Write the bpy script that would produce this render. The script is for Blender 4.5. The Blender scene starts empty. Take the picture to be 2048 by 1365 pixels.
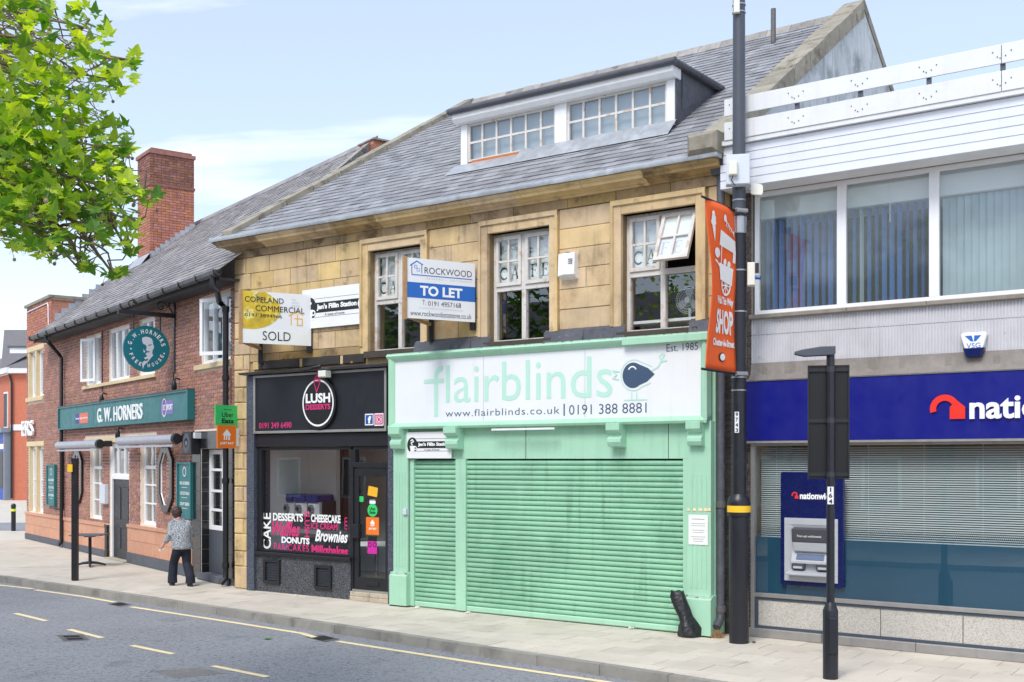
import bpy, bmesh, math, random
from mathutils import Vector, Matrix
R = math.radians
rnd = random.Random(7)
SC = bpy.context.scene
COL = SC.collection

# ------------------------------------------------------------------ camera, sky, sun, exposure
CAMH, FPX, HORY, CX = 2.4, 2250.0, 920.0, 1024.0
cam = bpy.data.cameras.new('camera'); cam_o = bpy.data.objects.new('camera', cam); COL.objects.link(cam_o)
cam_o.location = (0, 0, CAMH); cam_o.rotation_euler = (R(90), 0, 0)
cam.sensor_width = 36; cam.lens = 36 * FPX / 2048; cam.shift_y = (HORY - 682.5) / 2048
cam.clip_end = 4000; SC.camera = cam_o

SUN_EL, SUN_AZ = 50, 208          # azimuth measured from +Y clockwise: light comes from behind the camera, a little from its left
world = bpy.data.worlds.new('World'); SC.world = world; world.use_nodes = True
wt = world.node_tree; wn = wt.nodes; wl = wt.links
for n_ in list(wn): wn.remove(n_)
def WN(t, **k):
    n = wn.new(t)
    for a, b in k.items(): setattr(n, a, b)
    return n
sky = WN('ShaderNodeTexSky', sky_type='NISHITA', sun_disc=False, sun_elevation=R(SUN_EL), sun_rotation=R(SUN_AZ), air_density=1.0, dust_density=1.2, ozone_density=1.0)
tc = WN('ShaderNodeTexCoord'); sep = WN('ShaderNodeSeparateXYZ'); wl.new(tc.outputs['Generated'], sep.inputs[0])
den = WN('ShaderNodeMath', operation='ADD'); den.inputs[1].default_value = 0.22; wl.new(sep.outputs['Z'], den.inputs[0])
dx = WN('ShaderNodeMath', operation='DIVIDE'); dy = WN('ShaderNodeMath', operation='DIVIDE')
wl.new(sep.outputs['X'], dx.inputs[0]); wl.new(den.outputs[0], dx.inputs[1]); wl.new(sep.outputs['Y'], dy.inputs[0]); wl.new(den.outputs[0], dy.inputs[1])
cmb = WN('ShaderNodeCombineXYZ'); wl.new(dx.outputs[0], cmb.inputs[0]); wl.new(dy.outputs[0], cmb.inputs[1])
mp = WN('ShaderNodeMapping'); mp.inputs['Scale'].default_value = (0.8, 2.6, 1); mp.inputs['Location'].default_value = (3.1, 4.6, 0); wl.new(cmb.outputs[0], mp.inputs[0])
nz = WN('ShaderNodeTexNoise'); nz.inputs['Scale'].default_value = 1.3; nz.inputs['Detail'].default_value = 7; nz.inputs['Roughness'].default_value = 0.55; wl.new(mp.outputs[0], nz.inputs['Vector'])
cr = WN('ShaderNodeMapRange'); cr.inputs['From Min'].default_value = 0.46; cr.inputs['From Max'].default_value = 0.66; cr.inputs['To Max'].default_value = 0.72; wl.new(nz.outputs['Fac'], cr.inputs[0])
hz = WN('ShaderNodeMapRange', interpolation_type='SMOOTHSTEP'); hz.inputs['From Min'].default_value = 0.40; hz.inputs['From Max'].default_value = 0.02; hz.inputs['To Max'].default_value = 0.62; wl.new(sep.outputs['Z'], hz.inputs[0])
mx = WN('ShaderNodeMath', operation='MAXIMUM'); wl.new(cr.outputs[0], mx.inputs[0]); wl.new(hz.outputs[0], mx.inputs[1])
veil = WN('ShaderNodeMath', operation='MAXIMUM'); veil.inputs[1].default_value = 0.34; wl.new(mx.outputs[0], veil.inputs[0])
cmix = WN('ShaderNodeMix', data_type='RGBA'); wl.new(veil.outputs[0], cmix.inputs[0]); wl.new(sky.outputs[0], cmix.inputs[6]); cmix.inputs[7].default_value = (5.8, 6.2, 7.1, 1)
bg = WN('ShaderNodeBackground'); bg.inputs[1].default_value = 0.11; wl.new(cmix.outputs[2], bg.inputs[0])
wo = WN('ShaderNodeOutputWorld'); wl.new(bg.outputs[0], wo.inputs[0])

sun = bpy.data.lights.new('sun', 'SUN'); sun.energy = 1.3; sun.angle = R(22); sun.color = (1.0, 0.955, 0.89)
sun_o = bpy.data.objects.new('sun', sun); COL.objects.link(sun_o)
sd = Vector((math.sin(R(SUN_AZ)) * math.cos(R(SUN_EL)), math.cos(R(SUN_AZ)) * math.cos(R(SUN_EL)), math.sin(R(SUN_EL))))
sun_o.rotation_euler = sd.to_track_quat('Z', 'Y').to_euler(); sun_o.location = (0, -10, 30)
vs = SC.view_settings; vs.view_transform = 'Standard'; vs.look = 'None'; vs.exposure = 0.98; vs.gamma = 1; vs.use_curve_mapping = False
SC.render.engine = 'CYCLES'
SC.cycles.max_bounces = 6; SC.cycles.transparent_max_bounces = 16; SC.cycles.glossy_bounces = 3; SC.cycles.diffuse_bounces = 3

# ------------------------------------------------------------------ frames: a local u (along a facade), w (into the building), z
class Frame:
    def __init__(s, ox, oy, ang): s.o = (ox, oy); s.ang = ang; s.u = (math.cos(ang), math.sin(ang)); s.n = (-s.u[1], s.u[0])
    def world(s, u, w, z=0): return Vector((s.o[0] + u * s.u[0] + w * s.n[0], s.o[1] + u * s.u[1] + w * s.n[1], z))
    def pix(s, x, y, w=0):            # photo pixel on the plane w -> (u, z)
        D = s.o[0] * s.n[0] + s.o[1] * s.n[1] + w; a = (x - CX) / FPX; Z = D / (s.n[0] * a + s.n[1])
        return (a * Z - s.o[0]) * s.u[0] + (Z - s.o[1]) * s.u[1], CAMH + (HORY - y) * Z / FPX
    def sub(s, u, w, rot=0): p = s.world(u, w); return Frame(p.x, p.y, s.ang + rot)
def facade(ux, uy, D, px0):
    ang = math.atan2(uy, ux); n = (-math.sin(ang), math.cos(ang)); a = (px0 - CX) / FPX; Z = D / (n[0] * a + n[1]); return Frame(a * Z, Z, ang)
def ground(x, y, z=0.0):              # photo pixel on a level surface at height z -> (X, Y)
    Z = (CAMH - z) * FPX / (y - HORY); return (x - CX) / FPX * Z, Z
M = facade(3144, -2250, 14.1, 470)    # stone building, shopfronts and bank
B = facade(1644, -2250, 8.3, 465)     # pub
W0 = Frame(0, 0, 0)                   # plain world axes

# ------------------------------------------------------------------ objects
OFF = {}
def _new(name, data, parent):
    o = bpy.data.objects.new(name, data); COL.objects.link(o)
    if parent is not None: o.parent = parent; OFF[o] = OFF[parent]
    return o
def thing(name, label, cat, fr=W0, at=(0, 0, 0), group=None, kind=None):
    o = bpy.data.objects.new(name, None); COL.objects.link(o); o.empty_display_size = 0.2
    o.location = fr.world(*at); o.rotation_euler = (0, 0, fr.ang); OFF[o] = Vector(at)
    o['label'] = label; o['category'] = cat
    if group: o['group'] = group
    if kind: o['kind'] = kind
    return o
def structure(name, fr=W0, at=(0, 0, 0), label=None):
    o = bpy.data.objects.new(name, None); COL.objects.link(o); o.location = fr.world(*at); o.rotation_euler = (0, 0, fr.ang); OFF[o] = Vector(at)
    o['kind'] = 'structure'
    if label: o['label'] = label; o['category'] = name.replace('_', ' ')
    return o

class MB:
    """collects shapes in a frame's u, w, z coordinates; build() links them as one mesh object"""
    def __init__(s): s.v = []; s.f = []
    def add(s, vs_, fs):
        b = len(s.v); s.v += [tuple(p) for p in vs_]; s.f += [tuple(b + i for i in f) for f in fs]; return s
    def box(s, u0, u1, w0, w1, z0, z1):
        return s.add([(u0, w0, z0), (u1, w0, z0), (u1, w1, z0), (u0, w1, z0), (u0, w0, z1), (u1, w0, z1), (u1, w1, z1), (u0, w1, z1)],
                     [(0, 3, 2, 1), (4, 5, 6, 7), (0, 1, 5, 4), (1, 2, 6, 5), (2, 3, 7, 6), (3, 0, 4, 7)])
    def cbox(s, u0, u1, w0, w1, z0, z1, c=0.012):      # chamfered on the street side
        return s.add([(u0, w1, z0), (u1, w1, z0), (u1, w1, z1), (u0, w1, z1), (u0, w0 + c, z0), (u1, w0 + c, z0), (u1, w0 + c, z1), (u0, w0 + c, z1),
                      (u0 + c, w0, z0 + c), (u1 - c, w0, z0 + c), (u1 - c, w0, z1 - c), (u0 + c, w0, z1 - c)],
                     [(3, 2, 1, 0), (0, 1, 5, 4), (1, 2, 6, 5), (2, 3, 7, 6), (3, 0, 4, 7), (4, 5, 9, 8), (5, 6, 10, 9), (6, 7, 11, 10), (7, 4, 8, 11), (8, 9, 10, 11)])
    def prism(s, pts, a, b, axis='u'):                # polygon in the other two axes, extruded along axis from a to b
        n = len(pts)
        def P(t, q):
            if axis == 'u': return (t, q[0], q[1])
            if axis == 'w': return (q[0], t, q[1])
            return (q[0], q[1], t)
        vs_ = [P(a, q) for q in pts] + [P(b, q) for q in pts]
        return s.add(vs_, [tuple(range(n))[::-1], tuple(range(n, 2 * n))] + [(i, (i + 1) % n, n + (i + 1) % n, n + i) for i in range(n)])
    def poly(s, pts, w): return s.add([(p[0], w, p[1]) for p in pts], [tuple(range(len(pts)))])
    def disc(s, u, z, r, w, seg=28, rz=None, a0=0, a1=360):
        rz = rz or r
        pts = [(u + r * math.cos(R(a0 + (a1 - a0) * i / seg)), z + rz * math.sin(R(a0 + (a1 - a0) * i / seg))) for i in range(seg + (a1 - a0 < 360))]
        return s.poly(pts, w)
    def ring(s, u, z, r0, r1, w, seg=36, a0=0, a1=360, k=1.0):
        vs_ = []
        for i in range(seg + 1):
            a = R(a0 + (a1 - a0) * i / seg); vs_ += [(u + r0 * math.cos(a) * k, w, z + r0 * math.sin(a)), (u + r1 * math.cos(a) * k, w, z + r1 * math.sin(a))]
        return s.add(vs_, [(2 * i, 2 * i + 1, 2 * i + 3, 2 * i + 2) for i in range(seg)])
    def stroke(s, pts, t, w):                         # flat ribbon of thickness t through 2D points
        for a, b in zip(pts, pts[1:]):
            d = Vector((b[0] - a[0], b[1] - a[1])); L = d.length
            if L < 1e-6: continue
            n = Vector((-d.y, d.x)) / L * t / 2; e = d / L * t * 0.3
            s.poly([(a[0] + n.x - e.x, a[1] + n.y - e.y), (a[0] - n.x - e.x, a[1] - n.y - e.y), (b[0] - n.x + e.x, b[1] - n.y + e.y), (b[0] + n.x + e.x, b[1] + n.y + e.y)], w); w -= 0.00006
        return s
    def tube(s, path, r, seg=10, cap=True):
        path = [Vector(p) for p in path]; n = len(path); rs = r if isinstance(r, (list, tuple)) else [r] * n
        base = len(s.v); up = None
        for i, p in enumerate(path):
            t = (path[min(i + 1, n - 1)] - path[max(i - 1, 0)]).normalized()
            if up is None:
                up = Vector((0, 0, 1)) if abs(t.z) < 0.9 else Vector((1, 0, 0))
            a = t.cross(up); a.normalize(); b = a.cross(t); b.normalize(); up = b
            for k in range(seg):
                th = 2 * math.pi * k / seg; s.v.append(tuple(p + (a * math.cos(th) + b * math.sin(th)) * rs[i]))
        for i in range(n - 1):
            for k in range(seg):
                k2 = (k + 1) % seg; s.f.append((base + i * seg + k, base + i * seg + k2, base + (i + 1) * seg + k2, base + (i + 1) * seg + k))
        if cap:
            s.f.append(tuple(base + k for k in range(seg))[::-1]); s.f.append(tuple(base + (n - 1) * seg + k for k in range(seg)))
        return s
    def lathe(s, prof, u=0, w=0, seg=20, sx=1.0, sy=1.0):   # prof: list of (radius, z)
        base = len(s.v)
        for r, z in prof:
            for k in range(seg):
                a = 2 * math.pi * k / seg; s.v.append((u + r * sx * math.cos(a), w + r * sy * math.sin(a), z))
        for i in range(len(prof) - 1):
            for k in range(seg):
                k2 = (k + 1) % seg; s.f.append((base + i * seg + k, base + i * seg + k2, base + (i + 1) * seg + k2, base + (i + 1) * seg + k))
        s.f.append(tuple(base + k for k in range(seg))[::-1]); s.f.append(tuple(base + (len(prof) - 1) * seg + k for k in range(seg)))
        return s
    def ball(s, c, r, seg=12, rings=8, sq=(1, 1, 1)):
        prof = []
        b = len(s.v)
        for i in range(rings + 1):
            ph = math.pi * i / rings; rr = max(math.sin(ph), 0.02) * r
            for k in range(seg):
                a = 2 * math.pi * k / seg; s.v.append((c[0] + rr * sq[0] * math.cos(a), c[1] + rr * sq[1] * math.sin(a), c[2] - r * sq[2] * math.cos(ph)))
        for i in range(rings):
            for k in range(seg):
                k2 = (k + 1) % seg; s.f.append((b + i * seg + k, b + i * seg + k2, b + (i + 1) * seg + k2, b + (i + 1) * seg + k))
        return s
    def xform(s, fn): s.v = [tuple(fn(Vector(p))) for p in s.v]; return s
    def mesh(s, name, mat, off=Vector((0, 0, 0)), smooth=False):
        me = bpy.data.meshes.new(name); me.from_pydata([(p[0] - off.x, p[1] - off.y, p[2] - off.z) for p in s.v], [], s.f)
        if isinstance(mat, str): mat = MAT[mat]
        me.materials.append(mat)
        if smooth:
            me.polygons.foreach_set('use_smooth', [True] * len(me.polygons))
            try: me.set_sharp_from_angle(angle=R(40))
            except Exception: pass
        me.update(); return me
    def build(s, name, mat, parent, smooth=False, bevel=0, label=None, kind=None):
        o = _new(name, s.mesh(name, mat, OFF[parent], smooth), parent)
        if bevel:
            b = o.modifiers.new('bevel', 'BEVEL'); b.width = bevel; b.segments = 2; b.limit_method = 'ANGLE'; b.angle_limit = R(40)
        if label: o['label'] = label
        if kind: o['kind'] = kind
        return o
def solo(name, mb, mat, label, cat, fr, at, group=None, smooth=False, bevel=0, kind=None):   # a thing that is one mesh
    o = bpy.data.objects.new(name, mb.mesh(name, mat, Vector(at), smooth)); COL.objects.link(o)
    o.location = fr.world(*at); o.rotation_euler = (0, 0, fr.ang); OFF[o] = Vector(at)
    if label: o['label'] = label; o['category'] = cat
    if group: o['group'] = group
    if kind: o['kind'] = kind
    if bevel:
        b = o.modifiers.new('bevel', 'BEVEL'); b.width = bevel; b.segments = 2; b.limit_method = 'ANGLE'; b.angle_limit = R(40)
    return o
_unit = {}
def piece(name, mat, parent, u0, u1, w0, w1, z0, z1, rot=None):    # one of many alike boxes sharing a mesh
    key = (name, mat)
    if key not in _unit: _unit[key] = MB().box(-.5, .5, -.5, .5, -.5, .5).mesh(name, mat)
    o = _new(name, _unit[key], parent)
    o.location = Vector(((u0 + u1) / 2, (w0 + w1) / 2, (z0 + z1) / 2)) - OFF[parent]; o.scale = (u1 - u0, w1 - w0, z1 - z0)
    if rot: o.rotation_euler = rot
    return o
def holes_split(u0, u1, holes):       # the parts of u0..u1 outside the (a, b) holes
    segs = [(u0, u1)]
    for a, b in holes:
        segs = [q for s0, s1 in segs for q in ((s0, min(s1, a)), (max(s0, b), s1)) if q[1] - q[0] > 0.004]
    return segs
def wall_boxes(mb, u0, u1, z0, z1, w0, w1, holes):  # a wall with rectangular openings (a, b, za, zb)
    zs = sorted({z0, z1} | {max(z0, min(z1, z)) for h in holes for z in h[2:4]})
    for a, b in zip(zs, zs[1:]):
        if b - a < 1e-4: continue
        for s0, s1 in holes_split(u0, u1, [(h[0], h[1]) for h in holes if h[2] < b - 1e-4 and h[3] > a + 1e-4]): mb.box(s0, s1, w0, w1, a, b)
    return mb
def shell(mb, u0, u1, z0, z1, w0, w1, holes):       # the same with only front faces and hole reveals welded per strip
    return wall_boxes(mb, u0, u1, z0, z1, w0, w1, holes)

# ------------------------------------------------------------------ lettering (Blender's own font, no files)
_tc = {}
def text_mesh(s, bold=0.0, shear=0.0, space=1.0):
    k = (s, bold, shear, space)
    if k not in _tc:
        cu = bpy.data.curves.new('t', 'FONT'); cu.body = s; cu.size = 1; cu.offset = bold; cu.shear = shear; cu.space_character = space; cu.resolution_u = 3
        o = bpy.data.objects.new('t', cu); me = o.to_mesh()
        vs_ = [(v.co.x, v.co.y) for v in me.vertices]; fs = [tuple(p.vertices) for p in me.polygons]
        o.to_mesh_clear(); bpy.data.objects.remove(o); bpy.data.curves.remove(cu); _tc[k] = (vs_, fs)
    return _tc[k]
def text(mb, s, u0, u1, z0, z1, w, bold=0.0, shear=0.0, space=1.0, depth=0.0, vert=0, fn=None):
    """fit the string into the box u0..u1, z0..z1 on plane w (u1 or z1 None: keep the aspect). vert=1 reads upwards, -1 downwards."""
    vs_, fs = text_mesh(s, bold, shear, space)
    if vert == 1: vs_ = [(-y, x) for x, y in vs_]
    if vert == -1: vs_ = [(y, -x) for x, y in vs_]
    x0 = min(v[0] for v in vs_); x1 = max(v[0] for v in vs_); y0 = min(v[1] for v in vs_); y1 = max(v[1] for v in vs_)
    sx = (u1 - u0) / (x1 - x0) if u1 is not None else None; sy = (z1 - z0) / (y1 - y0) if z1 is not None else None
    sx = sx or sy; sy = sy or sx
    P = [(u0 + (x - x0) * sx, z0 + (y - y0) * sy) for x, y in vs_]
    if fn: P = [fn(p) for p in P]
    mb.add([(p[0], w - depth, p[1]) for p in P], fs)
    if depth:
        from collections import Counter
        ec = Counter(); od = {}
        for f in fs:
            for a, b in zip(f, f[1:] + f[:1]): ec[tuple(sorted((a, b)))] += 1; od[tuple(sorted((a, b)))] = (a, b)
        for e, c in ec.items():
            if c == 1:
                a, b = od[e]; mb.add([(P[a][0], w - depth, P[a][1]), (P[b][0], w - depth, P[b][1]), (P[b][0], w, P[b][1]), (P[a][0], w, P[a][1])], [(0, 3, 2, 1)])
    return mb

# ------------------------------------------------------------------ materials
MAT = {}
def lin(c):
    return tuple(((x / 255) / 12.92 if x / 255 <= 0.04045 else ((x / 255 + 0.055) / 1.055) ** 2.4) for x in c)
def mat(name, rgb, rough=0.6, var=0.10, scale=3.0, piece=0.0, hue=0.0, bump=0.0, bscale=60.0, metal=0.0, spec=0.5, stain=None, streak=None, speckle=None, gain=1.0, coat=0.0, bdist=0.004):
    """rgb: sRGB of the plain surface. var: soft mottling; piece: value spread between pieces; hue: spread of hue between pieces;
    stain: (rgb, scale, lo, hi, amount) blotches; streak: (rgb, amount) rain streaks running down; speckle: (rgb, scale, cut)"""
    m = bpy.data.materials.new(name); m.use_nodes = True; t = m.node_tree; N = t.nodes; L = t.links
    for n in list(N): N.remove(n)
    out = N.new('ShaderNodeOutputMaterial'); bs = N.new('ShaderNodeBsdfPrincipled'); L.new(bs.outputs[0], out.inputs[0])
    bs.inputs['Roughness'].default_value = rough; bs.inputs['Metallic'].default_value = metal; bs.inputs['Specular IOR Level'].default_value = spec
    if coat: bs.inputs['Coat Weight'].default_value = coat; bs.inputs['Coat Roughness'].default_value = 0.08
    geo = N.new('ShaderNodeNewGeometry'); pos = geo.outputs['Position']
    base = tuple(min(0.92, x * gain) for x in lin(rgb)) + (1,)
    rgbn = N.new('ShaderNodeRGB'); rgbn.outputs[0].default_value = base; cur = rgbn.outputs[0]
    def noise(sc, det=5.0, rough_=0.6, vec=None):
        n = N.new('ShaderNodeTexNoise'); n.inputs['Scale'].default_value = sc; n.inputs['Detail'].default_value = det; n.inputs['Roughness'].default_value = rough_
        L.new(vec or pos, n.inputs['Vector']); return n.outputs['Fac']
    def rng(src, a, b, c, d, smooth=False):
        n = N.new('ShaderNodeMapRange')
        if smooth: n.interpolation_type = 'SMOOTHSTEP'
        for i, x in zip((1, 2, 3, 4), (a, b, c, d)): n.inputs[i].default_value = x
        L.new(src, n.inputs[0]); return n.outputs[0]
    def scale_col(col, fac):
        n = N.new('ShaderNodeVectorMath'); n.operation = 'SCALE'; L.new(col, n.inputs[0]); L.new(fac, n.inputs['Scale']); return n.outputs[0]
    def mixc(col, rgb2, fac):
        n = N.new('ShaderNodeMix'); n.data_type = 'RGBA'; L.new(fac, n.inputs[0]); L.new(col, n.inputs[6]); n.inputs[7].default_value = tuple(min(0.92, x * gain) for x in lin(rgb2)) + (1,); return n.outputs[2]
    def mul(a, k):
        n = N.new('ShaderNodeMath'); n.operation = 'MULTIPLY'; L.new(a, n.inputs[0])
        if isinstance(k, float): n.inputs[1].default_value = k
        else: L.new(k, n.inputs[1])
        return n.outputs[0]
    if piece or hue:
        oi = N.new('ShaderNodeObjectInfo'); ad = N.new('ShaderNodeMath'); ad.operation = 'ADD'; L.new(oi.outputs['Random'], ad.inputs[0]); L.new(geo.outputs['Random Per Island'], ad.inputs[1])
        fr_ = N.new('ShaderNodeMath'); fr_.operation = 'FRACT'; L.new(ad.outputs[0], fr_.inputs[0]); pr = fr_.outputs[0]
        if hue:
            h = N.new('ShaderNodeHueSaturation'); m7 = mul(pr, 7.31); f2 = N.new('ShaderNodeMath'); f2.operation = 'FRACT'; L.new(m7, f2.inputs[0])
            L.new(rng(f2.outputs[0], 0, 1, 0.5 - hue, 0.5 + hue), h.inputs['Hue']); L.new(rng(f2.outputs[0], 0, 1, 0.85, 1.12), h.inputs['Saturation']); L.new(cur, h.inputs['Color']); cur = h.outputs[0]
        if piece: cur = scale_col(cur, rng(pr, 0, 1, 1 - piece, 1 + piece))
    if var: cur = scale_col(cur, rng(noise(scale), 0.28, 0.72, 1 - var, 1 + var))
    if stain:
        items = stain if isinstance(stain, list) else [stain]
        for rgb2, sc, lo, hi, am in items: cur = mixc(cur, rgb2, mul(rng(noise(sc, 7, 0.65), lo, hi, 0, 1, True), am))
    if streak:
        mpn = N.new('ShaderNodeMapping'); mpn.inputs['Scale'].default_value = (9, 9, 0.7); L.new(pos, mpn.inputs[0])
        cur = mixc(cur, streak[0], mul(mul(rng(noise(1.0, 6, 0.6, mpn.outputs[0]), 0.5, 0.75, 0, 1, True), rng(noise(0.9, 3), 0.4, 0.65, 0.15, 1)), streak[1]))
    if speckle:
        v = N.new('ShaderNodeTexVoronoi'); v.inputs['Scale'].default_value = speckle[1]; L.new(pos, v.inputs['Vector'])
        sepc = N.new('ShaderNodeSeparateColor'); L.new(v.outputs['Color'], sepc.inputs[0])
        cur = mixc(cur, speckle[0], rng(sepc.outputs[0], speckle[2], speckle[2] + 0.05, 0, 1))
    L.new(cur, bs.inputs['Base Color'])
    if var or stain:
        L.new(rng(noise(scale * 2.3), 0.3, 0.7, max(0.03, rough - 0.08), min(1, rough + 0.08)), bs.inputs['Roughness'])
    if bump:
        b = N.new('ShaderNodeBump'); b.inputs['Strength'].default_value = bump; b.inputs['Distance'].default_value = bdist; L.new(noise(bscale, 4, 0.6), b.inputs['Height']); L.new(b.outputs[0], bs.inputs['Normal'])
    MAT[name] = m; return m
def glass(name, tint=(0.93, 0.96, 0.97), haze=0.0, rough=0.0, ior=1.5, boost=1.0, wavy=0.0):
    m = bpy.data.materials.new(name); m.use_nodes = True; t = m.node_tree; N = t.nodes; L = t.links
    for n in list(N): N.remove(n)
    out = N.new('ShaderNodeOutputMaterial'); tr = N.new('ShaderNodeBsdfTransparent'); tr.inputs[0].default_value = tint + (1,)
    gl = N.new('ShaderNodeBsdfGlossy'); gl.inputs['Roughness'].default_value = rough; gl.inputs[0].default_value = (0.96, 0.98, 1, 1)
    lw_ = N.new('ShaderNodeLayerWeight'); lw_.inputs[0].default_value = 0.5; pw_ = N.new('ShaderNodeMath'); pw_.operation = 'POWER'; pw_.inputs[1].default_value = 5; L.new(lw_.outputs['Facing'], pw_.inputs[0])
    fr_ = N.new('ShaderNodeMath'); fr_.operation = 'MULTIPLY_ADD'; fr_.inputs[1].default_value = 0.95; fr_.inputs[2].default_value = 0.075; L.new(pw_.outputs[0], fr_.inputs[0])   # both faces of the pane
    if wavy:
        geo = N.new('ShaderNodeNewGeometry'); nz_ = N.new('ShaderNodeTexNoise'); nz_.inputs['Scale'].default_value = 1.6; nz_.inputs['Detail'].default_value = 1; L.new(geo.outputs['Position'], nz_.inputs['Vector'])
        b = N.new('ShaderNodeBump'); b.inputs['Strength'].default_value = wavy; b.inputs['Distance'].default_value = 0.02; L.new(nz_.outputs[0], b.inputs['Height']); L.new(b.outputs[0], gl.inputs['Normal'])
    mu = N.new('ShaderNodeMath'); mu.operation = 'MULTIPLY'; mu.use_clamp = True; mu.inputs[1].default_value = boost; L.new(fr_.outputs[0], mu.inputs[0])
    mi = N.new('ShaderNodeMixShader'); L.new(mu.outputs[0], mi.inputs[0]); L.new(tr.outputs[0], mi.inputs[1]); L.new(gl.outputs[0], mi.inputs[2]); last = mi.outputs[0]
    if haze:
        df = N.new('ShaderNodeBsdfDiffuse'); df.inputs[0].default_value = (0.62, 0.68, 0.68, 1); m2 = N.new('ShaderNodeMixShader'); m2.inputs[0].default_value = haze
        L.new(last, m2.inputs[1]); L.new(df.outputs[0], m2.inputs[2]); last = m2.outputs[0]
    L.new(last, out.inputs[0]); MAT[name] = m; return m
def leafmat(name, rgb, rgb2):
    m = bpy.data.materials.new(name); m.use_nodes = True; t = m.node_tree; N = t.nodes; L = t.links
    for n in list(N): N.remove(n)
    out = N.new('ShaderNodeOutputMaterial'); geo = N.new('ShaderNodeNewGeometry'); oi = N.new('ShaderNodeObjectInfo')
    ad = N.new('ShaderNodeMath'); ad.operation = 'ADD'; L.new(oi.outputs['Random'], ad.inputs[0]); L.new(geo.outputs['Random Per Island'], ad.inputs[1]); f = N.new('ShaderNodeMath'); f.operation = 'FRACT'; L.new(ad.outputs[0], f.inputs[0])
    pw = N.new('ShaderNodeMath'); pw.operation = 'POWER'; pw.inputs[1].default_value = 2.2; L.new(f.outputs[0], pw.inputs[0])
    mi = N.new('ShaderNodeMix'); mi.data_type = 'RGBA'; L.new(pw.outputs[0], mi.inputs[0]); mi.inputs[6].default_value = lin(rgb) + (1,); mi.inputs[7].default_value = lin(rgb2) + (1,)
    bs = N.new('ShaderNodeBsdfPrincipled'); bs.inputs['Roughness'].default_value = 0.42; L.new(mi.outputs[2], bs.inputs['Base Color'])
    tl = N.new('ShaderNodeBsdfTranslucent'); hs = N.new('ShaderNodeHueSaturation'); hs.inputs['Value'].default_value = 1.7; hs.inputs['Saturation'].default_value = 1.15; hs.inputs['Hue'].default_value = 0.485; L.new(mi.outputs[2], hs.inputs['Color']); L.new(hs.outputs[0], tl.inputs[0])
    ms = N.new('ShaderNodeMixShader'); ms.inputs[0].default_value = 0.55; L.new(bs.outputs[0], ms.inputs[1]); L.new(tl.outputs[0], ms.inputs[2]); L.new(ms.outputs[0], out.inputs[0]); MAT[name] = m; return m
def emit(name, rgb, s):
    m = bpy.data.materials.new(name); m.use_nodes = True; b = m.node_tree.nodes['Principled BSDF']; b.inputs['Emission Color'].default_value = lin(rgb) + (1,); b.inputs['Emission Strength'].default_value = s; MAT[name] = m

# stone building
mat('sandstone', (206, 180, 136), 0.85, 0.18, 2.2, piece=0.11, hue=0.006, bump=0.5, bscale=45, stain=[((160, 122, 74), 1.7, 0.55, 0.72, 0.5), ((222, 198, 150), 3.1, 0.58, 0.75, 0.45), ((84, 70, 54), 2.6, 0.58, 0.76, 0.7), ((120, 100, 76), 0.9, 0.50, 0.70, 0.5)], streak=((88, 70, 50), 0.6))
mat('sandstone_dark', (170, 144, 104), 0.88, 0.18, 2.5, piece=0.14, hue=0.006, bump=0.5, bscale=45, stain=[((66, 54, 42), 2.2, 0.46, 0.66, 0.75)], streak=((52, 44, 36), 0.6))
mat('old_mortar', (176, 150, 108), 0.95, 0.15, 8, bump=0.5)
mat('black_stone', (58, 56, 54), 0.8, 0.2, 5, piece=0.2, bump=0.5, bscale=40, stain=((196, 160, 104), 3.5, 0.62, 0.68, 0.8))
mat('lead', (174, 179, 185), 0.42, 0.16, 4, metal=0.25, bump=0.35, bscale=9, bdist=0.02, stain=((206, 212, 218), 3, 0.5, 0.7, 0.6), streak=((104, 112, 124), 0.5))
mat('dark_lead', (84, 86, 94), 0.5, 0.2, 4, metal=0.1, bump=0.6, bscale=12, bdist=0.02, stain=((150, 154, 162), 6, 0.6, 0.75, 0.5))
mat('slate_grey', (140, 141, 145), 0.65, 0.18, 3.5, piece=0.22, hue=0.02, bump=0.6, bscale=50, stain=[((178, 180, 182), 5, 0.56, 0.72, 0.5), ((96, 96, 100), 7, 0.6, 0.75, 0.6)])
mat('slate_pub', (142, 138, 138), 0.6, 0.14, 3, piece=0.25, hue=0.02, bump=0.5, bscale=50, stain=[((196, 192, 188), 1.2, 0.5, 0.72, 0.5)])
mat('ridge_stone', (150, 146, 140), 0.85, 0.2, 5, piece=0.15, bump=0.6, stain=((96, 92, 84), 4, 0.5, 0.7, 0.7))
mat('coping_stone', (150, 144, 130), 0.9, 0.2, 4, piece=0.12, bump=0.7, bscale=35, stain=[((92, 88, 74), 3.4, 0.5, 0.68, 0.75), ((196, 192, 176), 9, 0.6, 0.75, 0.6)])
mat('stained_render', (196, 202, 206), 0.9, 0.14, 1.6, bump=0.5, bscale=18, stain=[((92, 96, 98), 1.1, 0.5, 0.72, 0.65), ((150, 156, 156), 2.7, 0.5, 0.7, 0.6)], streak=((70, 74, 76), 0.65))
mat('peeling_timber', (212, 208, 203), 0.75, 0.1, 6, bump=0.5, bscale=60, stain=[((178, 142, 112), 5.5, 0.54, 0.64, 0.55), ((118, 98, 82), 9, 0.63, 0.72, 0.6)])
mat('white_timber', (232, 233, 234), 0.55, 0.06, 5, bump=0.2, stain=((176, 170, 158), 6, 0.64, 0.74, 0.6))
mat('cill_grime', (70, 64, 58), 0.85, 0.2, 8, bump=0.5)
mat('bare_timber', (186, 112, 60), 0.7, 0.2, 12, bump=0.3)
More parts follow.
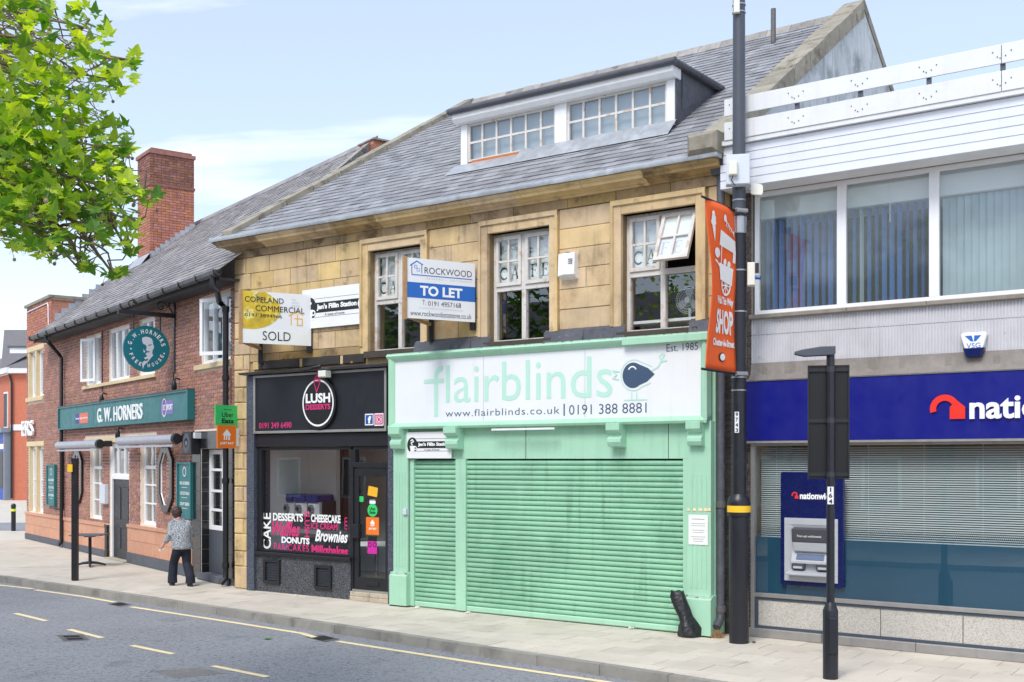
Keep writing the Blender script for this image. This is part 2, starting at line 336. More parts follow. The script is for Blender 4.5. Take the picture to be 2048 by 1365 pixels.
mat('room_wall', (228, 227, 222), 0.9, 0.05); mat('room_dark', (92, 92, 90), 0.9, 0.1); mat('room_floor', (120, 116, 108), 0.6, 0.1)
mat('paper_white', (236, 238, 234), 0.8, 0.03); mat('ink_dark', (30, 38, 38), 0.7, 0.0); mat('ink_grey', (120, 128, 136), 0.7, 0.0); mat('ink_pale', (196, 200, 206), 0.7, 0.0)
mat('blind_fabric', (226, 230, 228), 0.9, 0.04); mat('dormer_net', (168, 180, 186), 0.9, 0.06, 2)
glass('window_glass', wavy=0.05, boost=2.0); glass('shop_glass', boost=1.15, wavy=0.03); glass('obscured_glass', tint=(0.86, 0.91, 0.93), haze=0.07, rough=0.06, boost=1.3); glass('bank_glass', tint=(0.9, 0.95, 0.96), boost=1.1, wavy=0.02)
# mint shopfront
MINT = (166, 213, 185)
mat('mint_paint', MINT, 0.5, 0.05, 2.2, bump=0.12, bscale=25, streak=((112, 168, 138), 0.5), stain=[((194, 214, 200), 14, 0.69, 0.75, 0.6), ((120, 140, 124), 4.5, 0.68, 0.78, 0.5)])
mat('mint_shutter', (144, 196, 165), 0.38, 0.12, 0.8, piece=0.04, bump=0.1, bscale=30, stain=[((104, 158, 128), 0.6, 0.45, 0.68, 0.7), ((164, 214, 184), 1.3, 0.55, 0.7, 0.6), ((74, 112, 92), 3.0, 0.66, 0.76, 0.5)], streak=((86, 134, 108), 0.55))
mat('mint_peeled', (176, 206, 186), 0.7, 0.15, 12, bump=0.6, bscale=40, stain=((110, 100, 88), 18, 0.55, 0.6, 0.9))
mat('sign_white', (232, 236, 238), 0.42, 0.03, 1.5, streak=((196, 202, 204), 0.3)); mat('mint_letter', (184, 228, 210), 0.5, 0.02); mat('navy_letter', (62, 84, 112), 0.5, 0.02)
mat('seam', (176, 180, 182), 0.6, 0.0)
# dessert shop
mat('black_panel', (30, 34, 40), 0.45, 0.12, 4, stain=((84, 90, 98), 9, 0.7, 0.78, 0.35)); mat('black_frame', (34, 36, 40), 0.4, 0.1, 6, stain=((90, 92, 96), 20, 0.7, 0.76, 0.4))
mat('aluminium', (178, 178, 174), 0.4, 0.1, 6, metal=0.6, streak=((120, 118, 112), 0.4))
mat('granite', (92, 96, 102), 0.5, 0.1, 6, speckle=((38, 40, 46), 120, 0.45), bump=0.15, bscale=120, stain=((132, 138, 144), 60, 0.5, 0.6, 0.6)); mat('granite_blue', (62, 68, 82), 0.4, 0.1, 6, speckle=((112, 118, 130), 130, 0.72))
mat('vinyl_white', (240, 242, 242), 0.5, 0.0); mat('vinyl_pink', (214, 52, 122), 0.5, 0.0); mat('vinyl_blue', (40, 86, 166), 0.4, 0.0); mat('vinyl_magenta', (206, 40, 160), 0.5, 0.0); mat('vinyl_yellow', (240, 182, 44), 0.5, 0.0)
mat('uber_green', (58, 206, 112), 0.45, 0.03); mat('eat_orange', (240, 124, 36), 0.45, 0.03); mat('ink_black', (22, 26, 26), 0.5, 0.0)
mat('machine_navy', (36, 56, 120), 0.3, 0.05); mat('machine_steel', (170, 172, 176), 0.3, 0.05, metal=0.7); mat('machine_dark', (50, 52, 58), 0.4, 0.05); mat('bowl_plastic', (196, 200, 204), 0.2, 0.03); mat('carton_blue', (70, 130, 190), 0.6, 0.2, 20, stain=((220, 232, 240), 16, 0.5, 0.56, 0.9)); mat('leatherette', (136, 70, 60), 0.5, 0.08)
mat('concrete_step', (186, 176, 156), 0.9, 0.15, 6, bump=0.5, stain=((120, 112, 98), 8, 0.5, 0.7, 0.7))
# pub
mat('pub_brick', (166, 120, 106), 0.85, 0.12, 14, piece=0.24, hue=0.018, bump=0.5, bscale=120, stain=[((190, 120, 96), 0.55, 0.52, 0.7, 0.35)])
mat('red_brick', (182, 120, 100), 0.85, 0.12, 12, piece=0.2, hue=0.015, bump=0.5, bscale=120, stain=((96, 68, 60), 1.2, 0.55, 0.7, 0.4))
mat('sooty_brick', (138, 96, 84), 0.88, 0.2, 8, piece=0.25, hue=0.015, bump=0.5, bscale=120)
mat('pale_mortar', (234, 218, 202), 0.95, 0.1, 10, bump=0.4); mat('red_mortar', (186, 128, 100), 0.95, 0.15, 8, bump=0.4)
mat('buff_stone', (214, 196, 158), 0.85, 0.1, 5, piece=0.08, bump=0.3, stain=((150, 130, 98), 5, 0.6, 0.75, 0.6))
mat('pink_faience', (206, 152, 122), 0.55, 0.08, 9, piece=0.07, bump=0.15, stain=((176, 118, 90), 3, 0.56, 0.7, 0.5)); mat('faience_joint', (222, 190, 168), 0.8, 0.05)
mat('plinth_grey', (92, 96, 104), 0.8, 0.14, 7, bump=0.4, stain=((140, 140, 138), 5, 0.6, 0.72, 0.5))
mat('black_tile', (30, 30, 34), 0.2, 0.15, 5, piece=0.18, coat=0.3); mat('tile_joint', (206, 202, 196), 0.8, 0.05)
mat('pub_black', (30, 32, 37), 0.45, 0.12, 6); mat('soffit_dark', (62, 60, 62), 0.75, 0.12, 5); mat('gutter_black', (52, 52, 56), 0.4, 0.12, 3)
mat('upvc', (236, 238, 240), 0.35, 0.03, 3); mat('door_navy', (22, 27, 38), 0.4, 0.1, 5); mat('grey_panel', (70, 76, 86), 0.5, 0.08, 4)
mat('teal_sign', (34, 112, 116), 0.45, 0.05, 2, streak=((60, 136, 138), 0.3)); mat('teal_round', (0, 112, 126), 0.4, 0.04, 3); mat('portrait_pale', (206, 212, 224), 0.5, 0.03)
mat('awning_grey', (176, 178, 188), 0.4, 0.08, 4, metal=0.3, streak=((130, 132, 142), 0.4)); mat('brass', (190, 168, 120), 0.35, 0.05, metal=0.8)
mat('sky_red', (222, 110, 90), 0.5, 0.03); mat('sky_blue', (56, 66, 140), 0.5, 0.03); mat('bt_violet', (120, 104, 176), 0.5, 0.03)
mat('curtain', (222, 226, 228), 0.9, 0.06)
# bank
mat('white_board', (228, 232, 240), 0.35, 0.04, 2, piece=0.015, streak=((206, 210, 218), 0.3)); mat('rail_white', (222, 224, 226), 0.5, 0.05, 2, streak=((188, 186, 180), 0.4))
mat('bank_brick', (88, 76, 72), 0.85, 0.15, 14, piece=0.25, bump=0.5, bscale=120); mat('bank_mortar', (168, 162, 154), 0.95, 0.1, 10)
mat('ribbed_concrete', (196, 196, 200), 0.9, 0.08, 3, bump=0.5, bscale=60, streak=((120, 118, 118), 0.4), stain=((120, 118, 116), 6, 0.62, 0.75, 0.5)); mat('felt_flashing', (132, 126, 120), 0.75, 0.2, 3, bump=1.0, bscale=5, bdist=0.03, streak=((96, 90, 84), 0.4))
mat('bank_blue', (8, 18, 122), 0.4, 0.04, 2, streak=((40, 54, 150), 0.25)); mat('bank_red', (232, 52, 40), 0.4, 0.03); mat('bank_letter', (236, 238, 244), 0.4, 0.02); mat('atm_navy', (12, 26, 84), 0.25, 0.06, 4); mat('atm_grey', (178, 182, 188), 0.4, 0.05, 5); mat('atm_dark', (70, 72, 78), 0.4, 0.05); mat('atm_screen', (98, 110, 140), 0.12, 0.15, 3)
mat('teal_film', (26, 74, 98), 0.5, 0.04, 2); mat('blind_white', (192, 200, 200), 0.5, 0.02); mat('blind_blue', (86, 130, 196), 0.8, 0.12, 3); mat('blind_grey', (178, 194, 198), 0.8, 0.08, 3)
mat('steel_trim', (166, 164, 162), 0.45, 0.1, 5, metal=0.5, streak=((124, 118, 112), 0.4)); mat('terrazzo', (196, 192, 184), 0.6, 0.06, 5, speckle=((168, 164, 156), 110, 0.66), bump=0.15, bscale=100, stain=((150, 142, 130), 2, 0.6, 0.75, 0.5)); mat('dark_trim', (70, 82, 94), 0.5, 0.12, 6); mat('concrete_sill', (140, 134, 124), 0.9, 0.18, 6, bump=0.6)
# street
mat('asphalt', (142, 144, 148), 0.9, 0.13, 0.5, bump=1.0, bscale=45, bdist=0.015, speckle=((158, 162, 168), 75, 0.80), stain=[((80, 82, 86), 15, 0.53, 0.60, 0.65), ((92, 94, 100), 1.1, 0.56, 0.70, 0.55), ((140, 144, 150), 0.35, 0.45, 0.7, 0.5)])
mat('paving', (204, 196, 182), 0.9, 0.09, 1.5, piece=0.07, bump=0.35, bscale=80, stain=[((150, 140, 124), 1.3, 0.54, 0.72, 0.5), ((116, 108, 96), 7, 0.68, 0.76, 0.45)])
mat('kerb_stone', (150, 148, 141), 0.92, 0.14, 3, piece=0.08, bump=0.7, bscale=60, stain=((108, 107, 102), 2.2, 0.5, 0.7, 0.6))
mat('line_yellow', (244, 224, 176), 0.75, 0.08, 5, bump=0.4, bscale=80, stain=((150, 140, 118), 30, 0.62, 0.68, 0.8)); mat('iron', (104, 102, 100), 0.6, 0.2, 8, metal=0.3, bump=0.4); mat('iron_pale', (142, 140, 138), 0.6, 0.2, 8, metal=0.2, bump=0.4); mat('void', (12, 12, 12), 0.9, 0.0); mat('plate_black', (14, 14, 17), 0.5, 0.1)
mat('pole_black', (32, 34, 42), 0.38, 0.14, 4, stain=((150, 152, 156), 22, 0.73, 0.76, 0.7)); mat('pole_grey', (74, 78, 88), 0.4, 0.12, 3, stain=((150, 152, 156), 22, 0.73, 0.76, 0.7)); mat('band_yellow', (250, 196, 40), 0.5, 0.06, 8); mat('lime_band', (222, 236, 40), 0.5, 0.04); mat('box_cream', (226, 226, 214), 0.5, 0.05); mat('box_grey', (206, 212, 220), 0.5, 0.05)
mat('banner_orange', (244, 100, 34), 0.6, 0.05, 3); mat('banner_white', (240, 238, 234), 0.6, 0.02)
mat('bin_bag', (30, 31, 34), 0.36, 0.1, 6, bump=0.7, bscale=18, bdist=0.02); mat('litter', (222, 222, 218), 0.7, 0.1, 10); mat('dry_weed', (160, 126, 88), 0.9, 0.25, 14); mat('green_weed', (96, 150, 60), 0.8, 0.2)
mat('board_white', (234, 236, 238), 0.45, 0.03, 2); mat('board_blue', (36, 104, 190), 0.45, 0.03); mat('timber_batten', (176, 140, 100), 0.8, 0.15, 12)
mat('gold_swirl', (206, 176, 40), 0.35, 0.35, 3.5, stain=[((240, 228, 140), 4, 0.5, 0.6, 0.9), ((140, 100, 20), 5, 0.56, 0.66, 0.7)])
mat('skin', (206, 150, 130), 0.55, 0.05); mat('hair_brown', (70, 52, 48), 0.55, 0.25, 30, bump=0.6, bscale=90, stain=((120, 96, 84), 20, 0.6, 0.7, 0.6)); mat('trousers_navy', (30, 36, 50), 0.85, 0.12, 8, bump=0.3, bscale=14, bdist=0.02); mat('shoe_black', (26, 26, 30), 0.4, 0.05)
mat('jacket_print', (96, 102, 112), 0.85, 0.1, 6, bump=0.3, bscale=12, bdist=0.02, stain=[((206, 212, 216), 75, 0.47, 0.53, 0.9), ((38, 42, 52), 60, 0.54, 0.6, 0.8)])
mat('bark', (120, 106, 86), 0.9, 0.2, 6, bump=0.6, stain=((176, 166, 130), 4, 0.5, 0.6, 0.7)); leafmat('leaf_plane', (80, 124, 46), (192, 214, 88)); leafmat('leaf_dark', (46, 84, 28), (92, 132, 40))
mat('blue_shopfront', (28, 76, 170), 0.45, 0.05); mat('grey_paint', (130, 138, 150), 0.5, 0.06); mat('far_brick', (184, 108, 84), 0.85, 0.1, 5, piece=0.1); mat('roof_far', (120, 118, 120), 0.7, 0.1, 4, piece=0.15)

# ------------------------------------------------------------------ ground, road, pavement, kerb
def add_joints(m, ang, bw, bh, dark=0.82, mortar=0.012):   # paving joints too fine to build
    t = m.node_tree; N = t.nodes; L = t.links; bs = N['Principled BSDF']; src = bs.inputs['Base Color'].links[0].from_socket
    geo = N.new('ShaderNodeNewGeometry'); mp_ = N.new('ShaderNodeMapping'); mp_.inputs['Rotation'].default_value = (0, 0, ang); L.new(geo.outputs['Position'], mp_.inputs[0])
    br = N.new('ShaderNodeTexBrick'); br.inputs['Scale'].default_value = 1; br.inputs['Brick Width'].default_value = bw; br.inputs['Row Height'].default_value = bh; br.inputs['Mortar Size'].default_value = mortar
    br.inputs['Color1'].default_value = (1, 1, 1, 1); br.inputs['Color2'].default_value = (0.93, 0.93, 0.93, 1); br.inputs['Mortar'].default_value = (dark, dark, dark, 1); L.new(mp_.outputs[0], br.inputs[0])
    mu = N.new('ShaderNodeMix'); mu.data_type = 'RGBA'; mu.blend_type = 'MULTIPLY'; mu.inputs[0].default_value = 1; L.new(src, mu.inputs[6]); L.new(br.outputs[0], mu.inputs[7]); L.new(mu.outputs[2], bs.inputs['Base Color'])
mat('paving_blocks', (206, 199, 185), 0.9, 0.08, 0.8, bump=0.3, bscale=80, stain=[((156, 146, 130), 0.9, 0.52, 0.72, 0.5), ((110, 104, 96), 3.1, 0.68, 0.78, 0.5)]); add_joints(MAT['paving_blocks'], R(41), 0.4, 0.2)
ROADZ = -0.125
KP = [(-29.6, 39.4), ground(0, 1153), ground(302, 1196), ground(760, 1264), ground(1336, 1351)]
dk = Vector((KP[4][0] - KP[3][0], KP[4][1] - KP[3][1])).normalized(); KP.append((KP[4][0] + dk.x * 20, KP[4][1] + dk.y * 20))
nk = Vector((-dk.y, dk.x))                        # towards the buildings
g0 = structure('ground'); MB().add([(-1500, -1500, -0.3), (1500, -1500, -0.3), (1500, 1500, -0.3), (-1500, 1500, -0.3)], [(0, 1, 2, 3)]).build('soil', 'paving_blocks', g0)
pv = structure('pavement')
MB().add([(p[0] + nk.x * 0.14, p[1] + nk.y * 0.14, -0.007) for p in KP] + [(40, -6, -0.007), (60, 120, -0.007), (-120, 120, -0.007), (-90, 60, -0.007)], [tuple(range(len(KP) + 4))]).build('paving_bed', 'paving_blocks', pv)
rd = structure('road')
near = [(p[0] - nk.x * 9.4, p[1] - nk.y * 9.4, ROADZ) for p in KP]
MB().add([(p[0] + nk.x * 0.05, p[1] + nk.y * 0.05, ROADZ) for p in KP] + near[::-1], [tuple(range(2 * len(KP)))]).build('asphalt', 'asphalt', rd)
np_ = structure('near_pavement')
MB().add([(p[0], p[1], 0.0) for p in near] + [(20, -40, 0), (-60, -40, 0), (-90, 20, 0)], [tuple(range(len(KP) + 3))[::-1]]).build('paving_bed', 'paving_blocks', np_)
MB().add([(p[0], p[1], 0.0) for p in near] + [(p[0], p[1], ROADZ - 0.05) for p in near], [(i, i + 1, len(near) + i + 1, len(near) + i) for i in range(len(near) - 1)]).build('kerb_face', 'kerb_stone', np_)
sr = structure('side_road'); a_ = [ground(-60, 1061), ground(120, 1061), ground(120, 1046), ground(-60, 1046)]
MB().add([(x, y, 0.002) for x, y in a_], [(0, 1, 2, 3)]).build('asphalt', 'asphalt', sr)
# kerb stones
kb = structure('kerb')
for (ax, ay), (bx, by) in zip(KP, KP[1:]):
    d = Vector((bx - ax, by - ay)); L = d.length; k = max(1, round(L / 0.915)); d /= L; n = Vector((-d.y, d.x)); ang = math.atan2(d.y, d.x)
    for i in range(k):
        c = Vector((ax, ay)) + d * (L * (i + .5) / k) + n * 0.065
        jit = rnd.uniform(-.004, .004)
        o = piece('kerb_stone', 'kerb_stone', kb, c.x - L / k / 2 + .004, c.x + L / k / 2 - .004, c.y - .065, c.y + .065, -0.22, 0.002 + jit, (0, 0, ang))
# paving slabs in front of the shops
def clip(poly, p, n):                  # keep the side where (q-p).n >= 0
    out = []
    for a, b in zip(poly, poly[1:] + poly[:1]):
        da = (a[0] - p[0]) * n[0] + (a[1] - p[1]) * n[1]; db = (b[0] - p[0]) * n[0] + (b[1] - p[1]) * n[1]
        if da >= 0: out.append(a)
        if da * db < 0: t = da / (da - db); out.append((a[0] + (b[0] - a[0]) * t, a[1] + (b[1] - a[1]) * t))
    return out
def toM(X, Y): dx_, dy_ = X - M.o[0], Y - M.o[1]; return (dx_ * M.u[0] + dy_ * M.u[1], dx_ * M.n[0] + dy_ * M.n[1])
slabs = structure('paving_slabs', M)
kl = [toM(KP[i][0] + nk.x * .135, KP[i][1] + nk.y * .135) for i in (2, 3, 5)]
row = 0; w1_ = 0.24
while w1_ > -4.2:
    u = -1.6 + (0.31 if row % 2 else 0) + rnd.uniform(-.05, .05)
    while u < 14.6:
        L = 0.6; g_ = 0.0035
        pl = [(u + g_, w1_ - .45 + g_), (u + L - g_, w1_ - .45 + g_), (u + L - g_, w1_ - g_), (u + g_, w1_ - g_)]
        for a, b in zip(kl, kl[1:]):
            dd = (b[0] - a[0], b[1] - a[1]); pl = clip(pl, a, (-dd[1], dd[0])) if pl else pl
        if len(pl) >= 3:
            ar = abs(sum(p[0] * q[1] - q[0] * p[1] for p, q in zip(pl, pl[1:] + pl[:1]))) / 2
            if ar > 0.01:
                h_ = rnd.uniform(-.002, .0025); MB().prism(pl, -0.03, h_, 'z').build('paving_slab', 'paving', slabs)
        u += L
    w1_ -= .45; row += 1
# road markings and covers
def road_quad(name, matn, parent, pts, z, **k): return MB().add([(x, y, z) for x, y in pts], [tuple(range(len(pts)))]).build(name, matn, parent, **k)
def line_between(name, pa, pb, width, z):
    (ax, ay), (bx, by) = ground(*pa, z), ground(*pb, z); d = Vector((bx - ax, by - ay)).normalized(); n = Vector((-d.y, d.x)) * width / 2
    mb = MB(); k = max(2, int(Vector((bx - ax, by - ay)).length / 0.12)); vs_ = []
    for i in range(k + 1):
        t = i / k; j = rnd.uniform(-.006, .006); j2 = rnd.uniform(-.006, .006); x = ax + (bx - ax) * t; y = ay + (by - ay) * t
        vs_ += [(x + n.x * (1 + j * 8), y + n.y * (1 + j * 8), z), (x - n.x * (1 + j2 * 8), y - n.y * (1 + j2 * 8), z)]
    mb.add(vs_, [(2 * i, 2 * i + 1, 2 * i + 3, 2 * i + 2) for i in range(k)]); return mb.build(name, 'line_yellow', rd)
Z1 = ROADZ + 0.004
for a, b in (((-60, 1164), (66, 1178)), ((70, 1180), (170, 1194)), ((170, 1194), (231, 1205)), ((262, 1214), (440, 1241)), ((440, 1241), (604, 1267)), ((604, 1267), (630, 1275)), ((676, 1283), (960, 1327)), ((960, 1327), (1204, 1363)), ((1204, 1363), (1500, 1407))): line_between('edge_line', a, b, 0.10, Z1)
for a, b in (((31, 1227), (92, 1242)), ((138, 1259), (204, 1276)), ((263, 1291), (346, 1308)), ((426, 1332), (535, 1354)), ((660, 1390), (800, 1420))): line_between('bay_dash', a, b, 0.09, Z1)
def cover(name, label, quad, frame_m, slots, fill, nx, ny):
    P = [Vector(ground(*q, ROADZ)) for q in quad]; c = sum(P, Vector((0, 0))) / 4
    t = thing(name, label, 'drain cover' if 'drain' in name else 'manhole cover', W0, (c.x, c.y, ROADZ))
    def at(s, r): a = P[0].lerp(P[1], s); b = P[3].lerp(P[2], s); return a.lerp(b, r)
    z = ROADZ + .003
    q = [at(0, 0), at(1, 0), at(1, 1), at(0, 1)]
    MB().add([(p.x, p.y, z) for p in q], [(0, 1, 2, 3)]).build('frame', frame_m, t)
    for i in range(nx):
        for j in range(ny):
            e = .16; s0, s1 = .06 + .88 * (i + e) / nx, .06 + .88 * (i + 1 - e) / nx; r0, r1 = .08 + .84 * (j + e) / ny, .08 + .84 * (j + 1 - e) / ny
            MB().add([(at(a, b).x, at(a, b).y, z + (.003 if fill != 'void' else .002)) for a, b in ((s0, r0), (s1, r0), (s1, r1), (s0, r1))], [(0, 1, 2, 3)]).build(slots, fill, t)
cover('drain_grate', 'worn iron drain grate beside the kerb in front of the dessert shop', [(612, 1275), (642, 1270), (680, 1279), (650, 1285)], 'iron', 'slot', 'void', 7, 1)
cover('drain_grate', 'worn iron drain grate beside the kerb in line with the walking person', [(214, 1209), (236, 1204), (264, 1210), (242, 1214)], 'iron', 'slot', 'void', 7, 1)
cover('open_drain', 'small square drain frame cutting into a yellow dash on the road', [(112, 1271), (166, 1270), (180, 1281), (128, 1283)], 'iron', 'slot', 'void', 1, 2)
cover('manhole_cover', 'pale rectangular manhole cover beside a yellow dash on the road', [(298, 1342), (395, 1335), (456, 1347), (350, 1357)], 'iron_pale', 'tread', 'kerb_stone', 9, 5)
c = ground(535, 1279, ROADZ)
lf = MB(); pts = [(0.02 * math.cos(R(a)) * k, 0.02 * math.sin(R(a)) * k) for a, k in zip(range(0, 360, 30), (5, 2.2, 4.4, 2, 4.6, 2.1, 3.2, 2, 4.8, 2.2, 4.2, 2))]
lf.add([(c[0] + x, c[1] + y, ROADZ + .012 + 0.02 * math.hypot(x, y) * 6) for x, y in pts], [tuple(range(12))])
solo('fallen_leaf', lf, 'green_weed', 'single green leaf lying on the asphalt', 'leaf', W0, (c[0], c[1], ROADZ))

# ------------------------------------------------------------------ generic builders
def window(th, fr, u0, u1, z0, z1, w, cols, zs, frame='upvc', gl='window_glass', fw=0.055, bar=0.024, dep=0.06, mull=(), trans=(), name='window', glzw=None):
    """frame part with one pane and glazing-bar child for each piece. cols: inner vertical bar positions (u), zs: inner horizontal bar heights, mull/trans: thick members"""
    f = MB(); f.box(u0, u1, w, w + dep, z0, z0 + fw).box(u0, u1, w, w + dep, z1 - fw, z1).box(u0, u0 + fw, w + .001, w + dep - .001, z0 + fw, z1 - fw).box(u1 - fw, u1, w + .001, w + dep - .001, z0 + fw, z1 - fw)
    for m in mull: f.box(m - fw / 2, m + fw / 2, w - .004, w + dep - .004, z0 + fw, z1 - fw)
    for m in trans: f.box(u0 + fw, u1 - fw, w - .007, w + dep - .008, m - fw / 2, m + fw / 2)
    o = f.build(name, frame, th, bevel=0.004)
    for c_ in cols: MB().box(c_ - bar / 2, c_ + bar / 2, w + .006, w + dep - .02, z0 + fw, z1 - fw).build('glazing_bar', frame, o)
    for z_ in zs: MB().box(u0 + fw, u1 - fw, w + .009, w + dep - .024, z_ - bar / 2, z_ + bar / 2).build('glazing_bar', frame, o)
    us = [u0 + fw] + sorted(list(cols) + list(mull)) + [u1 - fw]; zz = [z0 + fw] + sorted(list(zs) + list(trans)) + [z1 - fw]
    for a, b in zip(us, us[1:]):
        for c_, d in zip(zz, zz[1:]):
            tl = rnd.uniform(-.0018, .0018); t2 = rnd.uniform(-.0018, .0018); g_ = w + dep * .6
            MB().add([(a, g_ + tl, c_), (b, g_ + t2, c_), (b, g_ - tl, d), (a, g_ - t2, d)], [(0, 1, 2, 3)]).build('pane', gl, o)
    return o
def brickwork(th, wallpart, fr, u0, u1, z0, z1, w, holes, brick, single=None, xf=None, course=0.0755, length=0.225, joint=0.011, depth=0.03, skip=None):
    """bricks laid in courses round the openings; those inside the single test become objects of their own, the rest one stuff mesh"""
    st = MB(); z = z0; row = 0; singles = 0
    while z < z1 - 0.02:
        zt = min(z + course, z1); L = length if row % 4 else length / 2; off = 0 if row % 2 == 0 else L / 2
        hs = [(h[0], h[1]) for h in holes if h[2] < zt - .01 and h[3] > z + .01]
        u = u0 - off
        while u < u1:
            for a, b in holes_split(max(u, u0), min(u + L, u1), hs):
                if b - a < 0.03: continue
                if skip and skip((a + b) / 2, z): continue
                j = rnd.uniform(-.002, .002)
                if single and singles < 300 and single((a + b) / 2, z):
                    piece('brick', brick, wallpart, a + joint / 2, b - joint / 2, w + j, w + depth, z + joint / 2, zt - joint / 2); singles += 1
                else:
                    a2, b2, z2, z3, wf = a + joint / 2, b - joint / 2, z + joint / 2, zt - joint / 2, w + j
                    st.add([(a2, wf, z2), (b2, wf, z2), (b2, wf, z3), (a2, wf, z3), (a2, w + depth, z2), (b2, w + depth, z2), (b2, w + depth, z3), (a2, w + depth, z3)], [(0, 1, 2, 3), (0, 4, 5, 1), (1, 5, 6, 2), (2, 6, 7, 3), (3, 7, 4, 0)])
            u += L
        z += course; row += 1
    if xf: st.xform(xf)
    if st.v: st.build('brickwork', brick, th, kind='stuff')
def slates(th, roof, matn, e0, slope_w, slope_z, ul, ur, width, expo, single=None, skip=None):
    """slates on a slope: e0 = (w, z) at the eaves, ul(w)/ur(w) side limits; nearest ones are objects, the rest one stuff mesh"""
    st = MB(); SL = math.hypot(slope_w, slope_z); cw, cz = slope_w / SL, slope_z / SL; nw, nz_ = -cz, cw; k = 0; s = 0.0; singles = 0
    while s < SL - .03:
        s1 = min(s + expo * 1.12, SL); w0 = e0[0] + cw * s; u = ul(w0) - rnd.uniform(0, width) ; um = ur(w0)
        while u < um:
            wd = width * rnd.uniform(.88, 1.12); a, b = max(u, ul(w0)) + .002, min(u + wd, um) - .002
            if b - a > .04 and not (skip and skip((a + b) / 2, w0 + cw * expo / 2)):
                lift = .010 + rnd.uniform(-.002, .005); sk = rnd.uniform(-.012, .012); s0 = s + sk; tw = rnd.uniform(-.003, .003)
                P = lambda uu, ss, h: (uu, e0[0] + cw * ss + nw * h, e0[1] + cz * ss + nz_ * h)
                v = [P(a, s0, lift + .006 + tw), P(b, s0, lift + .006 - tw), P(b, s1, .003), P(a, s1, .003), P(a, s0, lift - .006 + tw), P(b, s0, lift - .006 - tw)]
                fcs = [(0, 1, 2, 3), (4, 5, 1, 0), (4, 0, 3), (1, 5, 2)]
                if single and singles < 300 and single((a + b) / 2, w0): MB().add(v, fcs).build('slate', matn, roof); singles += 1
                else: st.add(v, fcs)
            u += wd
        s += expo; k += 1
    if st.v: st.build('slating', matn, th, kind='stuff')

# ------------------------------------------------------------------ stone building
SB = thing('stone_building', 'two-storey sandstone building with slate roof and wide white dormer above the shops', 'building', M, (0, 0, 0))
UR = 9.88                                         # right end of the stone front
WO = [(3.39, 4.55), (5.92, 7.08), (8.32, 9.50)]   # upper window openings
ZB, ZT = 4.22, 5.93
wl_ = MB(); wall_boxes(wl_, 0.02, UR, 4.02, 6.3, .03, .36, [(a, b, ZB, ZT) for a, b in WO]); wl_.box(.02, .42, .03, .36, 0, 4.02)
sw = wl_.build('wall', 'old_mortar', SB)
def stone(u0, u1, z0, z1, w0=0.0, m='sandstone', c=0.008, name='stone_block', par=None, w1=.06):
    j = rnd.uniform(-.004, .004); return MB().cbox(u0 + .003, u1 - .003, w0 + j, w1, z0 + .003, z1 - .003, c).build(name, m, par or sw)
crs = [4.34 + .3 * i for i in range(7)]
for i, (za, zb) in enumerate(zip(crs, crs[1:])):
    for k, (a, b) in enumerate(((0.30 if i % 2 else 0.44, WO[0][0] - .18), (WO[0][1] + .16, WO[1][0] - .16), (WO[1][1] + .16, WO[2][0] - .18))):
        n = max(1, round((b - a) / rnd.uniform(.5, .72))); cuts = [a] + sorted(a + (b - a) * (j + rnd.uniform(-.22, .22)) / n for j in range(1, n)) + [b]
        for x, y in zip(cuts, cuts[1:]): stone(x, y, za, min(zb, 6.14))
    stone(0, .30 if i % 2 else .44, za, min(zb, 6.14), -.025, c=.02, name='quoin')
    stone(WO[2][1] + .18, UR, za, min(zb, 6.14))
z = 0.0; i = 0
for zt in [.42, .70, 1.02, 1.30, 1.62, 1.90, 2.22, 2.52, 2.84, 3.14, 3.46, 3.74, 4.06, 4.34]:
    a = .40 if i % 2 == 0 else .385
    if i % 2: stone(0, .25, z, zt, -.03, c=.022, name='quoin'); stone(.25, .40, z, zt, -.012, c=.012, name='quoin')
    else: stone(0, .40, z, zt, -.03, c=.022, name='quoin')
    z = zt; i += 1
for a, b, m in ((.40, 1.2, 'sandstone_dark'), (1.2, 2.2, 'sandstone_dark'), (2.2, 3.24, 'sandstone_dark')): stone(a, b, 4.2, 4.34, m=m)
for a, b in ((.66, 1.72), (1.80, 2.72), (2.80, 3.30)): stone(a, b, 4.05, 4.2, -.03, 'black_stone', .01, 'weathered_stone')
for a, b in ((.5, .66), (1.72, 1.8), (2.72, 2.8)): stone(a, b, 4.05, 4.2, -.015)
for (a, b) in WO:                                  # moulded surrounds
    for x0, x1, s_ in ((a - .17, a, 1), (b, b + .16, -1)):
        MB().cbox(x0, x1, -.035, .16, ZB - .02, 6.12, .006).build('jamb', 'sandstone', sw)
        xo = x0 if s_ > 0 else x1 - .05
        MB().cbox(xo, xo + .05, -.06, -.02, ZB + .1, 6.13, .006).build('architrave', 'sandstone', sw)
    MB().cbox(a + .001, b - .001, -.032, .16, ZT, 6.12, .006).build('lintel', 'sandstone', sw)
    MB().cbox(a - .17, b + .16, -.062, -.02, 6.055, 6.135, .008).build('architrave', 'sandstone', sw)
    MB().box(a - .06, b + .05, -.07, .2, ZB - .10, ZB + .01).build('sill', 'cill_grime', sw)
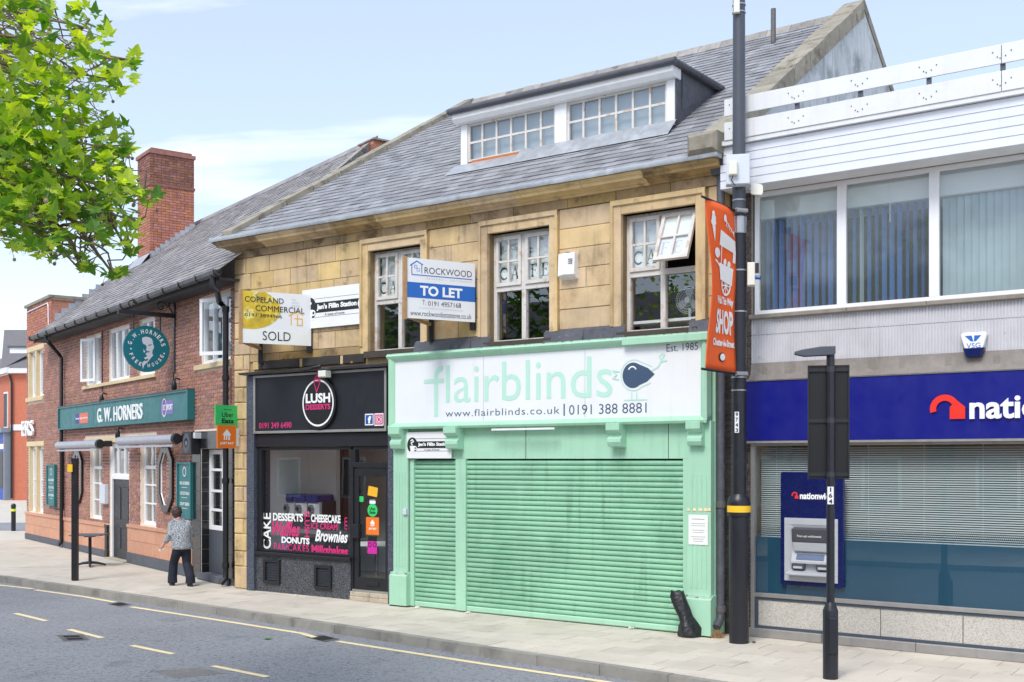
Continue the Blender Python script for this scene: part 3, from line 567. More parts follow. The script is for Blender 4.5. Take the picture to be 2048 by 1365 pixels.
for a, b in ((4.45, 6.0), (7.0, 8.4), (9.42, 9.95)):      # dressed lead over the shop fascia
    mb = MB(); n = 8
    for k in range(n):
        x0, x1 = a + (b - a) * k / n, a + (b - a) * (k + 1) / n; jj = [rnd.uniform(-.012, .012) for _ in range(4)]
        mb.add([(x0, -.085 + jj[0], 4.13), (x1, -.085 + jj[1], 4.13), (x1, -.05, 4.31 + jj[2] * .6), (x0, -.05, 4.31 + jj[3] * .6), (x0, .0, 4.35), (x1, .0, 4.35)], [(0, 1, 2, 3), (3, 2, 5, 4)])
    mb.build('lead_apron', 'dark_lead', SB)
# frieze and cornice, stone by stone
u = 0.0
while u < UR - .1:
    L = rnd.uniform(.75, 1.15); b = min(UR, u + L)
    if UR - b < .4: b = UR
    stone(u, b, 6.14, 6.29, -.02, 'sandstone_dark', .006, 'frieze_stone'); u = b
prof = [(.3, 6.28), (-.05, 6.28), (-.065, 6.305), (-.11, 6.315), (-.125, 6.335), (-.17, 6.345), (-.235, 6.35), (-.245, 6.39), (-.268, 6.405), (-.285, 6.425), (-.305, 6.44), (.3, 6.445)]
cor = MB().box(.1, UR, .0, .3, 6.3, 6.44).build('cornice', 'sandstone_dark', SB)
u = 0.0; first = True
while u < UR + .02:
    L = rnd.uniform(.8, 1.2); b = min(UR + .03, u + L)
    if UR + .03 - b < .4: b = UR + .05
    va = [((p[0] if p[0] < 0 else 0) if first else u + .003, p[0], p[1]) for p in prof]; vb = [(b - .003, p[0], p[1]) for p in prof]; n = len(prof)
    MB().add(va + vb, [tuple(range(n))[::-1], tuple(range(n, 2 * n))] + [(i, (i + 1) % n, n + (i + 1) % n, n + i) for i in range(n)]).build('cornice_stone', 'sandstone' if rnd.random() < .6 else 'sandstone_dark', cor); u = b; first = False
lp = [(.1, 6.45), (-.30, 6.447), (-.328, 6.45), (-.342, 6.485), (-.332, 6.525), (-.30, 6.535), (-.26, 6.515), (.1, 6.53)]
n = len(lp); va = [(p[0] if p[0] < 0 else 0, p[0], p[1]) for p in lp]; mb = MB(); rows = [va]
for k in range(1, 24): rows.append([(-.28 + (UR + .43) * k / 23 if k < 23 else UR + .09, p[0] + rnd.uniform(-.006, .006), p[1] + rnd.uniform(-.004, .004)) for p in lp])
for r in rows: mb.v += r
for k in range(len(rows) - 1): mb.f += [(k * n + i, k * n + (i + 1) % n, (k + 1) * n + (i + 1) % n, (k + 1) * n + i) for i in range(n)]
mb.f += [tuple(range(n))[::-1], tuple(range((len(rows) - 1) * n, len(rows) * n))]
mb.build('lead_gutter', 'lead', SB, smooth=True)
# roof
EW, EZ, RW, RZ = -.2, 6.53, 5.72, 10.32
ulf = lambda w: .12 + 1.15 * max(0, (w - EW) / (RW - EW)); urf = lambda w: UR - .28
rz_at = lambda w: EZ + (w - EW) * (RZ - EZ) / (RW - EW)
DU0, DZ0 = M.pix(921, 318, 1.2); DU1, DZ1 = M.pix(1349, 240, 1.2); DW = 1.2; DTOP = 8.36
roof = MB().add([(ulf(EW), EW, EZ - .02), (UR, EW, EZ - .02), (UR, RW, RZ - .02), (ulf(RW), RW, RZ - .02), (UR, 2 * RW, EZ + .1), (0.4, 2 * RW, EZ + .1)], [(0, 1, 2, 3), (3, 2, 4, 5)]).build('roof', 'roof_far', SB)
slates(SB, roof, 'slate_grey', (EW, EZ), RW - EW, RZ - EZ, ulf, urf, .27, .205, single=lambda u_, w_: u_ > 4.6 and w_ < 1.15 or (u_ > 8.9 and w_ < 3.2), skip=lambda u_, w_: DU0 + .1 < u_ < DU1 - .1 and DW + .1 < w_ < 2.5)
u = 1.25
while u < UR - .25:
    b = min(u + .46, UR - .2); up = rnd.uniform(-.01, .012)
    MB().add([(u + .005, RW - .15, RZ - .085 + up), (b, RW - .15, RZ - .085), (b, RW - .03, RZ + .075), (u + .005, RW - .03, RZ + .075 + up), (b, RW + .03, RZ + .075), (u + .005, RW + .03, RZ + .075 + up), (b, RW + .16, RZ - .085), (u + .005, RW + .16, RZ - .085 + up)], [(0, 1, 2, 3), (3, 2, 4, 5), (5, 4, 6, 7), (0, 3, 5, 7), (1, 6, 4, 2)]).build('ridge_tile', 'ridge_stone', roof); u = b
# gable copings: right parapet and skewed left verge
def coping(ua, ub, ulow, n, wid, h, m='coping_stone', wst=EW, wen=RW, zoff=.02):
    for k in range(n):
        t0, t1 = k / n, (k + 1) / n - .004; w0, w1 = wst + (wen - wst) * t0, wst + (wen - wst) * t1; x0 = ua + (ub - ua) * t0; x1 = ua + (ub - ua) * t1; z0, z1 = rz_at(w0) + zoff, rz_at(w1) + zoff; hh = h + rnd.uniform(-.012, .012)
        MB().add([(x0, w0, z0 - ulow), (x0 + wid, w0, z0 - ulow), (x1 + wid, w1, z1 - ulow), (x1, w1, z1 - ulow), (x0, w0, z0 + hh), (x0 + wid, w0, z0 + hh), (x1 + wid, w1, z1 + hh), (x1, w1, z1 + hh)], [(0, 3, 2, 1), (4, 5, 6, 7), (0, 1, 5, 4), (1, 2, 6, 5), (2, 3, 7, 6), (3, 0, 4, 7)]).build('coping_stone', m, gab)
gab = MB().add([(UR - .2, .06, 6.3), (UR - .2, 2 * RW, 4.3), (UR - .2, 2 * RW, EZ + .05), (UR - .2, RW, RZ + .15), (UR - .2, .06, EZ + .2), (UR + .06, .06, 6.3), (UR + .06, 2 * RW, 4.3), (UR + .06, 2 * RW, EZ + .05), (UR + .06, RW, RZ + .15), (UR + .06, .06, EZ + .2)],
    [(0, 1, 2, 3, 4), (9, 8, 7, 6, 5), (0, 4, 9, 5), (4, 3, 8, 9), (3, 2, 7, 8), (2, 1, 6, 7)]).build('gable_wall', 'stained_render', SB)
coping(UR - .30, UR - .30, .1, 9, .38, .20)
coping(-.12, 1.0, .2, 10, .26, .10)
MB().cbox(UR - .34, UR + .10, -.40, .25, EZ - .02, EZ + .26, .05).build('kneeler', 'coping_stone', gab)
MB().add([(UR - .3, RW - .02, RZ + .05), (UR + .08, RW - .02, RZ + .05), (UR + .08, 2 * RW, EZ), (UR - .3, 2 * RW, EZ), (UR - .3, RW - .02, RZ + .22), (UR + .08, RW - .02, RZ + .22), (UR + .08, 2 * RW, EZ + .14), (UR - .3, 2 * RW, EZ + .14)], [(0, 3, 2, 1), (4, 5, 6, 7), (0, 1, 5, 4), (1, 2, 6, 5), (3, 0, 4, 7)]).build('coping_stone', 'coping_stone', gab)
MB().box(0.02, .3, .36, 2 * RW, 0, 6.6).build('side_wall', 'room_wall', SB); MB().box(.02, UR, 2 * RW - .3, 2 * RW, 0, EZ).build('rear_wall', 'room_wall', SB)
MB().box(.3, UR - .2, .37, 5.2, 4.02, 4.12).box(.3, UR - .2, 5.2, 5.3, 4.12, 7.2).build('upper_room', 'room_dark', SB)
MB().tube([(UR - 1.32, RW - .75, rz_at(RW - .75)), (UR - 1.32, RW - .75, rz_at(RW - .75) + .62)], .045).build('vent_pipe', 'iron', SB, smooth=True)
# dormer
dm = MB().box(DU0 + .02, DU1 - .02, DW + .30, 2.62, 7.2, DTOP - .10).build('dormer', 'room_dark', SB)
lz = 8.18
wzb = rz_at(DW) + .10
for a, b in ((DU0, DU0 + .14), (DU1 - .14, DU1), ((DU0 + DU1) / 2 - .11, (DU0 + DU1) / 2 + .11)): MB().box(a, b, DW, DW + .12, wzb - .05, lz).build('dormer_post', 'white_timber', dm, bevel=.006)
MB().prism([(DW - .10, lz), (DW + .12, lz), (DW + .12, DTOP - .02), (DW - .16, DTOP - .02), (DW - .16, lz + .07)], DU0 - .06, DU1 + .05).build('dormer_fascia', 'white_timber', dm, bevel=.006)
mb = MB(); mb.box(DU0 - .10, DU1 + .10, DW - .20, 2.75, DTOP - .015, DTOP + .035).tube([(DU0 - .12, DW - .19, DTOP + .02), (DU1 + .12, DW - .19, DTOP + .02)], .055).tube([(DU1 + .09, DW - .19, DTOP + .02), (DU1 + .09, 2.7, DTOP + .05)], .05).tube([(DU0 - .09, DW - .19, DTOP + .02), (DU0 - .09, 2.7, DTOP + .05)], .05)
mb.build('dormer_roof', 'dark_lead', dm, smooth=True)
for s_, uu in ((1, DU1), (-1, DU0)):
    MB().prism([(DW + .02, rz_at(DW) - .05), (2.7, rz_at(2.7) - .05), (2.6, DTOP - .02), (DW + .02, DTOP - .02)], uu - .02 * s_, uu + .02 * s_).build('dormer_cheek', 'dark_lead', dm)
MB().add([(DU1 + .023, DW + .2, 7.75), (DU1 + .023, DW + .62, 7.95), (DU1 + .023, DW + .62, 8.22), (DU1 + .023, DW + .2, 8.26), (DU1 + .035, DW + .2, 7.75), (DU1 + .035, DW + .62, 7.95), (DU1 + .035, DW + .62, 8.22), (DU1 + .035, DW + .2, 8.26)], [(7, 6, 5, 4), (0, 1, 5, 4), (1, 2, 6, 5), (2, 3, 7, 6), (3, 0, 4, 7)]).build('lead_patch', 'dark_lead', dm)
mid = (DU0 + DU1) / 2
for a, b in ((DU0 + .14, mid - .11), (mid + .11, DU1 - .14)):
    window(SB, M, a, b, wzb, lz, DW + .03, [a + (b - a) * k / 6 for k in range(1, 6)], [(wzb + lz) / 2], 'peeling_timber', fw=.04, bar=.035, dep=.05, name='dormer_window')
    MB().box(a, b, DW + .16, DW + .18, wzb, lz).build('dormer_blind', 'dormer_net', SB)
for k, (a, b) in enumerate(zip([DU0 - .1, DU0 + 1.3, DU0 + 2.9, DU0 + 4.1], [DU0 + 1.3, DU0 + 2.9, DU0 + 4.1, DU1 + .05])):
    b = min(b, DU1 + .05); mb = MB(); nn = 6
    for q in range(nn):
        x0, x1 = a + (b - a) * q / nn, a + (b - a) * (q + 1) / nn; t_ = .03 if k == 0 else .0
        mb.add([(x0, DW - .03, wzb + .02 - t_ * 2), (x1, DW - .03, wzb + .02 - t_ * 2), (x1, DW - .32, rz_at(DW - .32) + .035), (x0, DW - .32, rz_at(DW - .32) + .035), (x0, DW + .04, wzb + .03 - t_ * 2), (x1, DW + .04, wzb + .03 - t_ * 2)], [(3, 2, 1, 0), (0, 1, 5, 4)])
    mb.build('lead_apron', 'lead', dm, smooth=True)
MB().box(DU0 + .25, DU0 + 1.3, DW - .025, DW - .005, wzb - .06, wzb + .0).build('bare_board', 'bare_timber', dm)
# upper windows
TZ = 5.07
def cafe_letter(mb, ch, u, z, h, w):
    t, tn = h * .15, h * .05
    if ch == 'C':
        mb.ring(u + h * .42, z + h * .5, h * .36, h * .5, w, 20, 48, 312, .85); mb.poly([(u + h * .70, z + h * .62), (u + h * .74, z + h * .62), (u + h * .74, z + h * .98), (u + h * .70, z + h * .86)], w)
    if ch == 'A':
        mb.poly([(u + h * .10, z), (u + h * .15, z), (u + h * .46, z + h * .9), (u + h * .42, z + h)], w).poly([(u + h * .62, z), (u + h * .80, z), (u + h * .50, z + h), (u + h * .42, z + h)], w - .0002).poly([(u + h * .24, z + h * .32), (u + h * .66, z + h * .32), (u + h * .64, z + h * .37), (u + h * .26, z + h * .37)], w - .0003)
        mb.poly([(u, z), (u + h * .28, z), (u + h * .28, z + tn), (u, z + tn)], w - .0004).poly([(u + h * .54, z), (u + h * .9, z), (u + h * .9, z + tn), (u + h * .54, z + tn)], w - .0004)
    if ch in 'FE':
        mb.poly([(u + h * .12, z), (u + h * .12 + t, z), (u + h * .12 + t, z + h), (u + h * .12, z + h)], w).poly([(u, z + h - tn), (u + h * .62, z + h - tn), (u + h * .62, z + h), (u, z + h)], w - .0002).poly([(u + h * .2, z + h * .5), (u + h * .5, z + h * .5), (u + h * .5, z + h * .55), (u + h * .2, z + h * .55)], w - .0002).poly([(u + h * .58, z + h * .78), (u + h * .62, z + h * .78), (u + h * .62, z + h), (u + h * .58, z + h)], w - .0004).poly([(u + h * .46, z + h * .42), (u + h * .5, z + h * .42), (u + h * .5, z + h * .63), (u + h * .46, z + h * .63)], w - .0004)
        mb.poly([(u, z), (u + h * (.66 if ch == 'E' else .38), z), (u + h * (.66 if ch == 'E' else .38), z + tn), (u, z + tn)], w - .0003)
        if ch == 'E': mb.poly([(u + h * .62, z), (u + h * .66, z), (u + h * .66, z + h * .24), (u + h * .62, z + h * .24)], w - .0004)
CAFE_AT = ('behind the panes of the window beside the blue and white board', 'behind the panes of the window between the two alarm-height stone piers', 'behind the window with the open casement')
CAFE_LB = ('paper CAFE sign in the upper window half hidden by the TO LET board', 'paper CAFE sign in the upper window beside the white alarm box', 'paper CAFE sign in the upper window with the open casement')
for k, (a, b) in enumerate(WO):
    m_ = (a + b) / 2 + .0; w = .14; hw = (b - a) / 2
    op = k == 2
    # frame with mullion and transom
    a2, b2 = a + .0, b - .0
    f = MB(); f.box(a2, b2, w, w + .08, ZB, ZB + .05).box(a2, b2, w, w + .08, ZT - .05, ZT).box(a2, a2 + .06, w + .001, w + .079, ZB + .05, ZT - .05).box(b2 - .06, b2, w + .001, w + .079, ZB + .05, ZT - .05).box(m_ - .04, m_ + .04, w - .003, w + .076, ZB + .05, ZT - .05).box(a2 + .06, b2 - .06, w - .006, w + .07, TZ - .04, TZ + .04)
    wn_ = f.build('window', 'peeling_timber', SB, bevel=.004)
    for side, (x0, x1) in enumerate(((a2 + .06, m_ - .04), (m_ + .04, b2 - .06))):
        MB().poly([(x0, ZB + .05), (x1, ZB + .05), (x1, TZ - .04), (x0, TZ - .04)], w + .045 + side * .002).build('pane', 'window_glass', wn_)
        zlo, zhi = TZ + .04, ZT - .05; tilt = op and side == 1
        def T(p, tilt=tilt, zhi=zhi, w=w):
            if not tilt: return p
            d = p - Vector((0, w - .02, zhi)); an = R(24); return Vector((p.x - .0, w - .03 + d.y * math.cos(an) + d.z * math.sin(an), zhi + d.z * math.cos(an) - d.y * math.sin(an)))
        if tilt: x0, x1 = x0 - .02, x1 + .02
        cz_ = (zlo + zhi) / 2; cu_ = (x0 + x1) / 2
        MB().box(x0, x1, w - .03, w + .02, zlo, zlo + .055).box(x0, x1, w - .03, w + .02, zhi - .055, zhi).box(x0, x0 + .05, w - .029, w + .019, zlo + .055, zhi - .055).box(x1 - .05, x1, w - .029, w + .019, zlo + .055, zhi - .055).xform(T).build('casement', 'peeling_timber', wn_)
        MB().box(cu_ - .016, cu_ + .016, w - .025, w + .012, zlo + .055, zhi - .055).xform(T).build('glazing_bar', 'peeling_timber', wn_)
        MB().box(x0 + .05, x1 - .05, w - .022, w + .009, cz_ - .016, cz_ + .016).xform(T).build('glazing_bar', 'peeling_timber', wn_)
        for p0, p1 in ((x0 + .05, cu_ - .016), (cu_ + .016, x1 - .05)):
            for q0, q1 in ((zlo + .055, cz_ - .016), (cz_ + .016, zhi - .055)): MB().poly([(p0, q0), (p1, q0), (p1, q1), (p0, q1)], w - .004 + rnd.uniform(-.001, .001)).xform(T).build('pane', 'window_glass', wn_)
        if not tilt: MB().box(x0 + .02, x1 - .02, w + .10, w + .105, cz_ + .02, zhi).build('roller_blind', 'blind_fabric', wn_)
    mb = MB(); cs = thing('window_sign', CAFE_LB[k], 'sign', M, (m_, w + .06, TZ + .05))
    lets = list(zip('CAFE', (a2 + .125 - .05, a2 + .325 - .05, m_ + .125 - .05, m_ + .325 - .05)))
    for q, (x0, x1) in enumerate(((a2 + .03, m_ - .05), (m_ + .0, b2 - .06))):
        tilt = op and q == 1
        def T2(p, tilt=tilt, w=w):
            if not tilt: return p
            zhi = ZT - .05; d = p - Vector((0, w - .02, zhi)); an = R(24); return Vector((p.x, w - .03 + (d.y - .05) * math.cos(an) + d.z * math.sin(an), zhi + d.z * math.cos(an) - (d.y - .05) * math.sin(an)))
        MB().box(x0, x1, w + .066, w + .069, TZ + .07, TZ + .42 if not tilt else ZT - .1).xform(T2).build('paper', 'paper_white', cs)
        mb = MB()
        for ch, lu in lets[2 * q:2 * q + 2]: cafe_letter(mb, ch, lu, TZ + .15, .20, w + .0645)
        mb.xform(T2).build('lettering', 'ink_dark' if not tilt else 'ink_pale', cs)
MB().box(WO[2][0] + .05, WO[2][1] - .05, .24, .75, ZB + .15, ZB + .19).build('window_board', 'white_timber', SB)
# desk fan on the sill of the window with the open casement
FU = WO[2][0] + .84; FZ = ZB + .19; FW = .45
fan = thing('desk_fan', 'white desk fan standing on the sill behind the upper window', 'fan', M, (FU, FW, FZ))
MB().lathe([(.09, FZ), (.085, FZ + .02), (.02, FZ + .03), (.018, FZ + .16)], FU, FW + .03, 16).build('stand', 'upvc', fan, smooth=True)
mb = MB()
for r_ in (.05, .09, .13, .165, .19): mb.ring(FU, FZ + .27, r_ - .004, r_ + .002, FW - .05 + r_ * .1, 32)
for a_ in range(0, 360, 12): mb.stroke([(FU + .04 * math.cos(R(a_)), FZ + .27 + .04 * math.sin(R(a_))), (FU + .19 * math.cos(R(a_)), FZ + .27 + .19 * math.sin(R(a_)))], .003, FW - .035)
mb.build('guard', 'upvc', fan)
MB().tube([(FU, FW - .06, FZ + .27), (FU, FW + .08, FZ + .27)], .04, 14).build('motor', 'upvc', fan, smooth=True)
for a_ in (90, 210, 330):
    mb = MB(); c_, s_ = math.cos(R(a_)), math.sin(R(a_))
    mb.poly([(FU + c_ * r_ - s_ * q, FZ + .27 + s_ * r_ + c_ * q) for r_, q in ((.03, -.02), (.10, -.07), (.165, -.06), (.175, .02), (.13, .06), (.04, .02))], FW); mb.build('blade', 'blind_white', fan)

# ------------------------------------------------------------------ helpers for signs placed by pixel box
def pbox(fr, w, x0, y0, x1, y1):
    xm, ym = (x0 + x1) / 2, (y0 + y1) / 2
    return fr.pix(x0, ym, w)[0], fr.pix(x1, ym, w)[0], fr.pix(xm, y1, w)[1], fr.pix(xm, y0, w)[1]
def ptext(th, fr, w, s, box, matn, name='lettering', **k):
    mb = MB(); text(mb, s, *pbox(fr, w, *box), w, **k); return mb.build(name, matn, th)
def panel(fr, u0, u1, z0, z1, w0, w1): return MB().box(u0, u1, w0, w1, z0, z1)
def house_logo(mb, u, z, s, w):         # white takeaway emblem: house with knife and fork cut-outs
    mb.poly([(u - .5 * s, z + .42 * s), (u, z + .95 * s), (u + .5 * s, z + .42 * s), (u + .34 * s, z + .42 * s), (u + .34 * s, z), (u + .16 * s, z), (u + .16 * s, z + .36 * s), (u + .05 * s, z + .36 * s), (u + .05 * s, z), (u - .10 * s, z), (u - .10 * s, z + .36 * s), (u - .20 * s, z + .36 * s), (u - .20 * s, z), (u - .34 * s, z), (u - .34 * s, z + .42 * s)], w)

# ------------------------------------------------------------------ dessert shop
DS = thing('dessert_shopfront', 'black and granite dessert shopfront with large window and glazed door', 'shopfront', M, (2.2, 0, 0))
MB().box(.43, .63, -.10, .30, 0, 3.94).build('pier', 'granite_blue', DS, bevel=.006); MB().box(3.905, 4.03, -.10, .3, 0, 2.88).build('pier', 'granite_blue', DS, bevel=.006)
MB().prism([(-.26, 3.985), (.05, 4.03), (.05, 3.95), (-.22, 3.95)], .38, 4.0).build('ledge', 'dark_lead', DS)
MB().box(.63, 3.95, -.02, .2, 2.87, 3.95).build('backing', 'black_frame', DS); MB().cbox(.632, 3.90, -.06, .2, 2.63, 2.868, .01).build('header', 'black_frame', DS)
fr_ = MB(); wz0, wz1, wu0, wu1 = .73, 2.625, .63, 2.99
fr_.box(wu0, wu1, -.02, .08, wz1 - .05, wz1).box(wu0, wu1, -.02, .08, wz0, wz0 + .04).box(wu0, wu0 + .11, -.019, .079, wz0 + .04, wz1 - .05).box(wu1 - .03, wu1 + .05, -.019, .079, .16, wz1 - .05)
swn = fr_.build('shop_window', 'black_frame', DS, bevel=.004)
MB().poly([(wu0 + .11, wz0 + .04), (wu1 - .03, wz0 + .04), (wu1 - .03, wz1 - .05), (wu0 + .11, wz1 - .05)], .045).build('pane', 'shop_glass', swn)
MB().cbox(.6, 3.02, -.09, .05, .655, .725, .012).build('sill', 'black_frame', DS)
MB().box(.632, 3.0, -.04, .1, 0, .653).build('stall_riser', 'granite', DS)
for x0, y0, x1, y1 in ((527, 1119, 560, 1167), (629, 1131, 663, 1179)):
    u0, u1, z0, z1 = pbox(M, -.06, x0, y0, x1, y1)
    mb = MB(); mb.box(u0, u1, -.085, -.03, z0, z0 + .05).box(u0, u1, -.085, -.03, z1 - .05, z1).box(u0, u0 + .06, -.084, -.03, z0 + .05, z1 - .05).box(u1 - .06, u1, -.084, -.03, z0 + .05, z1 - .05); vn = mb.build('vent', 'black_frame', DS, bevel=.008)
    for k in range(7): zz = z0 + .06 + (z1 - z0 - .12) * k / 7; MB().add([(u0 + .05, -.06, zz), (u1 - .05, -.06, zz), (u1 - .05, -.045, zz + .04), (u0 + .05, -.045, zz + .04)], [(0, 1, 2, 3)]).build('vent_slat', 'black_frame', vn)
# door and transom
MB().box(3.04, 3.905, -.02, .08, 2.575, 2.63).box(3.04, 3.905, -.02, .08, 2.27, 2.36).box(3.86, 3.905, -.019, .079, .16, 2.27).box(3.85, 3.905, -.018, .079, 2.36, 2.575).box(3.04, 3.09, -.018, .079, 2.36, 2.575).build('door_frame', 'black_frame', DS, bevel=.004)
MB().poly([(3.09, 2.36), (3.85, 2.36), (3.85, 2.575), (3.09, 2.575)], .04).build('transom_pane', 'shop_glass', DS)
dr = MB().box(3.045, 3.855, .0, .05, .19, .40).box(3.045, 3.855, .0, .05, 2.12, 2.265).box(3.045, 3.15, .001, .049, .40, 2.12).box(3.76, 3.855, .001, .049, .40, 2.12).build('door', 'black_frame', DS, bevel=.004)
MB().poly([(3.15, .40), (3.76, .40), (3.76, 2.12), (3.15, 2.12)], .03).build('pane', 'shop_glass', dr)
MB().cbox(3.05, 3.20, -.07, .02, 1.06, 1.30, .01).build('handle', 'black_panel', dr); MB().cbox(3.34, 3.62, -.02, .01, .26, .34, .01).build('letter_plate', 'pub_black', dr)
MB().box(3.03, 3.905, -.03, .09, .155, .188).build('threshold', 'aluminium', DS)
for a, b in ((3.01, 3.46), (3.465, 3.9)): MB().cbox(a, b, -.08, .2, 0, .075, .008).build('step_stone', 'concrete_step', DS); MB().cbox(a, b, -.07, .2, .077, .152, .008).build('step_stone', 'concrete_step', DS)
# interior
mb = MB(); mb.box(.45, 4.0, .1, 4.6, .05, .15).build('shop_floor', 'room_floor', DS)
MB().box(.45, .55, .12, 4.6, .151, 2.8).box(3.92, 4.0, .12, 4.6, .151, 2.8).box(.55, 3.92, 2.7, 2.8, .151, 2.8).box(.55, 1.3, 1.35, 1.45, .151, 2.8).build('shop_walls', 'room_wall', DS); MB().box(.45, 4.0, .1, 4.6, 2.8, 2.86).build('shop_ceiling', 'room_wall', DS)
# window lettering
G = .040
for s, bx, m, k in (('CAKE', (525, 1026, 542, 1098), 'vinyl_white', dict(bold=.02, vert=1)), ('DESSERTS', (546, 1027, 606, 1043), 'vinyl_white', dict(bold=.035)), ('Waffles', (545, 1043, 600, 1073), 'vinyl_pink', dict(bold=.025, shear=.35)),
                    ('SLUSH', (609, 1022, 619, 1075), 'vinyl_pink', dict(bold=.02, vert=-1)), ('CHEESECAKE', (622, 1030, 681, 1046), 'vinyl_white', dict(bold=.04)), ('ICE CREAM', (622, 1047, 675, 1059), 'vinyl_pink', dict(bold=.02)), ('Brownies', (630, 1061, 696, 1085), 'vinyl_white', dict(bold=.03, shear=.35)),
                    ('DONUTS', (563, 1075, 619, 1088), 'vinyl_white', dict(bold=.05)), ('PANCAKES', (548, 1088, 618, 1103), 'vinyl_pink', dict(bold=.02, space=1.25)), ('Milkshakes', (623, 1092, 696, 1110), 'vinyl_pink', dict(bold=.045))):
    ptext(swn, M, G, s, bx, m, **k)
mb = MB(); u0, u1, z0, z1 = pbox(M, G, 688, 1036, 696, 1059)
for i in range(3): zc = z0 + (z1 - z0) * (i + .5) / 3; mb.ring((u0 + u1) / 2, zc, .026, .042, G - .0001 * i, 14, 30, 330, .9)
mb.build('lettering', 'vinyl_pink', swn)
# stickers on the door
S = .022
def sticker(bx, m, name='sticker', rot=0):
    u0, u1, z0, z1 = pbox(M, S, *bx); uc, zc = (u0 + u1) / 2, (z0 + z1) / 2; c_, s_ = math.cos(R(rot)), math.sin(R(rot))
    return MB().poly([(uc + (a - uc) * c_ - (b - zc) * s_, zc + (a - uc) * s_ + (b - zc) * c_) for a, b in ((u0, z0), (u1, z0), (u1, z1), (u0, z1))], S).build(name, m, dr)
sticker((711, 993, 727, 1004), 'uber_green'); sticker((711, 990, 727, 993), 'ink_black'); sticker((710, 1005, 716, 1023), 'eat_orange'); sticker((736, 974, 755, 993), 'vinyl_yellow', 'hanging_card', -9); sticker((739, 999, 751, 1008), 'vinyl_white'); sticker((739, 999, 751, 1002), 'vinyl_blue')
u0, u1, z0, z1 = pbox(M, S, 735, 1008, 755, 1034); MB().disc((u0 + u1) / 2, (z0 + z1) / 2, (u1 - u0) / 2, S, 28, (z1 - z0) / 2).build('sticker', 'uber_green', dr)
ptext(dr, M, S - .002, 'Uber', (739, 1015, 751, 1021), 'ink_black', bold=.02); ptext(dr, M, S - .002, 'Eats', (739, 1022, 751, 1028), 'ink_black', bold=.03)
sticker((732, 1035, 758, 1070), 'eat_orange'); mb = MB(); u0, u1, z0, z1 = pbox(M, S - .002, 740, 1039, 750, 1053); house_logo(mb, (u0 + u1) / 2, z0, z1 - z0, S - .002); mb.build('emblem', 'vinyl_white', dr); ptext(dr, M, S - .002, 'JUST EAT', (737, 1056, 753, 1061), 'vinyl_white', bold=.05, shear=.15)
sticker((735, 1083, 754, 1108), 'vinyl_magenta'); sticker((736, 1073, 753, 1083), 'ink_black')
mb = MB()
for q in (739.5, 749.5): u0, u1, z0, z1 = pbox(M, S - .002, q - 4, 1086, q + 4, 1094); mb.ring((u0 + u1) / 2, (z0 + z1) / 2, .028, .042, S - .002, 16)
mb.build('print', 'ink_black', dr)
# fascia sign
u0, u1, z0, z1 = .64, 3.89, 2.875, 3.935
LS = thing('shop_sign', 'black LUSH DESSERTS fascia sign with round badge in an aluminium frame', 'sign', M, ((u0 + u1) / 2, -.02, z0))
panel(M, u0, u1, z0, z1, -.10, -.021).build('panel', 'black_panel', LS)
MB().box(u0, u1, -.125, -.10, z0, z0 + .045).box(u0, u1, -.125, -.10, z1 - .045, z1).box(u0, u0 + .045, -.124, -.10, z0 + .045, z1 - .045).box(u1 - .045, u1, -.124, -.10, z0 + .045, z1 - .045).build('frame', 'aluminium', LS, bevel=.006)
bu0, bu1, bz0, bz1 = pbox(M, -.13, 604, 752, 672, 861); bu, bz, br = (bu0 + bu1) / 2, (bz0 + bz1) / 2, (bz1 - bz0) / 2 * .97
bru = br * .93
mb = MB(); mb.v = []; seg = 40
for w in (-.105, -.15):
    mb.v += [(bu + bru * math.cos(2 * math.pi * i / seg), w, bz + br * math.sin(2 * math.pi * i / seg)) for i in range(seg)]
mb.f = [tuple(range(seg, 2 * seg))] + [(i, (i + 1) % seg, seg + (i + 1) % seg, seg + i) for i in range(seg)]
badge = mb.build('badge', 'ink_black', LS)
MB().ring(bu, bz, br * .82, br * .89, -.152, 48, 0, 360, .93).build('ring', 'vinyl_white', badge)
mb = MB(); text(mb, 'LUSH', bu - .30, bu + .30, bz + .0, bz + .17, -.153, bold=.04); mb.build('lettering', 'vinyl_white', badge); mb = MB(); text(mb, 'DESSERTS', bu - .30, bu + .30, bz - .115, bz - .02, -.153, bold=.035); mb.build('lettering', 'vinyl_pink', badge)
mb = MB(); cu, cz = bu - .03, bz + .19
mb.stroke([(cu, cz), (cu - .07, cz + .19), (cu + .09, cz + .19), (cu, cz)], .018, -.153)
for k in range(4): zz = cz + .20 + k * .05; h_ = .085 - k * .018; mb.stroke([(cu + .01 + h_ * math.cos(R(t_)) + k * .012, zz + .028 * math.sin(R(t_)) + (t_ - 180) * .0001) for t_ in range(0, 361, 30)], .014, -.1535 - k * .0008)
mb.build('cone', 'vinyl_pink', badge)
ptext(LS, M, -.103, '0191 349 6490', (518, 845, 583, 857), 'vinyl_pink', bold=.02)
u0, u1, z0, z1 = pbox(M, -.103, 730, 828, 747, 851); MB().box(u0, u1, -.104, -.102, z0, z1).build('icon', 'vinyl_white', LS); MB().poly([(u0 + .015, z0 + .02), (u1 - .015, z0 + .02), (u1 - .015, z1 - .02), (u0 + .015, z1 - .02)], -.106).build('icon', 'vinyl_blue', LS); mb = MB(); text(mb, 'f', u0 + .07, u1 - .05, z0 + .03, z1 - .04, -.108, bold=.06); mb.build('lettering', 'vinyl_white', LS)
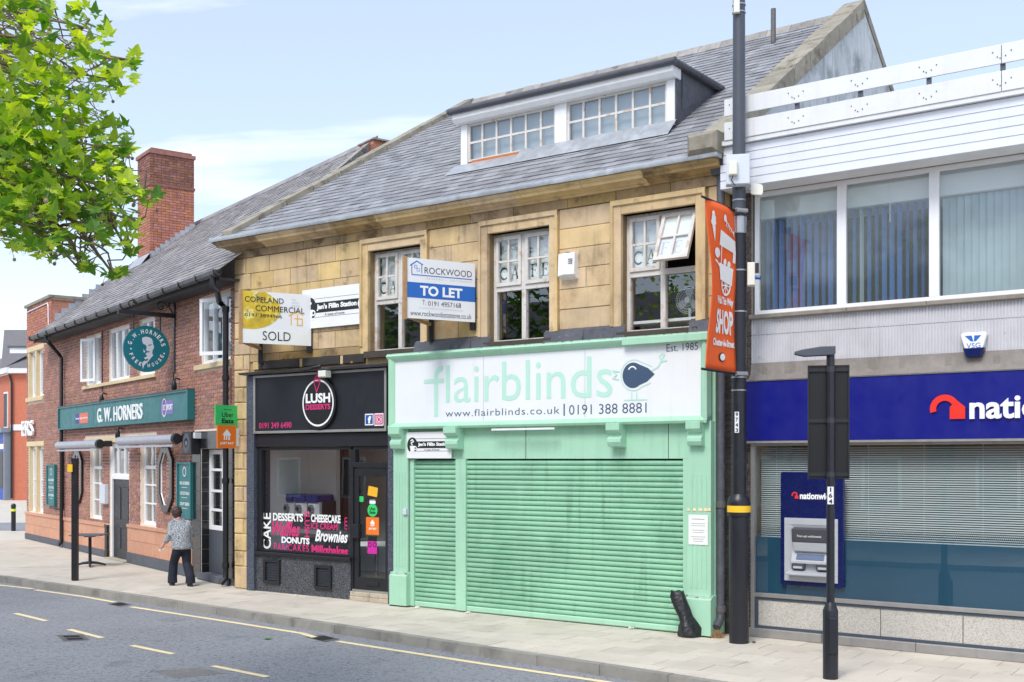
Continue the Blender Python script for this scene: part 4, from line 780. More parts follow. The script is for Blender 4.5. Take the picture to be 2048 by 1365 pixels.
u0, u1, z0, z1 = pbox(M, -.103, 749, 827, 767, 852); MB().box(u0, u1, -.104, -.102, z0, z1).build('icon', 'vinyl_white', LS); MB().poly([(u0 + .015, z0 + .02), (u1 - .015, z0 + .02), (u1 - .015, z1 - .02), (u0 + .015, z1 - .02)], -.106).build('icon', 'vinyl_pink', LS)
uc, zc = (u0 + u1) / 2, (z0 + z1) / 2; MB().ring(uc, zc, .03, .042, -.108, 20).ring(uc, zc, .075, .088, -.1084, 4, 45, 405).build('icon', 'vinyl_white', LS)
fl = thing('flood_light', 'small white flood light on a bent arm above the dessert sign', 'light', M, (2.3, -.1, 4.0))
u0, u1, z0, z1 = pbox(M, -.25, 641, 742, 656, 755); MB().cbox(u0, u1, -.32, -.18, z0, z1, .012).build('lamp_head', 'box_cream', fl); MB().tube([(u0 - .55, -.2, 3.985), (u0 - .3, -.36, 3.95), (u0, -.25, 4.0)], .022).tube([(u0 - .5, -.16, 4.0), (u0 - .1, -.34, 3.99), (u0, -.25, 4.02)], .018).build('arm', 'pub_black', fl, smooth=True)

# things inside the dessert shop
def at_glass(x, y, w): return M.pix(x, y, w)
iw = .75; u0, u1, z0, z1 = pbox(M, iw, 560, 989, 634, 1062)
sm = thing('slush_machine', 'slush machine with three bowls under navy lids behind the shop window', 'drinks machine', M, ((u0 + u1) / 2, iw, z0))
MB().cbox(u0 + .02, u1, iw + .12, iw + .5, z0, z0 + .55, .02).build('body', 'machine_dark', sm)
for k in range(3):
    a = u0 + (u1 - u0) * k / 3 + .02; b = u0 + (u1 - u0) * (k + 1) / 3 - .01; c_ = (a + b) / 2
    bo = MB().cbox(a, b, iw + .02, iw + .45, z1 - .42, z1 - .14, .05).build('bowl', 'bowl_plastic', sm); MB().prism([(a, z1 - .14), (b, z1 - .14), (b - .01, z1 - .02), (b - .07, z1), (a + .07, z1), (a + .01, z1 - .02)], iw + .01, iw + .46, 'w').build('lid', 'machine_navy', bo)
    MB().tube([(c_, iw + .10, z0 + .42), (c_, iw - .03, z0 + .42)], .075, 18).build('dial', 'machine_steel', sm, smooth=True); MB().tube([(c_, iw - .035, z0 + .42), (c_, iw - .045, z0 + .42)], .04, 14).build('dial', 'machine_dark', sm)
    MB().tube([(c_ + .03, iw + .1, z0 + .34), (c_ + .03, iw + .0, z0 + .30), (c_ + .03, iw + .0, z0 + .25)], .015).build('tap', 'vinyl_white', sm)
MB().box(u0 + .02, u1, iw - .02, iw + .12, z0, z0 + .03).build('drip_tray', 'machine_steel', sm)
ct = thing('display_counter', 'dark counter carrying the slush machine behind the shop window', 'counter', M, ((u0 + u1) / 2, iw, .15))
MB().box(u0 - .05, u1 + .25, iw - .05, iw + .55, z0 - .04, z0 - .002).build('top', 'machine_steel', ct); MB().box(u0 + .25, u1 + .2, iw + .0, iw + .5, .152, z0 - .04).build('cabinet', 'machine_dark', ct)
cbx = thing('carton', 'blue and white patterned carton on the floor behind the shop window', 'carton', M, (u0 + .05, iw, .15)); MB().cbox(u0 - .05, u0 + .24, iw - .04, iw + .3, .152, z0 - .05, .01).build('box', 'carton_blue', cbx)
tb = thing('cafe_table', 'round pale cafe table inside the dessert shop', 'table', M, (2.65, 1.0, .15)); MB().lathe([(.46, .86), (.47, .88), (.46, .9)], 2.65, 1.0, 28).build('table_top', 'paper_white', tb); MB().lathe([(.22, .152), (.2, .17), (.035, .19), (.035, .86)], 2.65, 1.0, 14).build('leg', 'machine_steel', tb, smooth=True)
ch = thing('cafe_chair', 'brown padded cafe chair seen through the shop door', 'chair', M, (3.3, 1.1, .15))
MB().cbox(3.05, 3.45, .95, 1.38, .58, .66, .02).build('seat', 'leatherette', ch); MB().cbox(3.04, 3.12, .95, 1.38, .70, 1.08, .02).build('backrest', 'leatherette', ch)
for x, y in ((3.08, .98), (3.42, .98), (3.08, 1.35), (3.42, 1.35)): MB().tube([(x, y, .58), (x + (.05 if x > 3.2 else -.03), y, .152)], .013, 8).build('leg', 'machine_steel', ch)

# ------------------------------------------------------------------ mint shopfront
GS = thing('mint_shopfront', 'mint green shopfront with two closed roller shutters and corbelled pilasters', 'shopfront', M, (6.9, 0, 0))
P0 = -.17
MB().box(4.03, 9.81, -.05, .24, 2.42, 4.1).box(4.03, 4.42, -.05, .24, .02, 2.42).box(9.42, 9.81, -.05, .24, .02, 2.42).build('carcass', 'mint_paint', GS)
fb = MB().box(4.10, 9.66, -.115, -.051, 2.415, 2.93).build('fascia_board', 'mint_paint', GS, bevel=.004)
for x in (1051, 1336): u_ = M.pix(x, 890, -.12)[0]; MB().box(u_, u_ + .008, -.119, -.114, 2.416, 2.92).build('joint', 'cill_grime', fb)
for a, b in ((4.09, 4.40), (9.44, 9.80)):
    pl = MB().box(a, b, P0, -.051, .50, 2.93).build('pilaster', 'mint_paint', GS, bevel=.005)
    for k in range(4): x = a + (b - a) * (k + 1) / 5; MB().box(x - .012, x + .012, P0 - .008, P0 + .002, .65, 2.2).build('reed', 'mint_paint', pl, bevel=.004)
    MB().prism([(P0 - .07, 0.02), (-.05, 0.02), (-.05, .56), (P0, .56), (P0 - .07, .505)], a - .03, b + .03).build('plinth_block', 'mint_paint', GS, bevel=.006); MB().box(a - .02, b + .02, P0 - .05, P0 + .02, .505, .562).build('block_cap', 'mint_peeled', pl); MB().box(a - .03, b + .03, P0 - .06, -.05, .0, .019).build('black_base', 'void', pl)  # plinth block, its cap, and a thin black strip along its foot
for bx in ((786, 859, 808, 900), (896, 861, 921, 900), (1220, 856, 1247, 896), (1379, 850, 1408, 894)):
    u0, u1, z0, z1 = pbox(M, -.2, *bx); z1 = 2.92
    MB().prism([(-.11, z1), (-.33, z1), (-.33, z1 - .10), (-.30, z1 - .13), (-.255, z1 - .15), (-.25, z1 - .19), (-.285, z1 - .22), (-.29, z1 - .27), (-.26, z0 + .02), (-.11, z0)], u0, u1).build('corbel', 'mint_paint', GS, bevel=.006)
# shutters
pitch = .0765
def slat_mesh(a, b):
    pr = [(-.002, 0), (-.016, .004), (-.030, .016), (-.036, .034), (-.032, .052), (-.019, .067), (-.002, .0735), (.004, .0735), (.004, 0)]
    return MB().prism([(w, z_) for w, z_ in pr], a, b).mesh('slat', 'mint_shutter', OFF[GS])
for a, b, nm in ((4.49, 5.375, 'narrow'), (5.56, 9.37, 'wide')):
    sh = MB().box(a, b, -.058, -.052, .02, 2.41).build('roller_shutter', 'void', GS); me = slat_mesh(a, b)
    me.polygons.foreach_set('use_smooth', [True] * len(me.polygons)); me.set_sharp_from_angle(angle=R(35))
    for k in range(30):
        o = _new('slat', me, sh); o.location = (0, -.068 + rnd.uniform(-.0015, .0015), .10 + k * pitch)
    MB().cbox(a, b, -.11, -.06, .012, .10, .015).build('bottom_rail', 'mint_paint', sh)
for a, b in ((4.42, 4.50), (5.365, 5.57), (9.36, 9.44)): MB().cbox(a, b, -.135, -.05, .015, 2.413, .006).build('shutter_guide', 'mint_paint', GS)
u_, z_ = M.pix(814, 1023, -.15); MB().cbox(u_ - .05, u_ + .03, -.21, -.13, z_ - .055, z_ + .04, .006).build('lock_box', 'box_grey', GS)
MB().box(*M.pix(985, 862, -.3)[:1], *M.pix(1110, 862, -.3)[:1], -.33, -.30, 2.845, 2.875).build('lamp_batten', 'white_timber', GS)
# notice on the pilaster
u0, u1, z0, z1 = pbox(M, P0 - .012, 1377, 1030, 1416, 1090); nt = thing('paper_notice', 'white printed paper notice taped to the mint pilaster', 'notice', M, ((u0 + u1) / 2, P0, z0)); MB().box(u0, u1, P0 - .0125, P0 - .0105, z0, z1).build('sheet', 'paper_white', nt)
mb = MB()
for k in range(11):
    zz = z1 - .06 - k * .03
    if k in (1, 4, 7): continue
    hw = (u1 - u0) * rnd.uniform(.22, .38); mb.stroke([((u0 + u1) / 2 - hw, zz), ((u0 + u1) / 2 + hw, zz)], .005 if k else .008, P0 - .0135)
mb.build('print', 'ink_grey', nt)
mb = MB()
for x in (1375, 1386, 1397, 1408, 1415): u_, z_ = M.pix(x, 1018, P0 - .01); mb.box(u_, u_ + rnd.uniform(.02, .06), P0 - .011, P0 - .0095, z_ - .03, z_ + .01)
mb.build('tape_scrap', 'line_yellow', nt)
# flairblinds fascia sign
u0, u1, z0, z1 = 4.05, 9.78, 2.90, 4.12
FS = thing('shop_sign', 'long white flairblinds fascia sign in a mint green moulded frame', 'sign', M, ((u0 + u1) / 2, -.1, z0))
panel(M, u0 + .08, u1 - .08, z0 + .05, z1 - .05, -.20, -.12).build('panel', 'sign_white', FS)
def mould(a, b, horizontal, inner):   # moulding bar with a sloped inner edge
    f = .105
    if horizontal: zz = a; s_ = 1 if inner > 0 else -1; return MB().prism([(-.115, zz), (-.25, zz), (-.265, zz + s_ * .03), (-.25, zz + s_ * .06), (-.215, zz + s_ * f), (-.115, zz + s_ * f)], u0, u1)
fbar = MB()
fbar.prism([(-.115, z0), (-.25, z0), (-.27, z0 + .035), (-.25, z0 + .07), (-.212, z0 + .10), (-.115, z0 + .10)], u0, u1)
fbar.prism([(-.115, z1), (-.27, z1), (-.29, z1 - .03), (-.27, z1 - .06), (-.212, z1 - .115), (-.115, z1 - .115)], u0 - .02, u1 + .02)
fbar.prism([(u0, -.115), (u0, -.25), (u0 + .03, -.268), (u0 + .07, -.25), (u0 + .11, -.212), (u0 + .11, -.115)], z0 + .001, z1 - .001, 'z'); fbar.prism([(u1, -.115), (u1, -.25), (u1 - .03, -.268), (u1 - .07, -.25), (u1 - .11, -.212), (u1 - .11, -.115)], z0 + .001, z1 - .001, 'z')
fbar.build('frame', 'mint_paint', FS, bevel=.004); MB().box(u0 - .01, u1 + .01, -.268, -.09, z1 + .001, z1 + .012).build('frame_cap', 'mint_peeled', FS)
MB().box(*M.pix(1244, 690, -.29)[:1], u1 + .025, -.298, -.27, z1 - .105, z1 - .012).build('frame_patch', 'mint_paint', FS, bevel=.004)
for x in (967, 1170): u_ = M.pix(x, 780, -.2)[0]; MB().box(u_ - .003, u_ + .003, -.2025, -.199, z0 + .1, z1 - .12).build('seam', 'seam', FS)
WS = -.203
bz_ = M.pix(892, 807, WS)[1]; tz_ = M.pix(892, 731, WS)[1]; ua, ub = M.pix(892, 780, WS)[0], M.pix(1225, 780, WS)[0]
mb = MB(); text(mb, 'lairblinds', ua, ub, bz_, tz_, WS, bold=.0); mb.build('lettering', 'mint_letter', FS)
sx0, sx1 = M.pix(868.5, 780, WS)[0], M.pix(876, 780, WS)[0]; sz0, szt = M.pix(872, 834, WS)[1], M.pix(872, 733, WS)[1]; cbz = M.pix(865, 760, WS)[1]; cu0, cu1 = M.pix(847, 760, WS)[0], M.pix(888, 760, WS)[0]
mb = MB(); tk = sx1 - sx0; mb.poly([(sx0, sz0), (sx1, sz0), (sx1, szt - .13), (sx0, szt - .13)], WS).ring(sx0 + .15, szt - .15, .15 - tk, .15, WS - .0005, 16, 75, 180).poly([(cu0, cbz - .055), (cu1, cbz - .055), (cu1, cbz + .01), (cu0 + .02, cbz + .01)], WS - .001); mb.build('lettering', 'mint_letter', FS)
ptext(FS, M, WS, 'www.flairblinds.co.uk', (891, 817, 1119, 831), 'navy_letter', bold=-.006, space=1.12); ptext(FS, M, WS, '|', (1127, 808, 1129.5, 832), 'navy_letter'); ptext(FS, M, WS, '0191 388 8881', (1138, 808, 1293, 828), 'navy_letter', bold=-.006); ptext(FS, M, WS, 'Est. 1985', (1333, 687, 1396, 702), 'navy_letter', bold=-.004)
cu, cz = M.pix(1266, 751, WS); rb = .17
body = [(cu + rb * math.cos(R(a)), cz + rb * math.sin(R(a)) * 1.06) for a in range(58, 318, 10)] + [(cu + .22, cz - .10), (cu + .345, cz + .0), (cu + .24, cz + .09)]
MB().poly(body, WS - .001).build('bird_mark', 'navy_letter', FS)
out = [(cu + (x - cu) * 1.22 + .01, cz + (z_ - cz) * 1.2) for x, z_ in body]
mb = MB(); mb.stroke(out[-1:] + out[:-2], .015, WS); t_ = (cu + .42, cz + .10); mb.stroke([(cu + .30, cz + .05), (cu + .40, cz + .10), (cu + .46, cz + .2), (cu + .5, cz + .26), (cu + .46, cz + .28), (cu + .42, cz + .24), (cu + .46, cz + .17), (cu + .53, cz + .18)], .02, WS - .002)
mb.stroke([(cu - .22, cz + .06), (cu - .33, cz + .08), (cu - .26, cz + .02), (cu - .33, cz - .03), (cu - .23, cz - .05)], .018, WS - .004).stroke([(cu - .02, cz - .25), (cu - .02, cz - .34)], .018, WS).stroke([(cu + .06, cz - .25), (cu + .06, cz - .34)], .018, WS).stroke([(cu - .14, cz - .35), (cu + .22, cz - .35)], .018, WS - .001); mb.build('bird_outline', 'mint_letter', FS)
MB().ring(cu - .01, cz + .06, .052, .072, WS - .003, 14, 20, 160).build('bird_eye', 'vinyl_white', FS)

# coffee stop boards
def coffee_board(label, u0, u1, z0, z1, w):
    t = thing('cafe_sign', label, 'sign', M, ((u0 + u1) / 2, w, z0)); W_, H_ = u1 - u0, z1 - z0
    panel(M, u0, u1, z0, z1, w - .012, w).build('panel', 'board_white', t)
    q = lambda a, b: (u0 + a * W_, z0 + b * H_); d = w - .0135
    MB().poly([q(.16, .38), q(.985, .38), q(.955, .51), q(.985, .64), q(.16, .64)], d).build('ribbon', 'ink_dark', t)
    mb = MB()
    for b in (.27, .74): mb.stroke([q(.2, b), q(.98, b)], .008, d)
    mb.build('rule', 'ink_grey', t); uc, zc = q(.13, .50); r_ = H_ * .27
    MB().disc(uc, zc, r_ * .95, d - .001, 28, r_ * 1.1).build('emblem', 'ink_dark', t); MB().poly([(uc - r_ * .45, zc - r_ * .1), (uc + r_ * .5, zc - r_ * .1), (uc + r_ * .35, zc - r_ * .85), (uc - r_ * .3, zc - r_ * .85)], d - .002).ring(uc + r_ * .55, zc - r_ * .42, r_ * .14, r_ * .28, d - .0024, 14).disc(uc, zc - r_ * .98, r_ * .75, d - .0028, 18, r_ * .12).stroke([(uc, zc), (uc - r_ * .2, zc + r_ * .3), (uc + r_ * .25, zc + r_ * .5), (uc, zc + r_ * .8), (uc - r_ * .25, zc + r_ * .6)], r_ * .16, d - .003).build('cup', 'vinyl_white', t)
    mb = MB(); text(mb, "Jan's Fillin Station", *[q(.26, 0)[0], q(.945, 0)[0]], q(0, .43)[1], q(0, .60)[1], d - .002, bold=.05); mb.build('lettering', 'vinyl_white', t); mb = MB(); text(mb, 'A taste of home', q(.40, 0)[0], q(.74, 0)[0], q(0, .29)[1], q(0, .355)[1], d - .001, bold=.01); mb.build('lettering', 'ink_dark', t)
a, za = M.pix(604, 582, -.06); b, zb = M.pix(720, 567, -.06); _, zc = M.pix(720, 648, -.06)
coffee_board("large white Jan's Fillin Station board fixed to the sandstone wall", a, b, zc, zb, -.045)
u0, u1, z0, z1 = pbox(M, -.19, 813, 864, 902, 917); coffee_board("small white Jan's Fillin Station board on the mint fascia above the narrow shutter", u0, u1, z0, z1, -.172)

# estate agents' V-boards
def vboard(label, px_apex, px_end, px_back, ytop, ybot, wa):
    ua, zt = M.pix(px_apex, ytop, wa); zb = M.pix(px_apex, ybot, wa)[1]; A = M.world(ua, wa); E_ = M.world(M.pix(px_end, 600, -.05)[0], -.05); K = M.world(M.pix(px_back, 600, -.05)[0], -.05)
    d = E_ - A; F_ = Frame(A.x, A.y, math.atan2(d.y, d.x)); L = d.length; t = thing('agent_board', label, 'sign', F_, (0, 0, zb))
    MB().box(0, L, -.006, .006, zb, zt).build('panel', 'board_white', t)
    k = K - A; ku, kw = k.x * F_.u[0] + k.y * F_.u[1], k.x * F_.n[0] + k.y * F_.n[1]
    MB().add([(0, .01, zb), (ku, kw, zb), (ku, kw, zt), (0, .01, zt), (.0, .022, zb), (ku - .012, kw + .004, zb), (ku - .012, kw + .004, zt), (0, .022, zt)], [(0, 1, 2, 3), (4, 7, 6, 5), (0, 4, 5, 1), (3, 2, 6, 7), (0, 3, 7, 4), (1, 5, 6, 2)]).build('back_panel', 'board_white', t)
    MB().box(-.03, .02, -.02, .05, zb - .02, zt + .02).build('corner_post', 'timber_batten', t)
    for zz in (zb - .0, zt - .05): MB().add([(.0, .03, zz), (ku, kw, zz), (ku, kw, zz + .05), (0, .03, zz + .05), (.045, .03, zz), (ku + .045, kw, zz), (ku + .045, kw, zz + .05), (.045, .03, zz + .05)], [(0, 1, 2, 3), (4, 7, 6, 5), (0, 4, 5, 1), (3, 2, 6, 7), (1, 5, 6, 2), (0, 3, 7, 4)]).build('batten', 'timber_batten', t)
    MB().box(L - .06, L + .02, .008, .07, zb - .12, zt - .2).build('wall_batten', 'pub_black', t); MB().box(ku - .05, ku + .03, kw - .06, kw, zb - .25, zt - .2).build('wall_batten', 'pub_black', t)
    return t, F_, L, zb, zt
t, F1, L, zb, zt = vboard('white and blue ROCKWOOD TO LET board jutting from the sandstone wall', 811, 950, 861, 515, 636, -1.12)
D1 = -.0085
q = lambda x, y: F1.pix(x, y, D1)
H_ = zt - zb; MB().poly([(.0, zb + H_ * .345), (L, zb + H_ * .345), (L, zb + H_ * .60), (0, zb + H_ * .60)], D1).build('band', 'board_blue', t)
fx = lambda a: L * a
fz = lambda b: zb + H_ * b
mb = MB(); text(mb, 'TO LET', fx(.20), fx(.81), fz(.385), fz(.555), D1 - .002, bold=.04); mb.build('lettering', 'vinyl_white', t)
mb = MB(); text(mb, 'ROCKWOOD', fx(.265), fx(.95), fz(.76), fz(.865), D1, bold=-.004); mb.build('lettering', 'ink_dark', t); mb = MB(); text(mb, '0191 4957168', fx(.315), fx(.79), fz(.225), fz(.305), D1); mb.build('lettering', 'ink_dark', t); mb = MB(); text(mb, 'www.rockwoodestatesne.co.uk', fx(.065), fx(.945), fz(.045), fz(.135), D1, bold=-.004); mb.build('lettering', 'ink_dark', t)
mb = MB(); text(mb, 'estates - northeast', fx(.29), fx(.95), fz(.665), fz(.705), D1, space=1.5); mb.build('lettering', 'ink_pale', t); mb = MB(); text(mb, 'E: enquiries@rockwoodestatesne.co.uk', fx(.19), fx(.82), fz(.16), fz(.20), D1); mb.build('lettering', 'ink_pale', t); mb = MB(); text(mb, 'T:', fx(.23), fx(.285), fz(.235), fz(.315), D1); mb.build('lettering', 'ink_grey', t)
mb = MB(); mb.stroke([(fx(.065), fz(.875)), (fx(.155), fz(.955)), (fx(.24), fz(.90))], .016, D1).stroke([(fx(.085), fz(.88)), (fx(.085), fz(.725)), (fx(.95), fz(.725))], .012, D1 - .001).stroke([(fx(.225), fz(.90)), (fx(.225), fz(.76))], .012, D1)
for a, b in ((.14, .86), (.175, .81)): mb.stroke([(fx(a - .018), fz(b - .022)), (fx(a + .018), fz(b - .022)), (fx(a + .018), fz(b + .022)), (fx(a - .018), fz(b + .022)), (fx(a - .018), fz(b - .022))], .006, D1 - .0005)
mb.build('house_mark', 'board_blue', t)
t, F2, L, zb, zt = vboard('white and gold COPELAND COMMERCIAL SOLD board jutting from the sandstone wall', 482, 622, 521, 581, 686, -1.15)
H_ = zt - zb; pts = [(0, zt), (0, zb + H_ * .30)] + [(L * .5 * math.cos(R(a)) + L * .06, zb + H_ * (.66 + .40 * math.sin(R(a)))) for a in range(-97, 55, 8) if L * .5 * math.cos(R(a)) + L * .06 > 0] + [(L * .34, zt)]
MB().poly(pts, D1).build('gold_disc', 'gold_swirl', t)
mb = MB(); text(mb, 'COPELAND', fx(.05), fx(.60), fz(.79), fz(.895), D1 - .002); mb.build('lettering', 'ink_dark', t); mb = MB(); text(mb, 'COMMERCIAL', fx(.20), fx(.90), fz(.625), fz(.735), D1 - .002); mb.build('lettering', 'ink_dark', t); mb = MB(); text(mb, '0191 3894966', fx(.05), fx(.575), fz(.51), fz(.575), D1 - .002); mb.build('lettering', 'ink_dark', t); mb = MB(); text(mb, 'SOLD', fx(.30), fx(.70), fz(.07), fz(.245), D1 - .002, bold=-.004); mb.build('lettering', 'ink_dark', t)
for i_, s_ in enumerate(('SALES', 'LETTINGS', 'MANAGEMENT')): mb = MB(); text(mb, s_, fx(.715), fx(.715 + .013 * len(s_)), fz(.87 - .06 * i_), fz(.90 - .06 * i_), D1); mb.build('lettering', 'ink_pale', t)
mb = MB(); mb.stroke([(fx(.68), fz(.57)), (fx(.79), fz(.66)), (fx(.88), fz(.60))], .022, D1 - .001).stroke([(fx(.71), fz(.57)), (fx(.71), fz(.39))], .016, D1).stroke([(fx(.76), fz(.52)), (fx(.87), fz(.52)), (fx(.87), fz(.39)), (fx(.80), fz(.39)), (fx(.80), fz(.60))], .018, D1 - .0005); mb.build('house_mark', 'vinyl_yellow', t)
MB().box(0, L, -.0095, -.0065, zb + .002, zb + H_ * .27).build('slip_panel', 'paper_white', t)
for m_ in [o for o in t.children if o.name.startswith('lettering')]: m_.location.y -= .003
# alarm box on the stone pier
u0, u1, z0, z1 = pbox(M, -.1, 1117, 507, 1150, 559); al = thing('alarm_box', 'white bell alarm box on the sandstone pier between the upper windows', 'alarm', M, ((u0 + u1) / 2, -.01, z0))
MB().add([(u0, -.13, z0 + .05), (u1, -.13, z0 + .06), (u1, -.11, z1), (u0, -.11, z1), (u0 + .01, -.005, z0), (u1, -.005, z0), (u1, -.005, z1), (u0, -.005, z1), ((u0 + u1) / 2 - .02, -.155, z0 + .06), ((u0 + u1) / 2 - .02, -.135, z1)], [(0, 8, 9, 3), (8, 1, 2, 9), (4, 5, 1, 8, 0), (3, 9, 2, 6, 7), (0, 3, 7, 4), (1, 5, 6, 2)]).build('case', 'upvc', al, bevel=.01)
mb = MB()
for k in range(3): mb.box(u1 - .10, u1 - .03, -.1425, -.10, z1 - .10 - k * .03, z1 - .092 - k * .03)
mb.build('vent_slot', 'ink_grey', al); MB().box((u0 + u1) / 2 - .03, (u0 + u1) / 2 + .03, -.09, -.05, z1, z1 + .02).build('strobe', 'vinyl_blue', al)

# ------------------------------------------------------------------ brick pub
PB = thing('brick_pub', 'two-storey brick pub with slate roof, tall chimney and pink tiled base', 'pub', B, (-8, 0, 0))
UL = -16.15; UH = [(-9.78, -8.48, 4.31, 5.56), (-7.82, -6.2, 4.31, 5.58), (-5.5, -4.42, 4.31, 5.58), (-1.62, -.10, 4.31, 5.62)]
LH = [(-9.47, -8.40, .90, 2.80), (-7.78, -6.24, 0, 2.80), (-5.44, -4.36, .93, 2.80)]
BAY = [(-15.95, -14.18, 4.27, 5.64), (-15.9, -14.16, .85, 2.80)]
DOORWAY = (-2.05, .30, 0, 2.975)
allh = UH + LH + BAY
mw = MB(); wall_boxes(mw, UL, .32, 0, 5.78, .02, .30, allh + [(-1.60, -.19, 0, 2.62)]); mw.box(UL, -13.3, .02, .30, 5.78, 7.02).box(UL + .001, UL + .28, .3, 5, 0, 7.0).box(-13.6, -13.3, .3, 1.4, 5.7, 7.02)
pw_ = mw.build('wall', 'pale_mortar', PB)
tiles_h = [(-16.2, -7.78, 0, .83), (-6.24, -2.03, 0, .91), DOORWAY]
lint = [(-9.9, -4.3, 2.82, 2.955), (-10.0, -4.3, 4.22, 4.31), (-1.92, -.02, 4.2, 4.31), (-16.1, -14.05, 5.64, 5.80), (-16.1, -14.05, 4.14, 4.27), (-16.1, -14.05, 2.80, 2.95)]
brickwork(PB, pw_, B, UL, .32, .83, 5.76, 0, allh + tiles_h + lint, 'pub_brick', single=lambda u, z: -2.0 < u < -.05 and z > 2.95 or (-2.6 < u and z > 3.9), joint=.019)
brickwork(PB, pw_, B, UL, -13.28, 5.80, 7.0, 0, [], 'red_brick'); brickwork(PB, pw_, B, 0, 1.35, 5.7, 7.0, 0, [], 'red_brick', xf=lambda p: Vector((-13.3 - p.y + .012, p.x, p.z)))
MB().prism([(-.06, 7.02), (.36, 7.02), (.36, 7.10), (-.06, 7.10)], UL - .05, -13.22).box(-13.62, -13.22, .362, 1.45, 7.02, 7.1).build('parapet_coping', 'coping_stone', PB)
MB().tube([(UL + .1, -.02, 6.88), (-13.6, -.02, 6.9), (-13.5, -.02, 6.8), (-13.45, -.02, 5.9)], .018, 6).build('cable', 'upvc', PB)
# stone lintels and sills
for k, (a, b, z0, z1) in enumerate(lint):
    n = 4 if b - a > 5 else 1
    for i in range(n): MB().cbox(a + (b - a) * i / n + .003, a + (b - a) * (i + 1) / n - .003, -.05 if k in (1, 2, 4) else -.015, .06, z0 + .003, z1 - .003, .008).build('sill' if k in (1, 2, 4) else 'lintel', 'buff_stone', pw_)
# pink faience base and grey plinth
fj = MB().box(UL, -7.8, -.022, .02, .0, .82).box(-6.24, -2.05, -.022, .02, .0, .90).build('base_course', 'faience_joint', PB)
for a, b, zlo, zhi in ((UL, -7.98, .17, .745), (-6.24, -2.05, .24, .825)):
    for r_ in range(2):
        z0, z1 = zlo + (zhi - zlo) * r_ / 2, zlo + (zhi - zlo) * (r_ + 1) / 2; u = a - (.27 if r_ else 0)
        while u < b - .02:
            x0, x1 = max(a, u), min(b, u + .56)
            if x1 - x0 > .04: piece('faience_tile', 'pink_faience', fj, x0 + .004, x1 - .004, -.036, -.02, z0 + .004, z1 - .004)
            u += .56
    u = a
    while u < b - .02: x1 = min(b, u + .8); piece('cap_tile', 'pink_faience', fj, u + .004, x1 - .004, -.06, -.02, zhi + .003, zhi + .075); u += .8
    MB().box(a, b, -.055, .0, 0, zlo - .002).build('plinth', 'plinth_grey', PB, bevel=.01)
MB().box(-7.98, -7.8, -.05, .02, 0, .80).build('door_block', 'pub_black', PB)
# soffit, gutter, roof
MB().box(-13.35, .45, -.42, .02, 5.72, 5.76).build('soffit', 'soffit_dark', PB); MB().box(-13.38, .45, -.445, -.42, 5.70, 5.84).build('eaves_board', 'soffit_dark', PB)
gp = [(-.45, 5.86), (-.465, 5.80), (-.50, 5.765), (-.54, 5.765), (-.575, 5.80), (-.585, 5.87), (-.57, 5.87), (-.53, 5.79), (-.48, 5.80)]
gt = MB().prism(gp, -13.45, .62).build('gutter', 'gutter_black', PB)
for k in range(16): u = -13.3 + k * .92; MB().prism([(-.44, 5.87), (-.46, 5.775), (-.505, 5.745), (-.545, 5.745), (-.597, 5.79), (-.60, 5.875)], u, u + .045).build('gutter_bracket', 'gutter_black', gt)
PEW, PEZ, PRW, PRZ = -.50, 5.87, 4.0, 9.5
pr_at = lambda w: PEZ + (w - PEW) * (PRZ - PEZ) / (PRW - PEW)
pul = lambda w: -13.42 if w < .72 else (-13.6 if w < 1.45 else -14.75); pur = lambda w: .62 - max(0, w + .2) * 2.42 / 4.2
prf = MB().add([(-13.4, PEW, PEZ - .02), (pur(PEW), PEW, PEZ - .02), (pur(PRW), PRW, PRZ - .02), (-14.75, PRW, PRZ - .02), (-14.75, 1.45, pr_at(1.45) - .02), (-13.4, 1.45, pr_at(1.45) - .02), (pur(PRW) - 1, 9, 5.5), (-14.75, 9, 5.5)], [(0, 1, 2, 3, 4, 5), (3, 2, 6, 7)]).build('roof', 'roof_far', PB)
CH = (-12.92, -11.83, 2.35, 3.65)
slates(PB, prf, 'slate_pub', (PEW, PEZ), PRW - PEW, PRZ - PEZ, pul, pur, .23, .19, single=lambda u, w: u > -4.6 and w < 1.9, skip=lambda u, w: CH[0] + .1 < u < CH[1] - .1 and CH[2] + .1 < w < CH[3])
u = -14.75
while u < pur(PRW) - .05:
    b = min(u + .46, pur(PRW)); MB().add([(u + .005, PRW - .14, PRZ - .09), (b, PRW - .14, PRZ - .09), (b, PRW - .03, PRZ + .06), (u + .005, PRW - .03, PRZ + .06), (b, PRW + .03, PRZ + .06), (u + .005, PRW + .03, PRZ + .06), (b, PRW + .15, PRZ - .09), (u + .005, PRW + .15, PRZ - .09)], [(0, 1, 2, 3), (3, 2, 4, 5), (5, 4, 6, 7), (0, 3, 5, 7), (1, 6, 4, 2)]).build('ridge_tile', 'slate_pub', prf); u = b
MB().add([(-14.74, 1.45, 5.5), (-14.74, 9, 5.5), (-14.74, PRW, PRZ - .03), (-14.6, 1.45, 5.5), (-14.6, 9, 5.5), (-14.6, PRW, PRZ - .03)], [(0, 2, 1), (3, 4, 5), (0, 3, 5, 2), (1, 2, 5, 4)]).build('gable', 'red_brick', PB)
